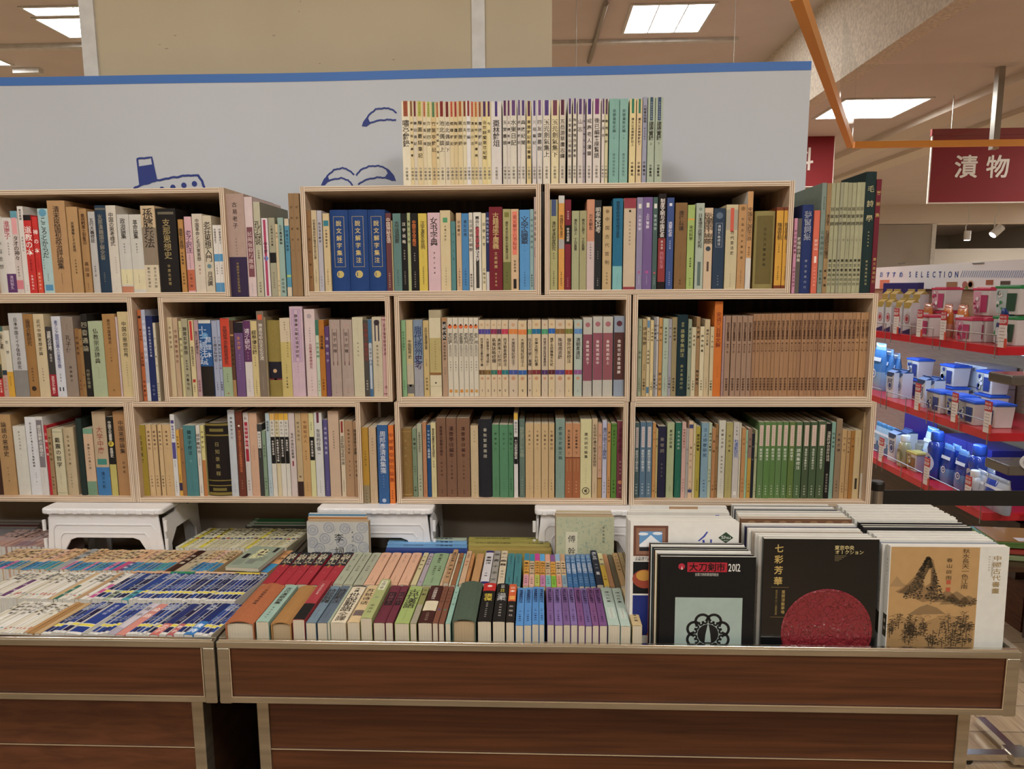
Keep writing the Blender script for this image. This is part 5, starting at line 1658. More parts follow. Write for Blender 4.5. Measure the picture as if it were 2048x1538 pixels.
# sage book with a big printed title lying over the third row
SHI = PZ(431, 1156, 0.81)
_w = (PZ(504, 1156, 0.81) - SHI).length
o = make_book('paperback', 0.009, 0.136, _w, '93a08a', [(0, [rect(0.0, 0.0, 0.009, 0.136)], '5c2438', 'S')] +
              [(1, [rect(_w * 0.44, 0.078, _w * 0.66, 0.116)], '4c2430', 'F'), (2, vtext('杜詩', _w * 0.52, 0.118, 0.058, 0.032, 1.1, 0.03), 'd8d8a0', 'F'), (1, [rect(_w * 0.42, 0.024, _w * 0.66, 0.052)], '7c8478', 'F'), (1, [rect(_w * 0.8, 0.1, _w * 0.9, 0.13)], '241c20', 'F'), (1, [rect(_w * 0.12, 0.055, _w * 0.26, 0.085)], '241c20', 'F')] +
              [(1, [rect(_w * (0.62 + 0.0 * k), 0.07 - 0.006 * k, _w * 0.86, 0.0715 - 0.006 * k) for k in range(5)], '4c5448', 'F')] +
              [(1, [rect(_w * 0.06, 0.046 - 0.006 * k, _w * 0.34, 0.0475 - 0.006 * k) for k in range(6)], '4c5448', 'F')])
o.matrix_world = Matrix.Translation((SHI.x, YF + 0.322, 0.8075)) @ Matrix.Rotation(-0.10, 4, 'Z') @ Matrix(((0, 1, 0, 0), (0, 0, 1, 0), (1, 0, 0, 0), (0, 0, 0, 1)))
tag(o, 'sage green paperback with a big printed title lying across the third row of pocket books', 'book', gl)
# thin books standing crosswise between the rows
for px0, px1, c, nm in [(262, 341, 'd0a47c', 'peach thin book standing crosswise between rows, left of the green one'), (342, 389, '1c8c5c', 'green thin book standing crosswise between the navy and tan rows'), (392, 470, 'd8b490', 'peach thin book standing crosswise between rows, right of the green one'), (471, 520, 'dcc030', 'yellow thin book standing crosswise at the right end between rows')]:
    across(PY(px0, 1162, YF + 0.313).x, PY(px1, 1162, YF + 0.313).x, YF + 0.313, 0.8045, 0.008, 0.10, c, [], nm, gl)


# ------------------------------------------------------------------ folding stools carrying the boxes
def stool(xc, yf, label, wd=0.29, dp=0.20, z0=BED, z1=0.9125, rz=0):
    e = empty('folding_step_stool', (xc, yf + dp / 2, z0), rz, label, 'step stool', 'white folding stools under the boxes')
    H = z1 - z0
    w2 = wd / 2
    # top with hinge knuckles on the edge
    m = MB()
    r = 0.012
    pts = []
    for sx, sy, a0 in ((1, -1, -90), (1, 1, 0), (-1, 1, 90), (-1, -1, 180)):
        for k in range(5):
            t = math.radians(a0 + k * 22.5)
            pts.append((sx * (w2 - r) + r * math.cos(t), sy * (dp / 2 + 0.008 - r) + r * math.sin(t)))
    m.vprism(pts, H - 0.016, H)
    m.build('seat', M_STOOL, e, bevel=0.005)
    m = MB()
    for k in range(9):
        x = -w2 + 0.025 + k * (wd - 0.05) / 8
        m.box((x - 0.008 if k % 2 else x - 0.006, -dp / 2 - 0.0105, H - 0.0145), (x + 0.008 if k % 2 else x + 0.006, -dp / 2 - 0.006, H - 0.003))
    m.build('hinge', M_STOOL, e, bevel=0.0015)

    def panel(y0, s):
        m = MB()
        tw, bw = w2 - 0.016, w2 + 0.004
        iw, ih = w2 - 0.055, H * 0.62
        po = [(-bw, 0), (-bw + 0.028, 0), (-iw - 0.008, 0.004), (-iw, ih - 0.03), (-iw + 0.014, ih - 0.006), (-iw + 0.03, ih), (iw - 0.03, ih), (iw - 0.014, ih - 0.006), (iw, ih - 0.03), (iw + 0.008, 0.004), (bw - 0.028, 0), (bw, 0), (tw, H - 0.016), (-tw, H - 0.016)]
        m.prism(po, y0, y0 + 0.006)
        o = m.build('front_panel' if s < 0 else 'back_panel', M_STOOL, e, bevel=0.002)
        if s < 0:
            # raised mouldings around the arch
            m = MB()
            for d, hh in ((0.014, 0.014), (0.032, 0.036)):
                L = [(-iw - d - 0.004, 0.01), (-iw - d + 0.002, ih + hh - 0.012), (-iw - d + 0.012, ih + hh), (iw + d - 0.012, ih + hh), (iw + d - 0.002, ih + hh - 0.012), (iw + d + 0.004, 0.01)]
                pp, ff = stroke(L, 0.0035)
                m.add([(x, y0 - 0.0015, z) for x, z in pp] + [(x, y0 + 0.001, z) for x, z in pp], ff + [f[::-1] for f in [tuple(i + len(pp) for i in f) for f in ff]] +
                      [(i, i + 1, i + 1 + len(pp), i + len(pp)) for i in range(len(pp) // 2 - 1)])
            m.build('moulding', M_STOOL, o)
    panel(-dp / 2, -1)
    panel(dp / 2 - 0.006, 1)
    for s in (-1, 1):
        m = MB()
        q = dp / 2 - 0.012
        po = [(-q, 0.0), (-q + 0.022, 0), (-q + 0.022, H * 0.5), (-0.035, H * 0.66), (0.035, H * 0.66), (q - 0.022, H * 0.5), (q - 0.022, 0), (q, 0), (q, H - 0.03), (0.03, H - 0.03), (0.02, H - 0.018), (-0.02, H - 0.018), (-0.03, H - 0.03), (-q, H - 0.03)]
        x0 = s * (w2 - 0.006)
        n = len(po)
        x1 = s * (w2 - 0.012)
        v = [(x0 + s * 0.008 * (1 - z / H), y, z) for y, z in po] + [(x1 + s * 0.008 * (1 - z / H), y, z) for y, z in po]
        f = [tuple(range(n)), tuple(range(2 * n - 1, n - 1, -1))] + [((i + 1) % n, i, i + n, (i + 1) % n + n) for i in range(n)]
        if s < 0:
            f = [t[::-1] for t in f]
        m.add(v, f)
        m.build('side_panel', M_STOOL, e)
        m = MB()
        for zz in (0.05, 0.10, 0.15):
            m.tube([(s * (w2 + 0.001), -dp / 2 + 0.004, zz), (s * (w2 + 0.001), -dp / 2 + 0.004, zz + 0.028)], 0.0045, 8)
        m.build('hinge_pin', M_STOOL, e)
    return e


def sx(px):
    return PY(px, 1030, -0.03).x


stool(sx(213), -0.045, 'white folding stool among the pocket books in the left wagon', wd=sx(334) - sx(94))
stool(sx(750), -0.03, 'white folding stool partly hidden by the flower-patterned book', wd=sx(866) - sx(634))
stool(sx(1180), -0.03, 'white folding stool partly hidden by the green patterned book and catalogues', wd=sx(1290) - sx(1068))


# ------------------------------------------------------------------ upright catalogues (spine on the left, cover to the viewer)
random.seed(5)


def catalogue(px0, px1, ytop, Yf, th, color, label, spine=None, art=None, gloss=False, lean=0.03, name='catalogue', z0=BED, page=None, ybase=1285, cat='catalogue', group='upright catalogues in the right wagon'):
    a, b = PY(px0, ybase, Yf).x, PY(px1, ybase, Yf).x
    h = PY((px0 + px1) / 2, ytop, Yf).z - z0
    d = b - a
    dec = []
    for t in (spine or []):
        dec += parse_tokens([t], th, h)[0]
    if art:
        dec += art(d, h)
    o = make_book(name, th, h, d, color, dec, (), False, False, gloss, page=page or M_PAGE_WHITE, bulge=0.0003)
    o.location = (a, Yf + th, z0)
    o.rotation_euler = (0, -lean, -math.pi / 2)
    tag(o, unique(label), cat, group)
    return o, a, b, h


def art_tsuba(d, h):
    D = []
    V = lambda f: h * (1 - (1 - f) * 0.67)
    y0, y1 = d * 0.165, d * 0.87
    zt = V(0.555)
    D.append((1, [rect(y0, 0.0, y1, zt)], '9aada6', 'F'))
    cx, cz, R0 = (y0 + y1) / 2, V(0.15), 0.030
    D.append((2, [disc(cx, cz, R0 * 0.66, 40)], '1c1a1a', 'F'))
    petals = []
    for k in range(8):
        t = 2 * math.pi * (k + 0.5) / 8
        px, pz = cx + math.cos(t) * R0 * 0.92, cz + math.sin(t) * R0 * 0.92
        arc = [(px + math.cos(t + math.radians(q)) * R0 * 0.44, pz + math.sin(t + math.radians(q)) * R0 * 0.44) for q in range(-105, 106, 15)]
        petals.append(stroke(arc, 0.005))
        for sgn in (-1, 1):
            qx, qz = cx + math.cos(t + sgn * 0.2) * R0 * 0.86, cz + math.sin(t + sgn * 0.2) * R0 * 0.86
            curl = [(qx + math.cos(t + sgn * math.radians(q)) * R0 * (0.05 + q / 2600), qz + math.sin(t + sgn * math.radians(q)) * R0 * (0.05 + q / 2600)) for q in range(0, 330, 30)]
            petals.append(stroke(curl, 0.0036))
    D.append((2, petals, '1c1a1a', 'F'))
    D.append((3, [poly([(cx - 0.006, cz - 0.016), (cx + 0.006, cz - 0.016), (cx + 0.0045, cz), (cx + 0.001, cz + 0.019), (cx - 0.001, cz + 0.019), (cx - 0.0045, cz)])], '9aada6', 'F'))
    D.append((1, [rect(d * 0.285, V(0.835), d * 0.70, V(0.94))], 'a8182c', 'F'))
    D.append((2, htext('大刀剣市', d * 0.492, V(0.888), 0.0165, d * 0.38, 0.02), '14100f', 'F'))
    D.append((1, [disc(d * 0.225, V(0.893), 0.0062, 20)], 'b02038', 'F'))
    D.append((2, [poly([(d * 0.222, V(0.86)), (d * 0.237, V(0.86)), (d * 0.228, V(0.9))])], 'e8e0d8', 'F'))
    D.append((2, htext('2012', d * 0.775, V(0.885), 0.021, d * 0.13, 0.01), 'dcdad4', 'F'))
    D.append((2, htext('全国刀剣商業協同組合', d * 0.49, V(0.808), 0.0065, d * 0.25, 0.0), 'c8c4bc', 'F'))
    return D


def art_lacquer(d, h):
    D = []
    V = lambda f: h * (1 - (1 - f) * 0.71)
    for i, c in enumerate('七彩芳華'):
        D.append((2, htext(c, d * 0.135, V(0.915 - i * 0.098), 0.0165, None, 0.02), 'b89c50', 'F'))
    D.append((1, [rect(d * 0.075, V(0.562), d * 0.23, V(0.565)), rect(d * 0.075, V(0.29), d * 0.23, V(0.293))], '7c6838', 'F'))
    D.append((2, vtext('重要漆藝専場', d * 0.185, V(0.54), V(0.32), 0.0065, 1.0, 0.01), 'a08848', 'F'))
    D.append((2, vtext('東京中央二〇一五春季拍賣', d * 0.125, V(0.54), V(0.31), 0.004, 1.0, 0.0), '8c7840', 'F'))
    D.append((2, htext('東京中央', d * 0.70, V(0.925), 0.0095, d * 0.17, 0.01), 'c8b878', 'F'))
    D.append((2, htext('オークション', d * 0.745, V(0.885), 0.0085, d * 0.25, 0.01), 'c8b878', 'F'))
    D.append((2, [rect(d * 0.62, V(0.85 - 0.014 * k), d * (0.72 - 0.02 * k), V(0.853 - 0.014 * k)) for k in range(4)], '98885c', 'F'))
    return D


def art_landscape(d, h):
    """a generic ink landscape: hills, trees and mist on tan silk"""
    D = []
    R = random.Random(11)
    w1 = d * 0.755
    D.append((0, [rect(0.002, 0.0, w1, h - 0.001)], 'b08a54', 'F'))

    def hill(pts, col, lay=1):
        D.append((lay, [poly(pts)], col, 'F'))
    hill([(d * 0.01, h * 0.62), (d * 0.07, h * 0.72), (d * 0.12, h * 0.65), (d * 0.2, h * 0.61)], '9c7c50')
    hill([(d * 0.06, h * 0.57), (d * 0.14, h * 0.62), (d * 0.22, h * 0.72), (d * 0.28, h * 0.84), (d * 0.325, h * 0.915), (d * 0.37, h * 0.87), (d * 0.395, h * 0.76), (d * 0.42, h * 0.62), (d * 0.43, h * 0.50), (d * 0.30, h * 0.47), (d * 0.18, h * 0.53)], '8c6c42')
    hill([(d * 0.32, h * 0.8), (d * 0.35, h * 0.78), (d * 0.36, h * 0.66), (d * 0.31, h * 0.62), (d * 0.29, h * 0.68)], 'b08c58', 2)
    for cx, cz, ww, hh in [(0.5, 0.52, 0.12, 0.07), (0.58, 0.50, 0.14, 0.08), (0.68, 0.49, 0.12, 0.05), (0.34, 0.40, 0.16, 0.05)]:
        hill([(d * (cx - ww), h * (cz - 0.05)), (d * (cx - ww * .4), h * (cz + hh * .5)), (d * cx, h * (cz + hh)), (d * (cx + ww * .5), h * (cz + hh * .4)), (d * min(0.75, cx + ww), h * (cz - 0.04))], '866a44')
    hill([(d * 0.01, h * 0.26), (d * 0.12, h * 0.33), (d * 0.3, h * 0.27), (d * 0.5, h * 0.36), (d * 0.74, h * 0.28), (d * 0.74, h * 0.02), (d * 0.01, h * 0.02)], '9c7a4a')
    hill([(d * 0.08, h * 0.56), (d * 0.2, h * 0.66), (d * 0.27, h * 0.78), (d * 0.33, h * 0.89), (d * 0.36, h * 0.84), (d * 0.3, h * 0.7), (d * 0.27, h * 0.6), (d * 0.2, h * 0.55)], '6c5434', 2)
    hill([(d * 0.36, h * 0.84), (d * 0.385, h * 0.78), (d * 0.41, h * 0.62), (d * 0.40, h * 0.52), (d * 0.3, h * 0.50), (d * 0.35, h * 0.6)], '745a38', 2)
    dots = []
    for k in range(900):
        t = R.random()
        s = R.choice([-1, 1])
        zc = 0.50 + 0.40 * t
        wd = 0.17 * (1 - t) + 0.012
        x = 0.325 + 0.02 * (1 - t) + s * wd * R.uniform(0.1, 1) - 0.07 * (1 - t) * 0.6
        if abs(x - 0.335) < 0.035 and 0.62 < zc < 0.8:
            continue
        e = R.uniform(0.0006, 0.0017)
        dots.append(disc(d * x, h * zc, e, 5, R.uniform(1, 1.8)))
    for k in range(260):
        x = R.uniform(0.36, 0.75)
        zc = 0.46 + 0.07 * math.sin(x * 17) * 0.5 + R.uniform(0, 0.055)
        dots.append(disc(d * x, h * zc, R.uniform(0.0005, 0.0012), 5, 2.2, 0.6))
    D.append((3, dots, '3c3424', 'F'))
    trees = []
    for k in range(46):
        x = R.uniform(0.02, 0.72)
        b = R.uniform(0.02, 0.22)
        hh = R.uniform(0.06, 0.17)
        bend = R.uniform(-0.02, 0.02)
        P = [(d * x, h * b), (d * (x + bend * .5), h * (b + hh * 0.5)), (d * (x + bend), h * (b + hh))]
        trees.append(stroke(P, [0.0014, 0.0011, 0.0005]))
        for q in range(26):
            u = R.uniform(0.2, 1.05)
            trees.append(disc(d * (x + bend * u + R.uniform(-0.035, 0.035) * (1.2 - u * 0.6)), h * (b + hh * u), R.uniform(0.0006, 0.0018), 5, R.uniform(1.1, 2.0), 0.7))
        if k % 3 == 0:
            for q in range(5):
                u = R.uniform(0.4, 1)
                sd = R.choice([-1, 1])
                bx0, bz0 = d * (x + bend * u), h * (b + hh * u)
                trees.append(stroke([(bx0, bz0), (bx0 + sd * R.uniform(0.003, 0.009), bz0 + R.uniform(0.001, 0.006))], 0.0006))
    for k in range(46):
        x, zc = R.uniform(0.01, 0.70), R.uniform(0.01, 0.36)
        trees.append(stroke([(d * x, h * zc), (d * (x + 0.03), h * (zc + R.uniform(-0.01, 0.02))), (d * (x + 0.055), h * (zc - 0.004))], 0.0007))
    D.append((3, trees, '463a28', 'F'))
    D.append((3, vtext('春山欲雨', d * 0.505, h * 0.90, h * 0.68, 0.0105, 1.0, 0.0), '3c3020', 'F'))
    D.append((3, vtext('秋水長天一色江南', d * 0.64, h * 0.985, h * 0.60, 0.0125, 1.0, 0.0), '3c3020', 'F'))
    D.append((3, [rect(d * 0.488, h * 0.645, d * 0.525, h * 0.685), rect(d * 0.488, h * 0.575, d * 0.525, h * 0.615)], 'b05030', 'F'))
    D.append((2, vtext('中國古代書畫', d * 0.905, h * 0.925, h * 0.555, 0.0142, 1.05, 0.01), '9c8450', 'F'))
    D.append((2, vtext('一〇一六年春季拍賣會書畫專場', d * 0.865, h * 0.92, h * 0.72, 0.004, 0.9, 0.0), 'a89c84', 'F'))
    D.append((2, vtext('東京中央拍賣', d * 0.838, h * 0.92, h * 0.77, 0.004, 0.9, 0.0), 'a89c84', 'F'))
    k = 0.70
    out = [D[0]]
    for lay, sh, c, f in D[1:]:
        out.append((lay, [([(u, h - (h - v) * k) for u, v in pts], fs) for pts, fs in sh], c, f))
    return out


def art_white_painting(d, h):
    D = []
    # framed mountain picture, fruit still life, blue picture at the left; ticks at the right
    D.append((1, [rect(d * 0.03, h * 0.70, d * 0.35, h * 0.965)], '6c4434', 'F'))
    D.append((2, [rect(d * 0.055, h * 0.715, d * 0.325, h * 0.945)], '8c6450', 'F'))
    D.append((3, [rect(d * 0.085, h * 0.745, d * 0.295, h * 0.915)], '5c94c8', 'F'))
    D.append((4, [poly([(d * 0.085, h * 0.80), (d * 0.15, h * 0.85), (d * 0.19, h * 0.885), (d * 0.24, h * 0.845), (d * 0.295, h * 0.81), (d * 0.295, h * 0.775), (d * 0.085, h * 0.775)])], 'e0e4ea', 'F'))
    D.append((4, [rect(d * 0.085, h * 0.745, d * 0.295, h * 0.782)], '24242c', 'F'))
    D.append((4, [disc(d * 0.12, h * 0.893, 0.006, 12, 1.6, 0.7), disc(d * 0.25, h * 0.898, 0.006, 12, 1.6, 0.7)], 'd8e0e8', 'F'))
    D.append((1, [rect(d * 0.03, h * 0.37, d * 0.35, h * 0.65)], '16181c', 'F'))
    D.append((2, [disc(d * 0.14, h * 0.50, 0.024, 26, 1, 1.1)], '98402c', 'F'))
    D.append((3, [disc(d * 0.13, h * 0.53, 0.015, 20, 1, 1)], 'c08c30', 'F'))
    D.append((1, [rect(d * 0.03, 0.0, d * 0.35, h * 0.355)], '1c2c78', 'F'))
    D.append((2, [poly([(d * 0.16, 0), (d * 0.3, 0), (d * 0.27, h * 0.2)])], 'a03828', 'F'))
    D.append((2, htext('北海道から', d * 0.12, h * 0.685, 0.006), '4c4c4c', 'F'))
    D.append((2, htext('古美術・骨董', d * 0.13, h * 0.668, 0.006), '4c4c4c', 'F'))
    D.append((2, htext('古', d * 0.53, h * 0.76, 0.009, None, 0.0), '5c5c58', 'F'))
    D.append((2, [stroke([(d * 0.71, h * 0.915), (d * 0.68, h * 0.875), (d * 0.63, h * 0.835)], [0.003, 0.004, 0.003]), stroke([(d * 0.675, h * 0.845), (d * 0.685, h * 0.77)], 0.004),
                  stroke([(d * 0.715, h * 0.80), (d * 0.775, h * 0.815)], 0.0035), stroke([(d * 0.745, h * 0.85), (d * 0.745, h * 0.77)], 0.0035), stroke([(d * 0.715, h * 0.77), (d * 0.775, h * 0.778)], 0.003)], '3c48a0', 'F'))
    c, z = d * 0.88, h * 0.865
    D.append((1, [poly([(c, z + 0.0155), (c - 0.0145, z), (c, z - 0.0155), (c + 0.0145, z)])], '2c4430', 'F'))
    D.append((2, htext('Shu', c, z + 0.001, 0.012, 0.019, 0.0), 'd8dcd4', 'F'))
    D.append((2, htext('毎月刊', c, z - 0.008, 0.0035, 0.009, 0.0), 'd8dcd4', 'F'))
    k = 0.72
    return [(lay, [([(u, h - (h - v) * k) for u, v in pts], fs) for pts, fs in sh], c_, f) for lay, sh, c_, f in D]


Y0 = YF + 0.022
catalogue(1318, 1508, 1117, Y0, 0.006, '151414', 'black catalogue showing a sword guard on a pale square, with a red title strip', ['=@0-0.1#151414'], art_tsuba)
ths = [(1312, 1502, 1112, 'c8b840', 'black'), (1308, 1497, 1106, 'd09428', 'white'), (1305, 1492, 1102, '8c9898', 'black'), (1302, 1488, 1098, '3c7c84', 'black'), (1299, 1484, 1094, '4c3c48', 'white'), (1296, 1480, 1090, 'c85c34', 'black')]
yy = Y0 + 0.0068
for i, (a, b, t, sc_, fc) in enumerate(ths):
    catalogue(a, b, t, yy, 0.0046, {'black': '1b1a1a', 'white': 'dcdad4'}[fc], f'thin {fc} catalogue with {cname(sc_)} spine, {ordinal(i + 1)} behind the sword guard cover', ['=@0-100#' + sc_])
    yy += 0.0052
catalogue(1258, 1472, 1047, yy + 0.004, 0.010, 'dad9d4', 'white magazine cover with framed mountain picture and a green diamond mark', None, art_white_painting, cat='magazine')
yy += 0.016
wcol = ['d8d6d0', 'd0cec8', 'd4d2ca', 'c8c4bc', 'dad8d2', 'd6d4ce']
tl = [(1254, 1467, 1044), (1252, 1462, 1041), (1250, 1458, 1037), (1252, 1452, 1028), (1256, 1450, 1024), (1258, 1446, 1016)]
for i, (a, b, t) in enumerate(tl):
    art = None
    if i == 5:
        art = lambda d, h: [(1, [rect(d * 0.40, h * 0.90, d * 0.70, h)], 'b08c68', 'F'), (2, htext('古信高', d * 0.54, h * 0.955, 0.012, None, 0.03), '2c2420', 'F'), (2, [rect(d * 0.39, h * 0.94, d * 0.42, h * 0.96), rect(d * 0.86, h * 0.95, d * 0.9, h * 0.98)], '3450a8', 'F')]
    if i == 3:
        art = lambda d, h: [(1, [rect(d * 0.86, h * 0.955, d * 0.9, h * 0.985), rect(d * 0.36, h * 0.965, d * 0.40, h * 0.975)], '3450a8', 'F')]
    catalogue(a, b, t, yy, 0.0095, wcol[i], f'white magazine {ordinal(i + 1)} behind the one with the framed mountain picture', None, art, cat='magazine')
    yy += 0.0115 + (0.01 if i > 1 else 0)

# middle column
o, a, b, h = catalogue(1522, 1750, 1082, Y0, 0.012, '121214', 'glossy black catalogue with a round red carved lacquer dish and gold title', None, art_lacquer, gloss=True, page=M_PAGE_WHITE)
m, nt, bs = new_mat('carved_red_lacquer')
tc = nd(nt, 'ShaderNodeTexCoord')
vo = nd(nt, 'ShaderNodeTexVoronoi')
vo.feature = 'DISTANCE_TO_EDGE'
vo.inputs['Scale'].default_value = 70
nz = nd(nt, 'ShaderNodeTexNoise')
nz.inputs['Scale'].default_value = 40
mxv = nd(nt, 'ShaderNodeMix', data_type='VECTOR')
mxv.inputs['Factor'].default_value = 0.05
nt.links.new(tc.outputs['Object'], nz.inputs['Vector'])
nt.links.new(tc.outputs['Object'], mxv.inputs[4])
nt.links.new(nz.outputs['Color'], mxv.inputs[5])
nt.links.new(mxv.outputs[1], vo.inputs['Vector'])
cr = nd(nt, 'ShaderNodeValToRGB')
cr.color_ramp.elements[0].color = rgb('4c1014')
cr.color_ramp.elements[0].position = 0.0
cr.color_ramp.elements[1].color = rgb('80202a')
cr.color_ramp.elements[1].position = 0.05
bp = nd(nt, 'ShaderNodeBump')
bp.inputs['Strength'].default_value = 1.0
bp.inputs['Distance'].default_value = 0.003
nt.links.new(vo.outputs['Distance'], cr.inputs[0])
nt.links.new(cr.outputs[0], bs.inputs['Base Color'])
nt.links.new(vo.outputs['Distance'], bp.inputs['Height'])
nt.links.new(bp.outputs[0], bs.inputs['Normal'])
bs.inputs['Roughness'].default_value = 0.25
M_LACQ = m
dd = b - a
cxx, czz, rr = dd * 0.575, h - (PY(1652, 1082, Y0).z - PY(1652, 1266, Y0).z), dd * 0.40
mb = MB()
N = 56
X0 = 0.012 + 0.0004
for r1, r2, hh1, hh2 in ((0, rr * 0.93, 0.0004, 0.0004), (rr * 0.93, rr * 0.965, 0.0010, 0.0012), (rr * 0.965, rr, 0.0012, 0.0001)):
    v = []
    for r, x in ((r1, hh1), (r2, hh2)):
        for k in range(N):
            t = 2 * math.pi * k / N
            v.append((X0 + x, cxx + r * math.cos(t), czz + r * math.sin(t)))
    # keep the dish inside the cover: clamp to the foot and the fore edge
    v = [(x, min(y, dd - 0.001), max(z, 0.0005)) for x, y, z in v]
    mb.add(v, [(k, (k + 1) % N, (k + 1) % N + N, k + N)[::-1] for k in range(N)])
mb.build('cover_picture', [M_LACQ], o)

yy = Y0 + 0.0145
mid = [(1512, 1736, 1077, 'd8d6ce', 0.008), (1505, 1728, 1072, 'd2d0c8', 0.007), (1498, 1716, 1067, 'a89c8c', 0.006), (1490, 1711, 1062, 'dcdad2', 0.009), (1484, 1704, 1057, '28284c', 0.006), (1478, 1700, 1052, 'dad8d0', 0.008), (1474, 1693, 1041, '6c4a30', 0.007), (1470, 1684, 1036, 'c8b8a0', 0.006), (1468, 1678, 1031, 'd8d6ce', 0.008),
       (1465, 1672, 1026, 'b8b4ac', 0.006), (1462, 1662, 1022, '3c4450', 0.005), (1460, 1656, 1018, 'd8d6d0', 0.007), (1458, 1650, 1015, '2c2c30', 0.004), (1456, 1646, 1013, 'd4d2ca', 0.007)]
for i, (a_, b_, t, c, th) in enumerate(mid):
    art = (lambda d, h: [(1, [disc(d * (0.1 + k * 0.14), h * 0.975, 0.004, 10, 2.0) for k in range(7)], '8c6c4c', 'F')]) if i == 6 else None
    catalogue(a_, b_, t, yy, th, c, f'{cname(c)} catalogue {ordinal(i + 1)} behind the carved lacquer dish cover', ['重要漆器專場@20-60*0.5'] if c[0] == 'd' else None, art)
    yy += th + 0.003 + (0.004 if i > 5 else 0)

# right column
catalogue(1772, 2008, 1097, Y0, 0.014, 'cdccc4', 'white catalogue with a tan ink landscape and gold vertical title', ['東京中央オークション@8-34*0.4', '=@46-61#2c2410', '書畫@48-58#b8b0a0*0.5', '中国古代書画@64-80*0.3'], art_landscape)
yy = Y0 + 0.0165
rt = [(1756, 1990, 1093, 'c8c8c4', 0.007), (1752, 1982, 1088, '8c94a0', 0.005), (1748, 1974, 1083, 'd6d4cc', 0.008), (1744, 1966, 1078, 'd4d2ca', 0.008), (1738, 1956, 1073, 'd8d6ce', 0.009), (1728, 1944, 1068, 'cfcdc4', 0.010), (1716, 1930, 1058, '1a1a1e', 0.008), (1712, 1922, 1054, '1c1c20', 0.007), (1706, 1912, 1049, '202024', 0.007),
      (1698, 1900, 1042, 'd6d4cc', 0.011), (1692, 1896, 1037, 'd4d2c8', 0.010), (1686, 1884, 1031, 'd8d6ce', 0.010), (1680, 1872, 1025, 'd4d2c8', 0.010), (1672, 1862, 1019, 'd6d4cc', 0.010), (1664, 1850, 1014, 'd4d2ca', 0.010)]
for i, (a_, b_, t, c, th) in enumerate(rt):
    catalogue(a_, b_, t, yy, th, c, f'{cname(c)} catalogue {ordinal(i + 1)} behind the ink landscape cover', ['中国書畫@20-50*0.5', '=@46-61#2c2410'] if i < 4 else None, None, gloss=c.startswith(('1a', '1c', '20')))
    yy += th + 0.0025 + (0.002 if i > 5 else 0)


# --- patterned upright books behind the right tray
def art_flowers(d, h):
    D = []
    P = [(0.1, 0.80), (0.36, 0.94), (0.62, 0.84), (0.90, 0.88), (0.29, 0.60), (0.83, 0.62), (0.07, 0.50), (0.56, 0.52), (0.95, 0.40), (0.2, 0.36), (0.72, 0.34), (0.42, 0.22), (0.1, 0.12), (0.86, 0.12)]
    S = []
    P = [(x, 1 - (1 - z) * 0.52) for x, z in P] + [(x, 0.48 - (1 - z) * 0.5) for x, z in P]
    for x, z in P:
        cx, cz = d * x, max(0.0145, min(h - 0.0145, h * z))
        for r in (0.0035, 0.0068, 0.0125, 0.0132):
            S.append(ring(min(max(cx, r), d - r), cz, r - 0.00045, r, 22))
        for k in range(18):
            t = 2 * math.pi * k / 18
            cx2 = min(max(cx, 0.0132), d - 0.0132)
            S.append(stroke([(cx2 + 0.0045 * math.cos(t), cz + 0.0045 * math.sin(t)), (cx2 + 0.0125 * math.cos(t), cz + 0.0125 * math.sin(t))], 0.0004))
    R = random.Random(4)
    for k in range(16):
        x, z = R.uniform(0.08, 0.85), R.uniform(0.1, 0.95)
        S.append(stroke([(d * x + 0.005 * q * R.uniform(0.6, 1.3), h * z + 0.005 * math.sin(q * 1.8 + k)) for q in range(4)], 0.0005))
    D.append((1, S, '6c78a0', 'F'))
    for i, c in enumerate('李詞'):
        D.append((3, htext(c, d * 0.52, h * (0.80 - i * 0.17), 0.024, None, 0.0), '1c1c1c', 'F'))
    D.append((2, vtext('唐五代文學', d * 0.74, h * 0.9, h * 0.62, 0.005, 1, 0), '4c4c48', 'F'))
    return D


def art_leaves(d, h):
    R = random.Random(9)
    S = []
    for k in range(420):
        x, z = R.uniform(0.02, 0.93), R.uniform(0.02, 0.97)
        t = R.uniform(0, 6.28)
        S.append(stroke([(d * x + 0.0016 * q * math.cos(t + 0.5 * q), h * z + 0.0016 * q * math.sin(t + 0.5 * q)) for q in range(4)], 0.0008))
    D = [(1, S, '7ca094', 'F'), (2, [rect(d * 0.17, 0.0, d * 0.37, h * 0.83)], 'cfcbb0', 'F')]
    for i, c in enumerate('傅幹注'):
        D.append((3, htext(c, d * 0.27, h * (0.75 - i * 0.14), 0.019, None, 0.0), '1c1c1c', 'F'))
    D.append((2, vtext('劉尚榮校證', d * 0.82, h * 0.9, h * 0.7, 0.005, 1, 0), '4c4c48', 'F'))
    return D


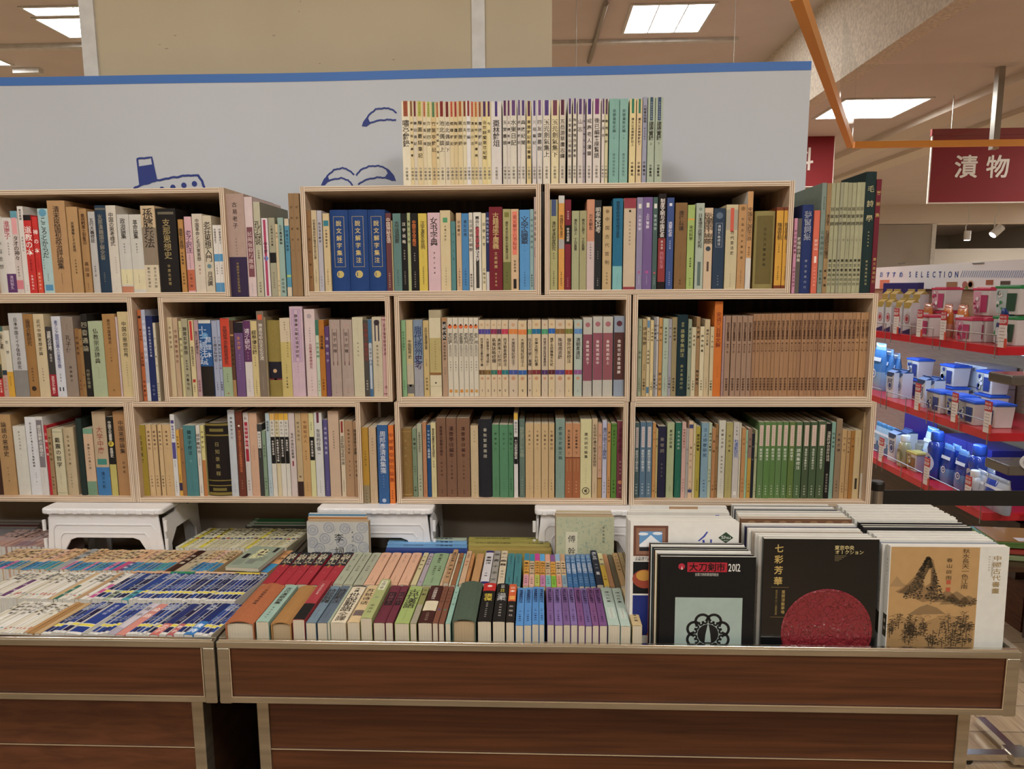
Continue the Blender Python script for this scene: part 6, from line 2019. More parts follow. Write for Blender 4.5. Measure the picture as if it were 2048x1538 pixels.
gp = 'upright books behind the right wagon rows'
catalogue(614, 737, 1046, -0.12, 0.022, 'b8bab4', 'pale book with blue chrysanthemum pattern standing before the middle stool', None, art_flowers, name='paperback', ybase=1100, cat='book', group=gp, page=M_PAGE_OLD)
catalogue(617, 735, 1036, -0.096, 0.010, 'b0783c', 'orange-brown book standing just behind the chrysanthemum patterned one', None, None, name='paperback', ybase=1100, cat='book', group=gp)
catalogue(618, 733, 1030, -0.084, 0.012, '4c84a8', 'blue book standing rearmost behind the chrysanthemum patterned one', None, None, name='paperback', ybase=1100, cat='book', group=gp)
catalogue(1112, 1228, 1036, -0.12, 0.018, 'b4b694', 'green leaf-patterned book with a white title slip before the right stool', None, art_leaves, name='paperback', ybase=1100, cat='book', group=gp, page=M_PAGE_OLD)
catalogue(1110, 1224, 1029, -0.10, 0.010, 'a88c68', 'tan book standing behind the green leaf-patterned one', None, None, name='paperback', ybase=1100, cat='book', group=gp)
catalogue(1112, 1222, 1024, -0.088, 0.010, 'c0b088', 'cream book standing rearmost behind the green leaf-patterned one', None, None, name='paperback', ybase=1100, cat='book', group=gp)


# ------------------------------------------------------------------ the room
def struct(name, a, b, mat, bevel=0):
    return boxobj(name, a, b, mat, None, 'structure', bevel=bevel)


ZC1 = 3.20       # high ceiling
ZC2 = 2.66       # lower ceiling beyond the bulkhead
XB = 1.76
struct('floor', (-7, -7, -0.05), (10, 16, 0.0), M_FLOOR)
struct('ceiling', (-7, -7, ZC1), (XB, 16, ZC1 + 0.05), M_CEIL)
struct('trim_1', (XB, -7, ZC2), (XB + 0.10, 12, ZC1 + 0.05), M_PLASTER)
struct('ceiling_low', (XB + 0.10, -7, ZC2), (10, 16, ZC2 + 0.05), M_CEIL)
struct('wall_left', (-7.05, -7, 0), (-7, 16, ZC1), M_WALL)
struct('wall_rear', (-7, -7.05, 0), (10, -7, ZC1), M_WALL)
struct('wall_far', (-7, 16, 0), (10, 16.05, ZC1), M_GREYWALL)
struct('wall_right', (10, -7, 0), (10.05, 16, ZC1), M_GREYWALL)
# pillar behind the banner
YP = 0.42
xa, xb, xc = PY(200, 143, YP).x, PY(945, 136, YP).x, PY(1104, 130, YP).x
struct('wall_back', (xa, YP, 0), (xb, YP + 0.9, ZC1), M_WALL)
struct('trim_2', (PY(179, 143, YP).x - 0.012, YP - 0.008, 0), (xa, YP + 0.9, ZC1), M_WHITE)
struct('trim_3', (xb, YP - 0.008, 0), (PY(971, 136, YP).x, YP + 0.9, ZC1), M_WHITE)
struct('wall_column', (PY(971, 136, YP).x, YP, 0), (xc, YP + 0.9, ZC1), M_WALL)
# marks on the beige panel
mk = MB()
for px, py, l in [(330, 98, 8), (348, 72, 6), (545, 72, 7), (318, 90, 4), (600, 4, 3), (597, 24, 3), (785, 120, 5), (638, 128, 4)]:
    p = PY(px, py, YP)
    mk.box((p.x, YP - 0.0006, p.z), (p.x + l * 0.0012, YP + 0.0001, p.z + 0.0016), rgb('8c7c64'))
o = mk.build('trim_4', M_PAPER)
o['kind'] = 'structure'
# lowered ceiling strips and bulkhead of the far zone
for i, (pa, pb, zz, mt) in enumerate([((1640, 345), (2048, 170), 0.05, M_LCEIL), ((1660, 372), (2048, 232), 0.035, M_LCEIL)]):
    x1 = PZ(1900, pa[1] + (1900 - pa[0]) * (pb[1] - pa[1]) / (pb[0] - pa[0]), ZC2 - zz).x
    struct(f'trim_{5 + i}', (x1 - 0.10, -2, ZC2 - zz), (x1 + 0.12, 12, ZC2 + 0.01), mt)
YFAR = 9.2
struct('wall_bulkhead', (XB + 0.1, YFAR, PY(1800, 448, YFAR).z), (10, YFAR + 0.2, ZC2), M_LCEIL)
struct('wall_grey', (XB + 0.1, YFAR, 0), (PY(1866, 480, YFAR).x, YFAR + 0.2, PY(1800, 449, YFAR).z), M_GREYWALL)
struct('trim_7', (PY(1862, 480, YFAR).x, YFAR - 0.02, 0), (PY(1870, 480, YFAR).x, YFAR, PY(1800, 449, YFAR).z), M_WHITE)
zz = PY(1960, 497, 12.5).z
struct('wall_distant', (PY(1870, 480, 12.5).x - 0.6, 12.5, 0), (10, 12.6, zz), M_GREYWALL)
# taupe panel behind the stools
struct('wall_backing', (-2.2, 0.245, 0.60), (0.93, 0.262, 0.9135), M_BACKING)

# banner sheet with blue stripe and printed drawings
YS = 0.30
XR = PY(1617, 250, YS).x
zt = PY(1040, 136, YS).z
bn = empty('printed_banner', (0, YS, zt), 0, 'long white banner with a blue top stripe and navy line drawings behind the boxes', 'banner')
nseg = 60
XL = -2.3


def wav(x):
    return 0.004 * math.sin(x * 3.1) + 0.003 * math.sin(x * 7.3)


def bsheet(name, z0, z1, mat, yoff, x0=XL, x1=None):
    x1 = XR if x1 is None else x1
    m = MB()
    v = []
    for k in range(nseg + 1):
        x = x0 + (x1 - x0) * k / nseg
        for z in (z0, z1):
            v.append((x, yoff + wav(x), z + (0.0035 * math.sin(x * 2.3) if z == z1 or name != 'sheet' else 0)))
    n = len(v)
    v2 = [(x, y + 0.003, z) for x, y, z in v]
    f = [(2 * k, 2 * k + 2, 2 * k + 3, 2 * k + 1) for k in range(nseg)]
    f += [tuple(reversed([i + n for i in q])) for q in f]
    f += [(2 * k + 1, 2 * k + 3, 2 * k + 3 + n, 2 * k + 1 + n) for k in range(nseg)]
    f += [(2 * nseg, 2 * nseg + n, 2 * nseg + 1 + n, 2 * nseg + 1), (0, 1, 1 + n, n)]
    m.add(v + v2, f)
    return m.build(name, mat, bn)


zst = PY(1040, 153, YS).z - zt
bsheet('sheet', -0.62, 0.0, M_BANNER, 0.0)
bsheet('stripe', zst, 0.0008, M_BLUE, -0.0008)


def px_poly(pts):
    return [(PY(x, y, YS).x, PY(x, y, YS).z - zt) for x, y in pts]


def draw(name, shapes):
    m = MB()
    for pts, fs in shapes:
        m.add([(x, wav(x) - 0.0009, z) for x, z in pts], fs)
    return m.build(name, M_NAVY, bn)


def rough(pts, n=6, amp=0.0012, seed=1):
    R = random.Random(seed)
    out = []
    for i in range(len(pts) - 1):
        a, b = pts[i], pts[i + 1]
        for k in range(n):
            t = k / n
            out.append((a[0] + (b[0] - a[0]) * t, a[1] + (b[1] - a[1]) * t + R.uniform(-amp, amp)))
    out.append(pts[-1])
    return out


S = 0.0012
draw('ship_drawing', [
    stroke(rough(px_poly([(274, 318), (304, 315), (314, 362)])), 4.6 * S), stroke(rough(px_poly([(275, 318), (281, 372)])), 4.6 * S),
    poly(px_poly([(278, 333), (305, 329), (313, 361), (298, 366), (282, 372)])),
    stroke(rough(px_poly([(268, 377), (283, 370), (315, 361), (350, 355), (375, 351), (397, 351)])), 5 * S),
    stroke(rough(px_poly([(396, 350), (405, 362), (411, 380)])), 6 * S)] +
    [disc(*px_poly([(x, y)])[0], 6.6 * S, 16) for x, y in [(305, 382), (325, 379), (347, 375), (369, 371), (390, 368)]])


def gull(flip, pts_top, pts_bot, fill):
    return [stroke(rough(px_poly(pts_top), 5, 0.001), 4.0 * S), stroke(rough(px_poly(pts_bot), 5, 0.001), 4.0 * S), poly(px_poly(fill))]


draw('gull_drawing', gull(0, [(645, 369), (655, 352), (668, 340), (686, 336), (699, 341), (709, 350)], [(650, 365), (662, 360), (683, 356), (697, 361), (706, 371)], [(642, 371), (648, 358), (656, 351), (659, 361), (650, 371)]) +
     gull(1, [(713, 351), (722, 340), (738, 333), (758, 332), (774, 338), (786, 350)], [(717, 369), (732, 360), (755, 355), (772, 356), (787, 361)], [(771, 337), (780, 341), (789, 352), (793, 363), (778, 360), (770, 355), (776, 347)]))
draw('gull_drawing', gull(0, [(730, 246), (738, 231), (752, 219), (770, 217), (784, 219), (794, 227)], [(738, 248), (755, 242), (775, 240), (793, 241)], [(724, 253), (727, 244), (736, 232), (738, 240), (742, 247), (734, 254)]))


# ------------------------------------------------------------------ ceiling lights
def ceil_light(x, y, z, sx_, sy_, label, power, grid=3, vis=14.0):
    e = empty('ceiling_light', (x, y, z), 0, label, 'ceiling light', 'recessed ceiling light panels')
    m = MB()
    t = 0.02
    for a, b in (((-sx_ / 2, -sy_ / 2), (sx_ / 2, -sy_ / 2 + t)), ((-sx_ / 2, sy_ / 2 - t), (sx_ / 2, sy_ / 2)), ((-sx_ / 2, -sy_ / 2 + t), (-sx_ / 2 + t, sy_ / 2 - t)), ((sx_ / 2 - t, -sy_ / 2 + t), (sx_ / 2, sy_ / 2 - t))):
        m.box((a[0], a[1], -0.008), (b[0], b[1], 0.001))
    for k in range(1, grid):
        xx = -sx_ / 2 + sx_ * k / grid
        m.box((xx - 0.004, -sy_ / 2 + t, -0.006), (xx + 0.004, sy_ / 2 - t, 0.0))
    m.build('frame', M_WHITE, e)
    m = MB()
    m.box((-sx_ / 2 + t, -sy_ / 2 + t, -0.004), (sx_ / 2 - t, sy_ / 2 - t, -0.001))
    m.build('diffuser', plain('lit_diffuser', 'f4f2ee', 0.6, emit='fffaf2', estr=vis), e)
    if power:
        area_light('tube_light', (0, 0, -0.02), sx_ * 0.9, sy_ * 0.9, power, parent=e)
    return e


def by_px(pts, z):
    P = [PZ(x, y, z) for x, y in pts]
    cx, cy = sum(p.x for p in P) / len(P), sum(p.y for p in P) / len(P)
    return cx, cy, P


x, y, P = by_px([(1260, 5), (1435, 5), (1405, 65), (1240, 65)], ZC1)
ceil_light(x, y, ZC1, (P[1] - P[0]).length, abs(P[2].y - P[1].y), 'bright ceiling panel above the right part of the banner', 8)
x, y, P = by_px([(1686, 195), (1866, 195), (1794, 236), (1620, 236)], ZC2)
ceil_light(x, y, ZC2, (P[1] - P[0]).length * 0.98, abs(P[2].y - P[1].y), 'bright ceiling panel behind the orange frame bar', 8)
x, y, P = by_px([(60, 34), (330, 34), (330, 71), (130, 71)], ZC1)
ceil_light(P[3].x + 0.5, y, ZC1, 1.0, abs(P[2].y - P[0].y), 'bright ceiling panel above the left end of the banner, nearer the spotlight', 10)
x, y, P = by_px([(30, 12), (330, 12), (330, 26), (60, 26)], ZC1)
ceil_light(P[3].x + 0.5, y, ZC1, 1.0, abs(P[2].y - P[0].y), 'narrow bright ceiling panel in the top left corner', 8)
LP = [(-0.75, -1.75, 20), (1.15, -2.1, 27), (-2.6, -1.6, 8), (-0.9, -4.0, 18), (1.2, -4.2, 18), (-2.9, -4.0, 14)]
for i, (x, y, pw) in enumerate([(-1.5, 5.5, 60), (-4.5, 3.5, 60), (0.6, 9.0, 60)]):  # added panels, hidden by the banner, to brighten the high ceiling and floor
    ceil_light(x, y, ZC1, 0.9, 0.62, 'ceiling panel of the hall behind the banner, ' + ordinal(i + 1) + ' of three', pw)
for i, (x, y, pw) in enumerate([(3.1, -1.4, 40), (4.4, 2.0, 60), (6.0, 5.0, 60), (8.5, 9.0, 60)]):  # added out-of-frame panels that lift the low ceiling over the aisle
    ceil_light(x, y, ZC2, 0.62, 0.62, 'ceiling panel over the store aisle on the right, ' + ordinal(i + 1) + ' of four', pw)
for i, (x, y, pw) in enumerate(LP):
    ceil_light(x, y, ZC1, 0.62, 0.62, f'ceiling panel over the aisle in front of the wagons, {ordinal(i + 1)} of six', pw)

for i, (x, y) in enumerate([(9.3, 10.6), (4.0, 11.0)]):  # two added panels, out of sight, lighting the dark zone past the bulkhead
    ceil_light(x, y, ZC2, 0.62, 0.62, 'ceiling panel beyond the far bulkhead, ' + ['farther right', 'nearer the pillar'][i], 90)

# tracks, spot, hanging wires
m = MB()
p, q = PZ(0, 91, ZC1), PZ(176, 91, ZC1)
tr = empty('track_rail', tuple(p), 0, 'white lighting track on the ceiling in the left corner', 'lighting track')
boxobj('rail', (-0.6, -0.03, -0.03), (q.x - p.x + 0.4, 0.03, 0.0), M_WHITE, tr)


def spot(px, py, dist_y, label, zc, s=1.0, tilt=0.6, rz=0.0, power=4):
    P = PY(px, py, dist_y)
    e = empty('spot_lamp', tuple(P), rz, label, 'spot lamp', 'spot lamps on the ceiling tracks')
    m = MB()
    c, sn = math.cos(tilt), math.sin(tilt)
    m.tube([(0, 0, 0), (0.10 * s * sn, 0, 0.10 * s * c)], [0.035 * s, 0.035 * s], 16)
    m.build('lamp_housing', M_WHITE, e)
    m = MB()
    m.tube([(0.05 * s * sn + 0.0, 0.04 * s, 0.06 * s), (0.05 * s * sn, 0.04 * s, 0.16 * s), (0.05 * s * sn, 0.0, 0.19 * s), (0.05 * s * sn, 0.0, zc - P.z)], 0.006 * s, 6)
    m.build('bracket', M_WHITE, e)
    m = MB()
    m.box((-0.09 * s, -0.03 * s, zc - P.z - 0.04 * s), (0.12 * s, 0.03 * s, zc - P.z))
    m.build('adapter', M_WHITE, e)
    m = MB()
    m.tube([(-0.004 * s * sn, 0, -0.004 * s * c), (0.002 * s * sn, 0, 0.002 * s * c)], 0.028 * s, 16)
    m.build('lens', plain('lit_lens', 'ffffff', 0.4, emit='f4f6ff', estr=20), e)
    return e


spot(52, 134, 3.9, 'lit white spot lamp hanging from the track at the left edge', ZC1, 1.0, 0.3)
spot(1934, 480, 8.0, 'small white spot lamp beyond the grey wall, left of the tilted one', ZC2, 1.2, 0.0)
spot(1985, 470, 8.0, 'small white tilted spot lamp beyond the grey wall', ZC2, 1.5, 0.8)
for i, (px, py) in enumerate([(1960, 415), (1910, 456), (1912, 471), (2046, 455)]):
    yd = [8.5, 10.2, 11.2, 10.2][i]
    P = PY(px, py, yd)
    e = empty('downlight', (P.x, P.y, ZC2 - 0.002), 0, ['small oval downlight just below the red sign', 'small oval downlight, upper of two left of the spot lamps', 'small oval downlight, lower of two left of the spot lamps', 'small oval downlight at the right edge of the picture'][i], 'downlight', 'downlights of the far ceiling')
    m = MB()
    m.lathe([(0.11, -0.01), (0.11, 0.0)], 20)
    m.build('rim', M_WHITE, e)
    m = MB()
    m.lathe([(0.085, -0.014), (0.085, -0.009)], 20)
    m.build('lens', plain('lit_lens', 'ffffff', 0.4, emit='fff4e0', estr=9), e)
# slotted rails on the high ceiling
for nm, pa, pb, wd in [('slim white ceiling rail in front of the light panel', (1045, 84), (1472, 80), 0.05)]:
    a, b = PZ(*pa, ZC1), PZ(*pb, ZC1)
    e = empty('ceiling_rail', tuple(a), 0, nm, 'ceiling rail')
    boxobj('rail', (0, -wd / 2, -0.025), (b.x - a.x, wd / 2, 0), M_WHITE, e)
a, b = PZ(1178, 118, ZC1), PZ(1212, 0, ZC1)
e = empty('ceiling_rail', tuple(a), 0, 'dark curtain rail running towards the viewer on the ceiling', 'ceiling rail')
m = MB()
m.tube([(0, 0, -0.02), tuple(b - a + Vector((0, 0, -0.02)))], 0.018, 6)
m.build('rail', M_STEEL, e)

# ------------------------------------------------------------------ smoke screen: glass with orange edge bars and a metal hanger
ZG = ZC2 - 0.44
c0 = PZ(1700, 296, ZG)
n0 = PZ(1592, 0, ZG)
r0 = PZ(2300, 292, ZG)
r0.y = c0.y
sc_e = empty('smoke_screen', tuple(c0), 0, 'hanging clear smoke screen with orange bottom bars meeting in a corner', 'smoke screen')
m = MB()


def bar(m, a, b, w_, h_):
    d = (b - a)
    L = d.length
    d.normalize()
    s = Vector((-d.y, d.x, 0)) * w_ / 2
    v = []
    for q in (a, b):
        for u, zz_ in ((-1, 0), (1, 0), (1, 1), (-1, 1)):
            p = q + s * u + Vector((0, 0, zz_ * h_))
            v.append(tuple(p - c0))
    m.add(v, [(0, 1, 2, 3), (7, 6, 5, 4), (0, 4, 5, 1), (1, 5, 6, 2), (2, 6, 7, 3), (3, 7, 4, 0)])


bar(m, c0, n0, 0.03, 0.045)
m.build('orange_bar', M_ORANGE, sc_e)
m = MB()
bar(m, c0 + Vector((0.02, 0, 0)), r0, 0.03, 0.032)
m.build('orange_bar', M_ORANGE, sc_e)
mg, ntg, bg = new_mat('clear_glass')
ntg.nodes.remove(bg)
t_ = nd(ntg, 'ShaderNodeBsdfTransparent')
t_.inputs[0].default_value = (0.96, 0.97, 0.97, 1)
gl_ = nd(ntg, 'ShaderNodeBsdfGlossy')
gl_.inputs['Roughness'].default_value = 0.03
ms = nd(ntg, 'ShaderNodeMixShader')
ms.inputs[0].default_value = 0.05
ntg.links.new(t_.outputs[0], ms.inputs[1])
ntg.links.new(gl_.outputs[0], ms.inputs[2])
ntg.links.new(ms.outputs[0], ntg.nodes['Material Output'].inputs[0])
M_GLASS = mg
for nm, b_, zt_ in (('glass_pane', r0, ZC2), ('glass_pane', n0, ZC2)):
    m = MB()
    bar(m, c0 + Vector((0.01, 0.0, 0.04)), (b_ if b_ is r0 else c0 + (b_ - c0) * 0.35) + Vector((0, 0, 0.04)), 0.005, ZC2 - ZG - 0.045)
    m.build(nm, M_GLASS, sc_e)
h0 = PZ(1988, 288, ZG + 0.03)
h1 = PY(2003, 0, h0.y)
m = MB()
m.box((-0.017, -0.02, -0.03), (0.017, 0.02, ZC2 - h0.z))
o = m.build('hanger', M_STEEL, sc_e)
o.location = h0 - c0


# ------------------------------------------------------------------ red hanging signs
def red_sign(x0, x1, y0, y1, Y, text, tpx, tsz, label):
    a, b = PY(x0, y0, Y), PY(x1, y1, Y)
    e = empty('hanging_sign', (a.x, Y, a.z), 0, label, 'hanging sign', 'red hanging department signs')
    W, H = b.x - a.x, a.z - b.z
    m = MB()
    m.box((0, 0, -H), (W, 0.012, 0))
    m.build('sign_board', M_REDSIGN, e)
    m = MB()
    m.box((-0.006, -0.001, -H), (0, 0.013, -0.03))
    m.box((W, -0.001, -H), (W + 0.006, 0.013, -0.03))
    m.box((-0.006, -0.001, -H - 0.006), (W + 0.006, 0.013, -H))
    m.build('white_edging', M_SIGNWHITE, e)
    m = MB()
    m.box((-0.01, -0.005, -0.03), (W + 0.01, 0.018, 0.012))
    m.build('top_bar', M_REDSIGN, e)
    m = MB()
    for ch, px, py in tpx:
        P = PY(px, py, Y)
        s = tsz * (Y - CAM.y) / F_PX
        out = []
        for ex, ez in ((0, 0), (1, 0), (-1, 0), (0, 1), (0, -1), (1, 1), (-1, -1), (1, -1), (-1, 1)):
            gput(out, ch, P.x - a.x + ex * s * 0.016, P.z - a.z + ez * s * 0.016, s, s, 0.0)
        for k_, (pts, fs) in enumerate(out):
            m.add([(u, -0.0012 - 0.0001 * k_, v) for u, v in pts], fs)
    m.build('lettering', M_SIGNWHITE, e)
    for wx in (0.12 * W, 0.88 * W):
        m = MB()
        m.tube([(wx, 0.006, 0.01), (wx, 0.006, ZC2 - a.z)], 0.0025, 5)
        m.build('wire', M_STEEL, e)
    return e


red_sign(1867, 2160, 262, 402, 3.0, '', [('漬', 1932, 333), ('物', 1995, 333)], 44, 'red hanging sign with two white characters behind the orange bar')
red_sign(1500, 1664, 256, 372, 4.2, '', [('料', 1604, 318)], 44, 'red hanging sign mostly hidden behind the white banner')
for px, py in [(1152, 125), (1468, 100)]:
    P = PY(px, py, 1.2)
    m = MB()
    m.tube([(0, 0, -0.4), (0, 0, ZC1 - P.z)], 0.0015, 5)
    o = m.build('hanging_wire', M_STEEL, None, (P.x, P.y, P.z))
    tag(o, 'thin hanging wire rising above the banner, ' + ('left' if px < 1300 else 'right') + ' of two', 'wire', 'thin hanging wires')


# ------------------------------------------------------------------ red-fronted store shelf on the right, running away from the viewer
XG = 1.84
g1, g2, g3 = PX(1900, 681, XG), PX(1900, 840, XG), PX(1850, 966, XG)
zs1, zs2, zs3 = g1.z, g2.z, g3.z
YN = PX(1996, 700, XG).y
YE = 3.6
SD = 0.42
gd = empty('store_shelf', (XG, YN, 0), 0, 'red-edged store shelf with wire guards and a white recommendation header board', 'store shelf')


def gbox(name, a, b, mat, bev=0, color=(0.8, 0.8, 0.8, 1), par=None):
    o = boxobj(name, a, b, mat, None, bevel=bev, color=color)
    o.location = Vector(o.location) - Vector((XG, YN, 0))
    o.parent = par or gd
    return o


M_SLAT = wood('slatted_back_board', '9c8468', 'b09878', (3, 3, 60), 0.6, None, 0)
gbox('back_panel', (XG + SD, YN, 0), (XG + SD + 0.02, YE, PX(1900, 530, XG + SD).z), M_SLAT)
gbox('kick_base', (XG + 0.21, YN + 0.02, 0), (XG + SD, YE, 0.24), M_WALNUT)
gbox('lower_back', (XG + 0.16, YN + 0.01, 0.24), (XG + SD, YE, zs3 - 0.05), M_BASEWOOD)
for z in (zs1, zs2, zs3):
    sh = gbox('shelf_board', (XG, YN, z - 0.035), (XG + SD, YE, z), M_REDSHELF, 0.002)
    m = MB()
    n = 7
    for i in range(n):
        y0, y1 = YN + 0.01 + i * 0.45, YN + 0.40 + i * 0.45
        if y1 > YE:
            break
        hgt = 0.045
        m.tube([(-0.006, y0 - YN, z - 0.05), (-0.006, y0 - YN, z + hgt), (-0.006, y1 - YN, z + hgt), (-0.006, y1 - YN, z - 0.05)], 0.0025, 5)
        m.tube([(-0.006, (y0 + y1) / 2 - YN, z - 0.03), (-0.006, (y0 + y1) / 2 - YN, z + hgt)], 0.0022, 5)
    m.build('wire_guard', M_STEEL, gd)
# header board
XH = XG + SD - 0.02
hz0, hz1 = PX(1900, 578, XH).z, PX(1900, 527, XH).z
hd = gbox('header_board', (XH - 0.008, YN, hz0), (XH, YE, hz1), plain('white_header_board', 'e4e4e6', 0.5))
m = MB()


def header_text(s, pxs, py, hgt, col, w_=None):
    for ch, px in zip(s, pxs):
        P = PX(px, py, XH - 0.009)
        out = []
        gput(out, ch, 0, 0, w_ or hgt, hgt, 0.02)
        for pts, fs in out:
            m.add([(P.x - XG, P.y - YN - u, P.z + v) for u, v in pts], fs, rgb(col))


header_text('おすすめ', [1763, 1776, 1788, 1802], 549, 0.040, '1450b0', 0.048)
header_text('SELECTION', [1820, 1833, 1844, 1856, 1868, 1880, 1889, 1900, 1913], 549, 0.046, '1c489c', 0.044)
for k in range(30):
    a = PX(1921 + k * 4.4, 547, XH - 0.009)
    m.add([(a.x - XG, a.y - YN, a.z - 0.02 + 0.0), (a.x - XG, a.y - YN - 0.006, a.z - 0.02), (a.x - XG, a.y - YN - 0.022, a.z + 0.014), (a.x - XG, a.y - YN - 0.016, a.z + 0.014)][::1], [(0, 1, 2, 3)], rgb('88a4d0'))
for (px0, px1, py0, py1, c) in [(1760, 1778, 560, 577, 'e08060'), (1893, 1914, 564, 575, 'a87850'), (1972, 1986, 560, 570, 'a85c3c'), (2001, 2020, 562, 572, '5c4c40')]:
    a, b = PX(px0, py0, XH - 0.009), PX(px1, py1, XH - 0.009)
    m_ = MB()
    m_.add([(a.x - XG, a.y - YN, b.z), (b.x - XG, b.y - YN, b.z), (b.x - XG, b.y - YN, a.z), (a.x - XG, a.y - YN, a.z)], [(0, 1, 2, 3)], rgb(c))
    m_.build('header_picture', M_SATIN, gd)
P = PX(1934, 569, XH - 0.009)
mf = MB()
for du, dv, r, c in [(0.03, 0, 0.026, 'c89878'), (0.03, 0, 0.018, 'a85848'), (-0.02, -0.002, 0.024, 'b86c60'), (0.0, -0.016, 0.014, '6c8c3c'), (-0.045, 0.004, 0.014, '7c9c4c')]:
    pts, fs = disc(0, 0, r, 18, 1.0, 0.8)
    mf.add([(P.x - XG - 0.0003 * du * 100, P.y - YN - u - du, P.z + v + dv) for u, v in pts], fs, rgb(c))
mf.build('header_picture', M_SATIN, gd)
m.build('header_lettering', M_SATIN, gd)
for px in (1808, 1961):
    a = PX(px, 527, XH)
    gbox('header_clip', (XH - 0.014, a.y - 0.045, a.z - 0.002), (XH + 0.01, a.y + 0.045, a.z + 0.004), M_STEEL)
# LED tubes under the upper shelves light the goods beneath
for z in (zs1, zs2):
    gbox('led_tube', (XG + 0.14, YN + 0.05, z - 0.042), (XG + 0.155, YE - 0.05, z - 0.0355), plain('lit_led_tube', 'ffffff', 0.4, emit='a8ccff', estr=2.5))
    l = area_light('led_strip', (0.075, (YE - YN) / 2, z - 0.052), 0.03, YE - YN - 0.1, 4.5, (0.50, 0.72, 1.0), (0, math.radians(-18), 0), gd)


# ---- goods
def place(o, px, py, z, rz=-math.pi / 2, dx=0.0):
    X = XG + max(-0.012, dx) + (0.03 if dx >= 0 else 0)
    P = PX(px, py, X)
    o.location = (X, P.y, z)
    o.rotation_euler = (0, 0, rz + random.uniform(-0.05, 0.05))
    return o


def tub(label, w, h, lid, labc, dark, group, half=False):
    """tapered see-through tub: body, lid, printed label, inner capsules behind the window"""
    e = empty('detergent_tub', label=unique(label), cat='tub', group=group)
    a, b, d = w * 0.44, w * 0.5, w * 0.36

    def ring4(s, z, dd):
        return [(-s, -dd, z), (s, -dd, z), (s, dd, z), (-s, dd, z)]
    m = MB()
    v = ring4(a, 0, d * 0.88) + ring4(b, h * 0.88, d)
    m.add(v, [(0, 1, 5, 4), (1, 2, 6, 5), (2, 3, 7, 6), (3, 0, 4, 7), (4, 5, 6, 7), (3, 2, 1, 0)], rgb('d4cfcf'))
    m.build('body', M_SATIN, e, bevel=0.004)
    m = MB()
    m.box((-b - 0.003, -d - 0.003, h * 0.88), (b + 0.003, d + 0.003, h * 0.97))
    m.box((-b + 0.008, -d + 0.008, h * 0.97), (b - 0.008, d - 0.008, h))
    m.build('lid', plain('tub_lid_' + lid, lid, 0.3), e, bevel=0.003)
    m = MB()
    y = -d - 0.0006
    x0, x1 = -b * 0.97, -b * 0.05
    m.add([(x0 + 0.003, y + 0.004, h * 0.05), (x1, y + 0.004, h * 0.05), (x1, y, h * 0.84), (x0, y, h * 0.84)], [(0, 1, 2, 3)], rgb(labc))
    m.add([(-a * 0.1, y + 0.002, h * 0.12), (a * 0.72, y + 0.002, h * 0.12), (b * 0.78, y - 0.001, h * 0.72), (-b * 0.02, y - 0.001, h * 0.72)], [(0, 1, 2, 3)], rgb(dark))
    R = random.Random(len(label))
    for k in range(9):
        pts, fs = disc(R.uniform(x0 + 0.012, x1 - 0.01), R.uniform(h * 0.14, h * 0.76), R.uniform(0.004, 0.011), 9)
        m.add([(u, y - 0.0012, q) for u, q in pts], fs, rgb(R.choice(['e8e4e8', dark, lid, 'f0ece8'])))
    m.build('label_print', M_SATIN, e)
    return e


def carton(label, w, h, d, body, top, group, word=None, wc='203c80', base=None):
    """gabled refill carton: body, cap print"""
    e = empty('refill_carton', label=unique(label), cat='carton', group=group)
    m = MB()
    m.box((-w / 2, -d / 2, 0), (w / 2, d / 2, h * 0.88), rgb(body))
    n = h * 0.88
    m.add([(-w / 2, -d / 2, n), (w / 2, -d / 2, n), (w / 2, d / 2, n), (-w / 2, d / 2, n), (-w / 2, 0, h * 0.96), (w / 2, 0, h * 0.96)], [(0, 1, 5, 4), (2, 3, 4, 5), (1, 2, 5), (3, 0, 4)], rgb(top))
    m.box((-w / 2, -0.002, h * 0.955), (w / 2, 0.002, h), rgb(top))
    m.build('carton_body', M_SATIN, e, bevel=0.001)
    m = MB()
    y = -d / 2 - 0.0008
    m.add([(-w / 2, y, h * 0.72), (w * 0.2, y, h * 0.72), (w / 2, y, h * 0.82), (w / 2, y, n), (-w / 2, y, n)], [(0, 1, 2, 3, 4)], rgb(top))
    for r, c in ((w * 0.34, wc), (w * 0.28, body), (w * 0.2, wc)):
        pts, fs = disc(0, h * 0.42, r, 18)
        m.add([(u, y - 0.0002 * (3 - r * 10), q) for u, q in pts], fs, rgb(c))
    if base:
        m.add([(-w / 2, y, 0), (w / 2, y, 0), (w / 2, y, h * 0.16), (-w / 2, y, h * 0.06)], [(0, 1, 2, 3)], rgb(base))
    if word:
        for pts, fs in htext(word, 0, h * 0.60, w * 0.36, w * 0.75, 0.03):
            m.add([(u, y - 0.0012, q) for u, q in pts], fs, rgb(wc))
    m.build('printed_front', M_SATIN, e)
    return e


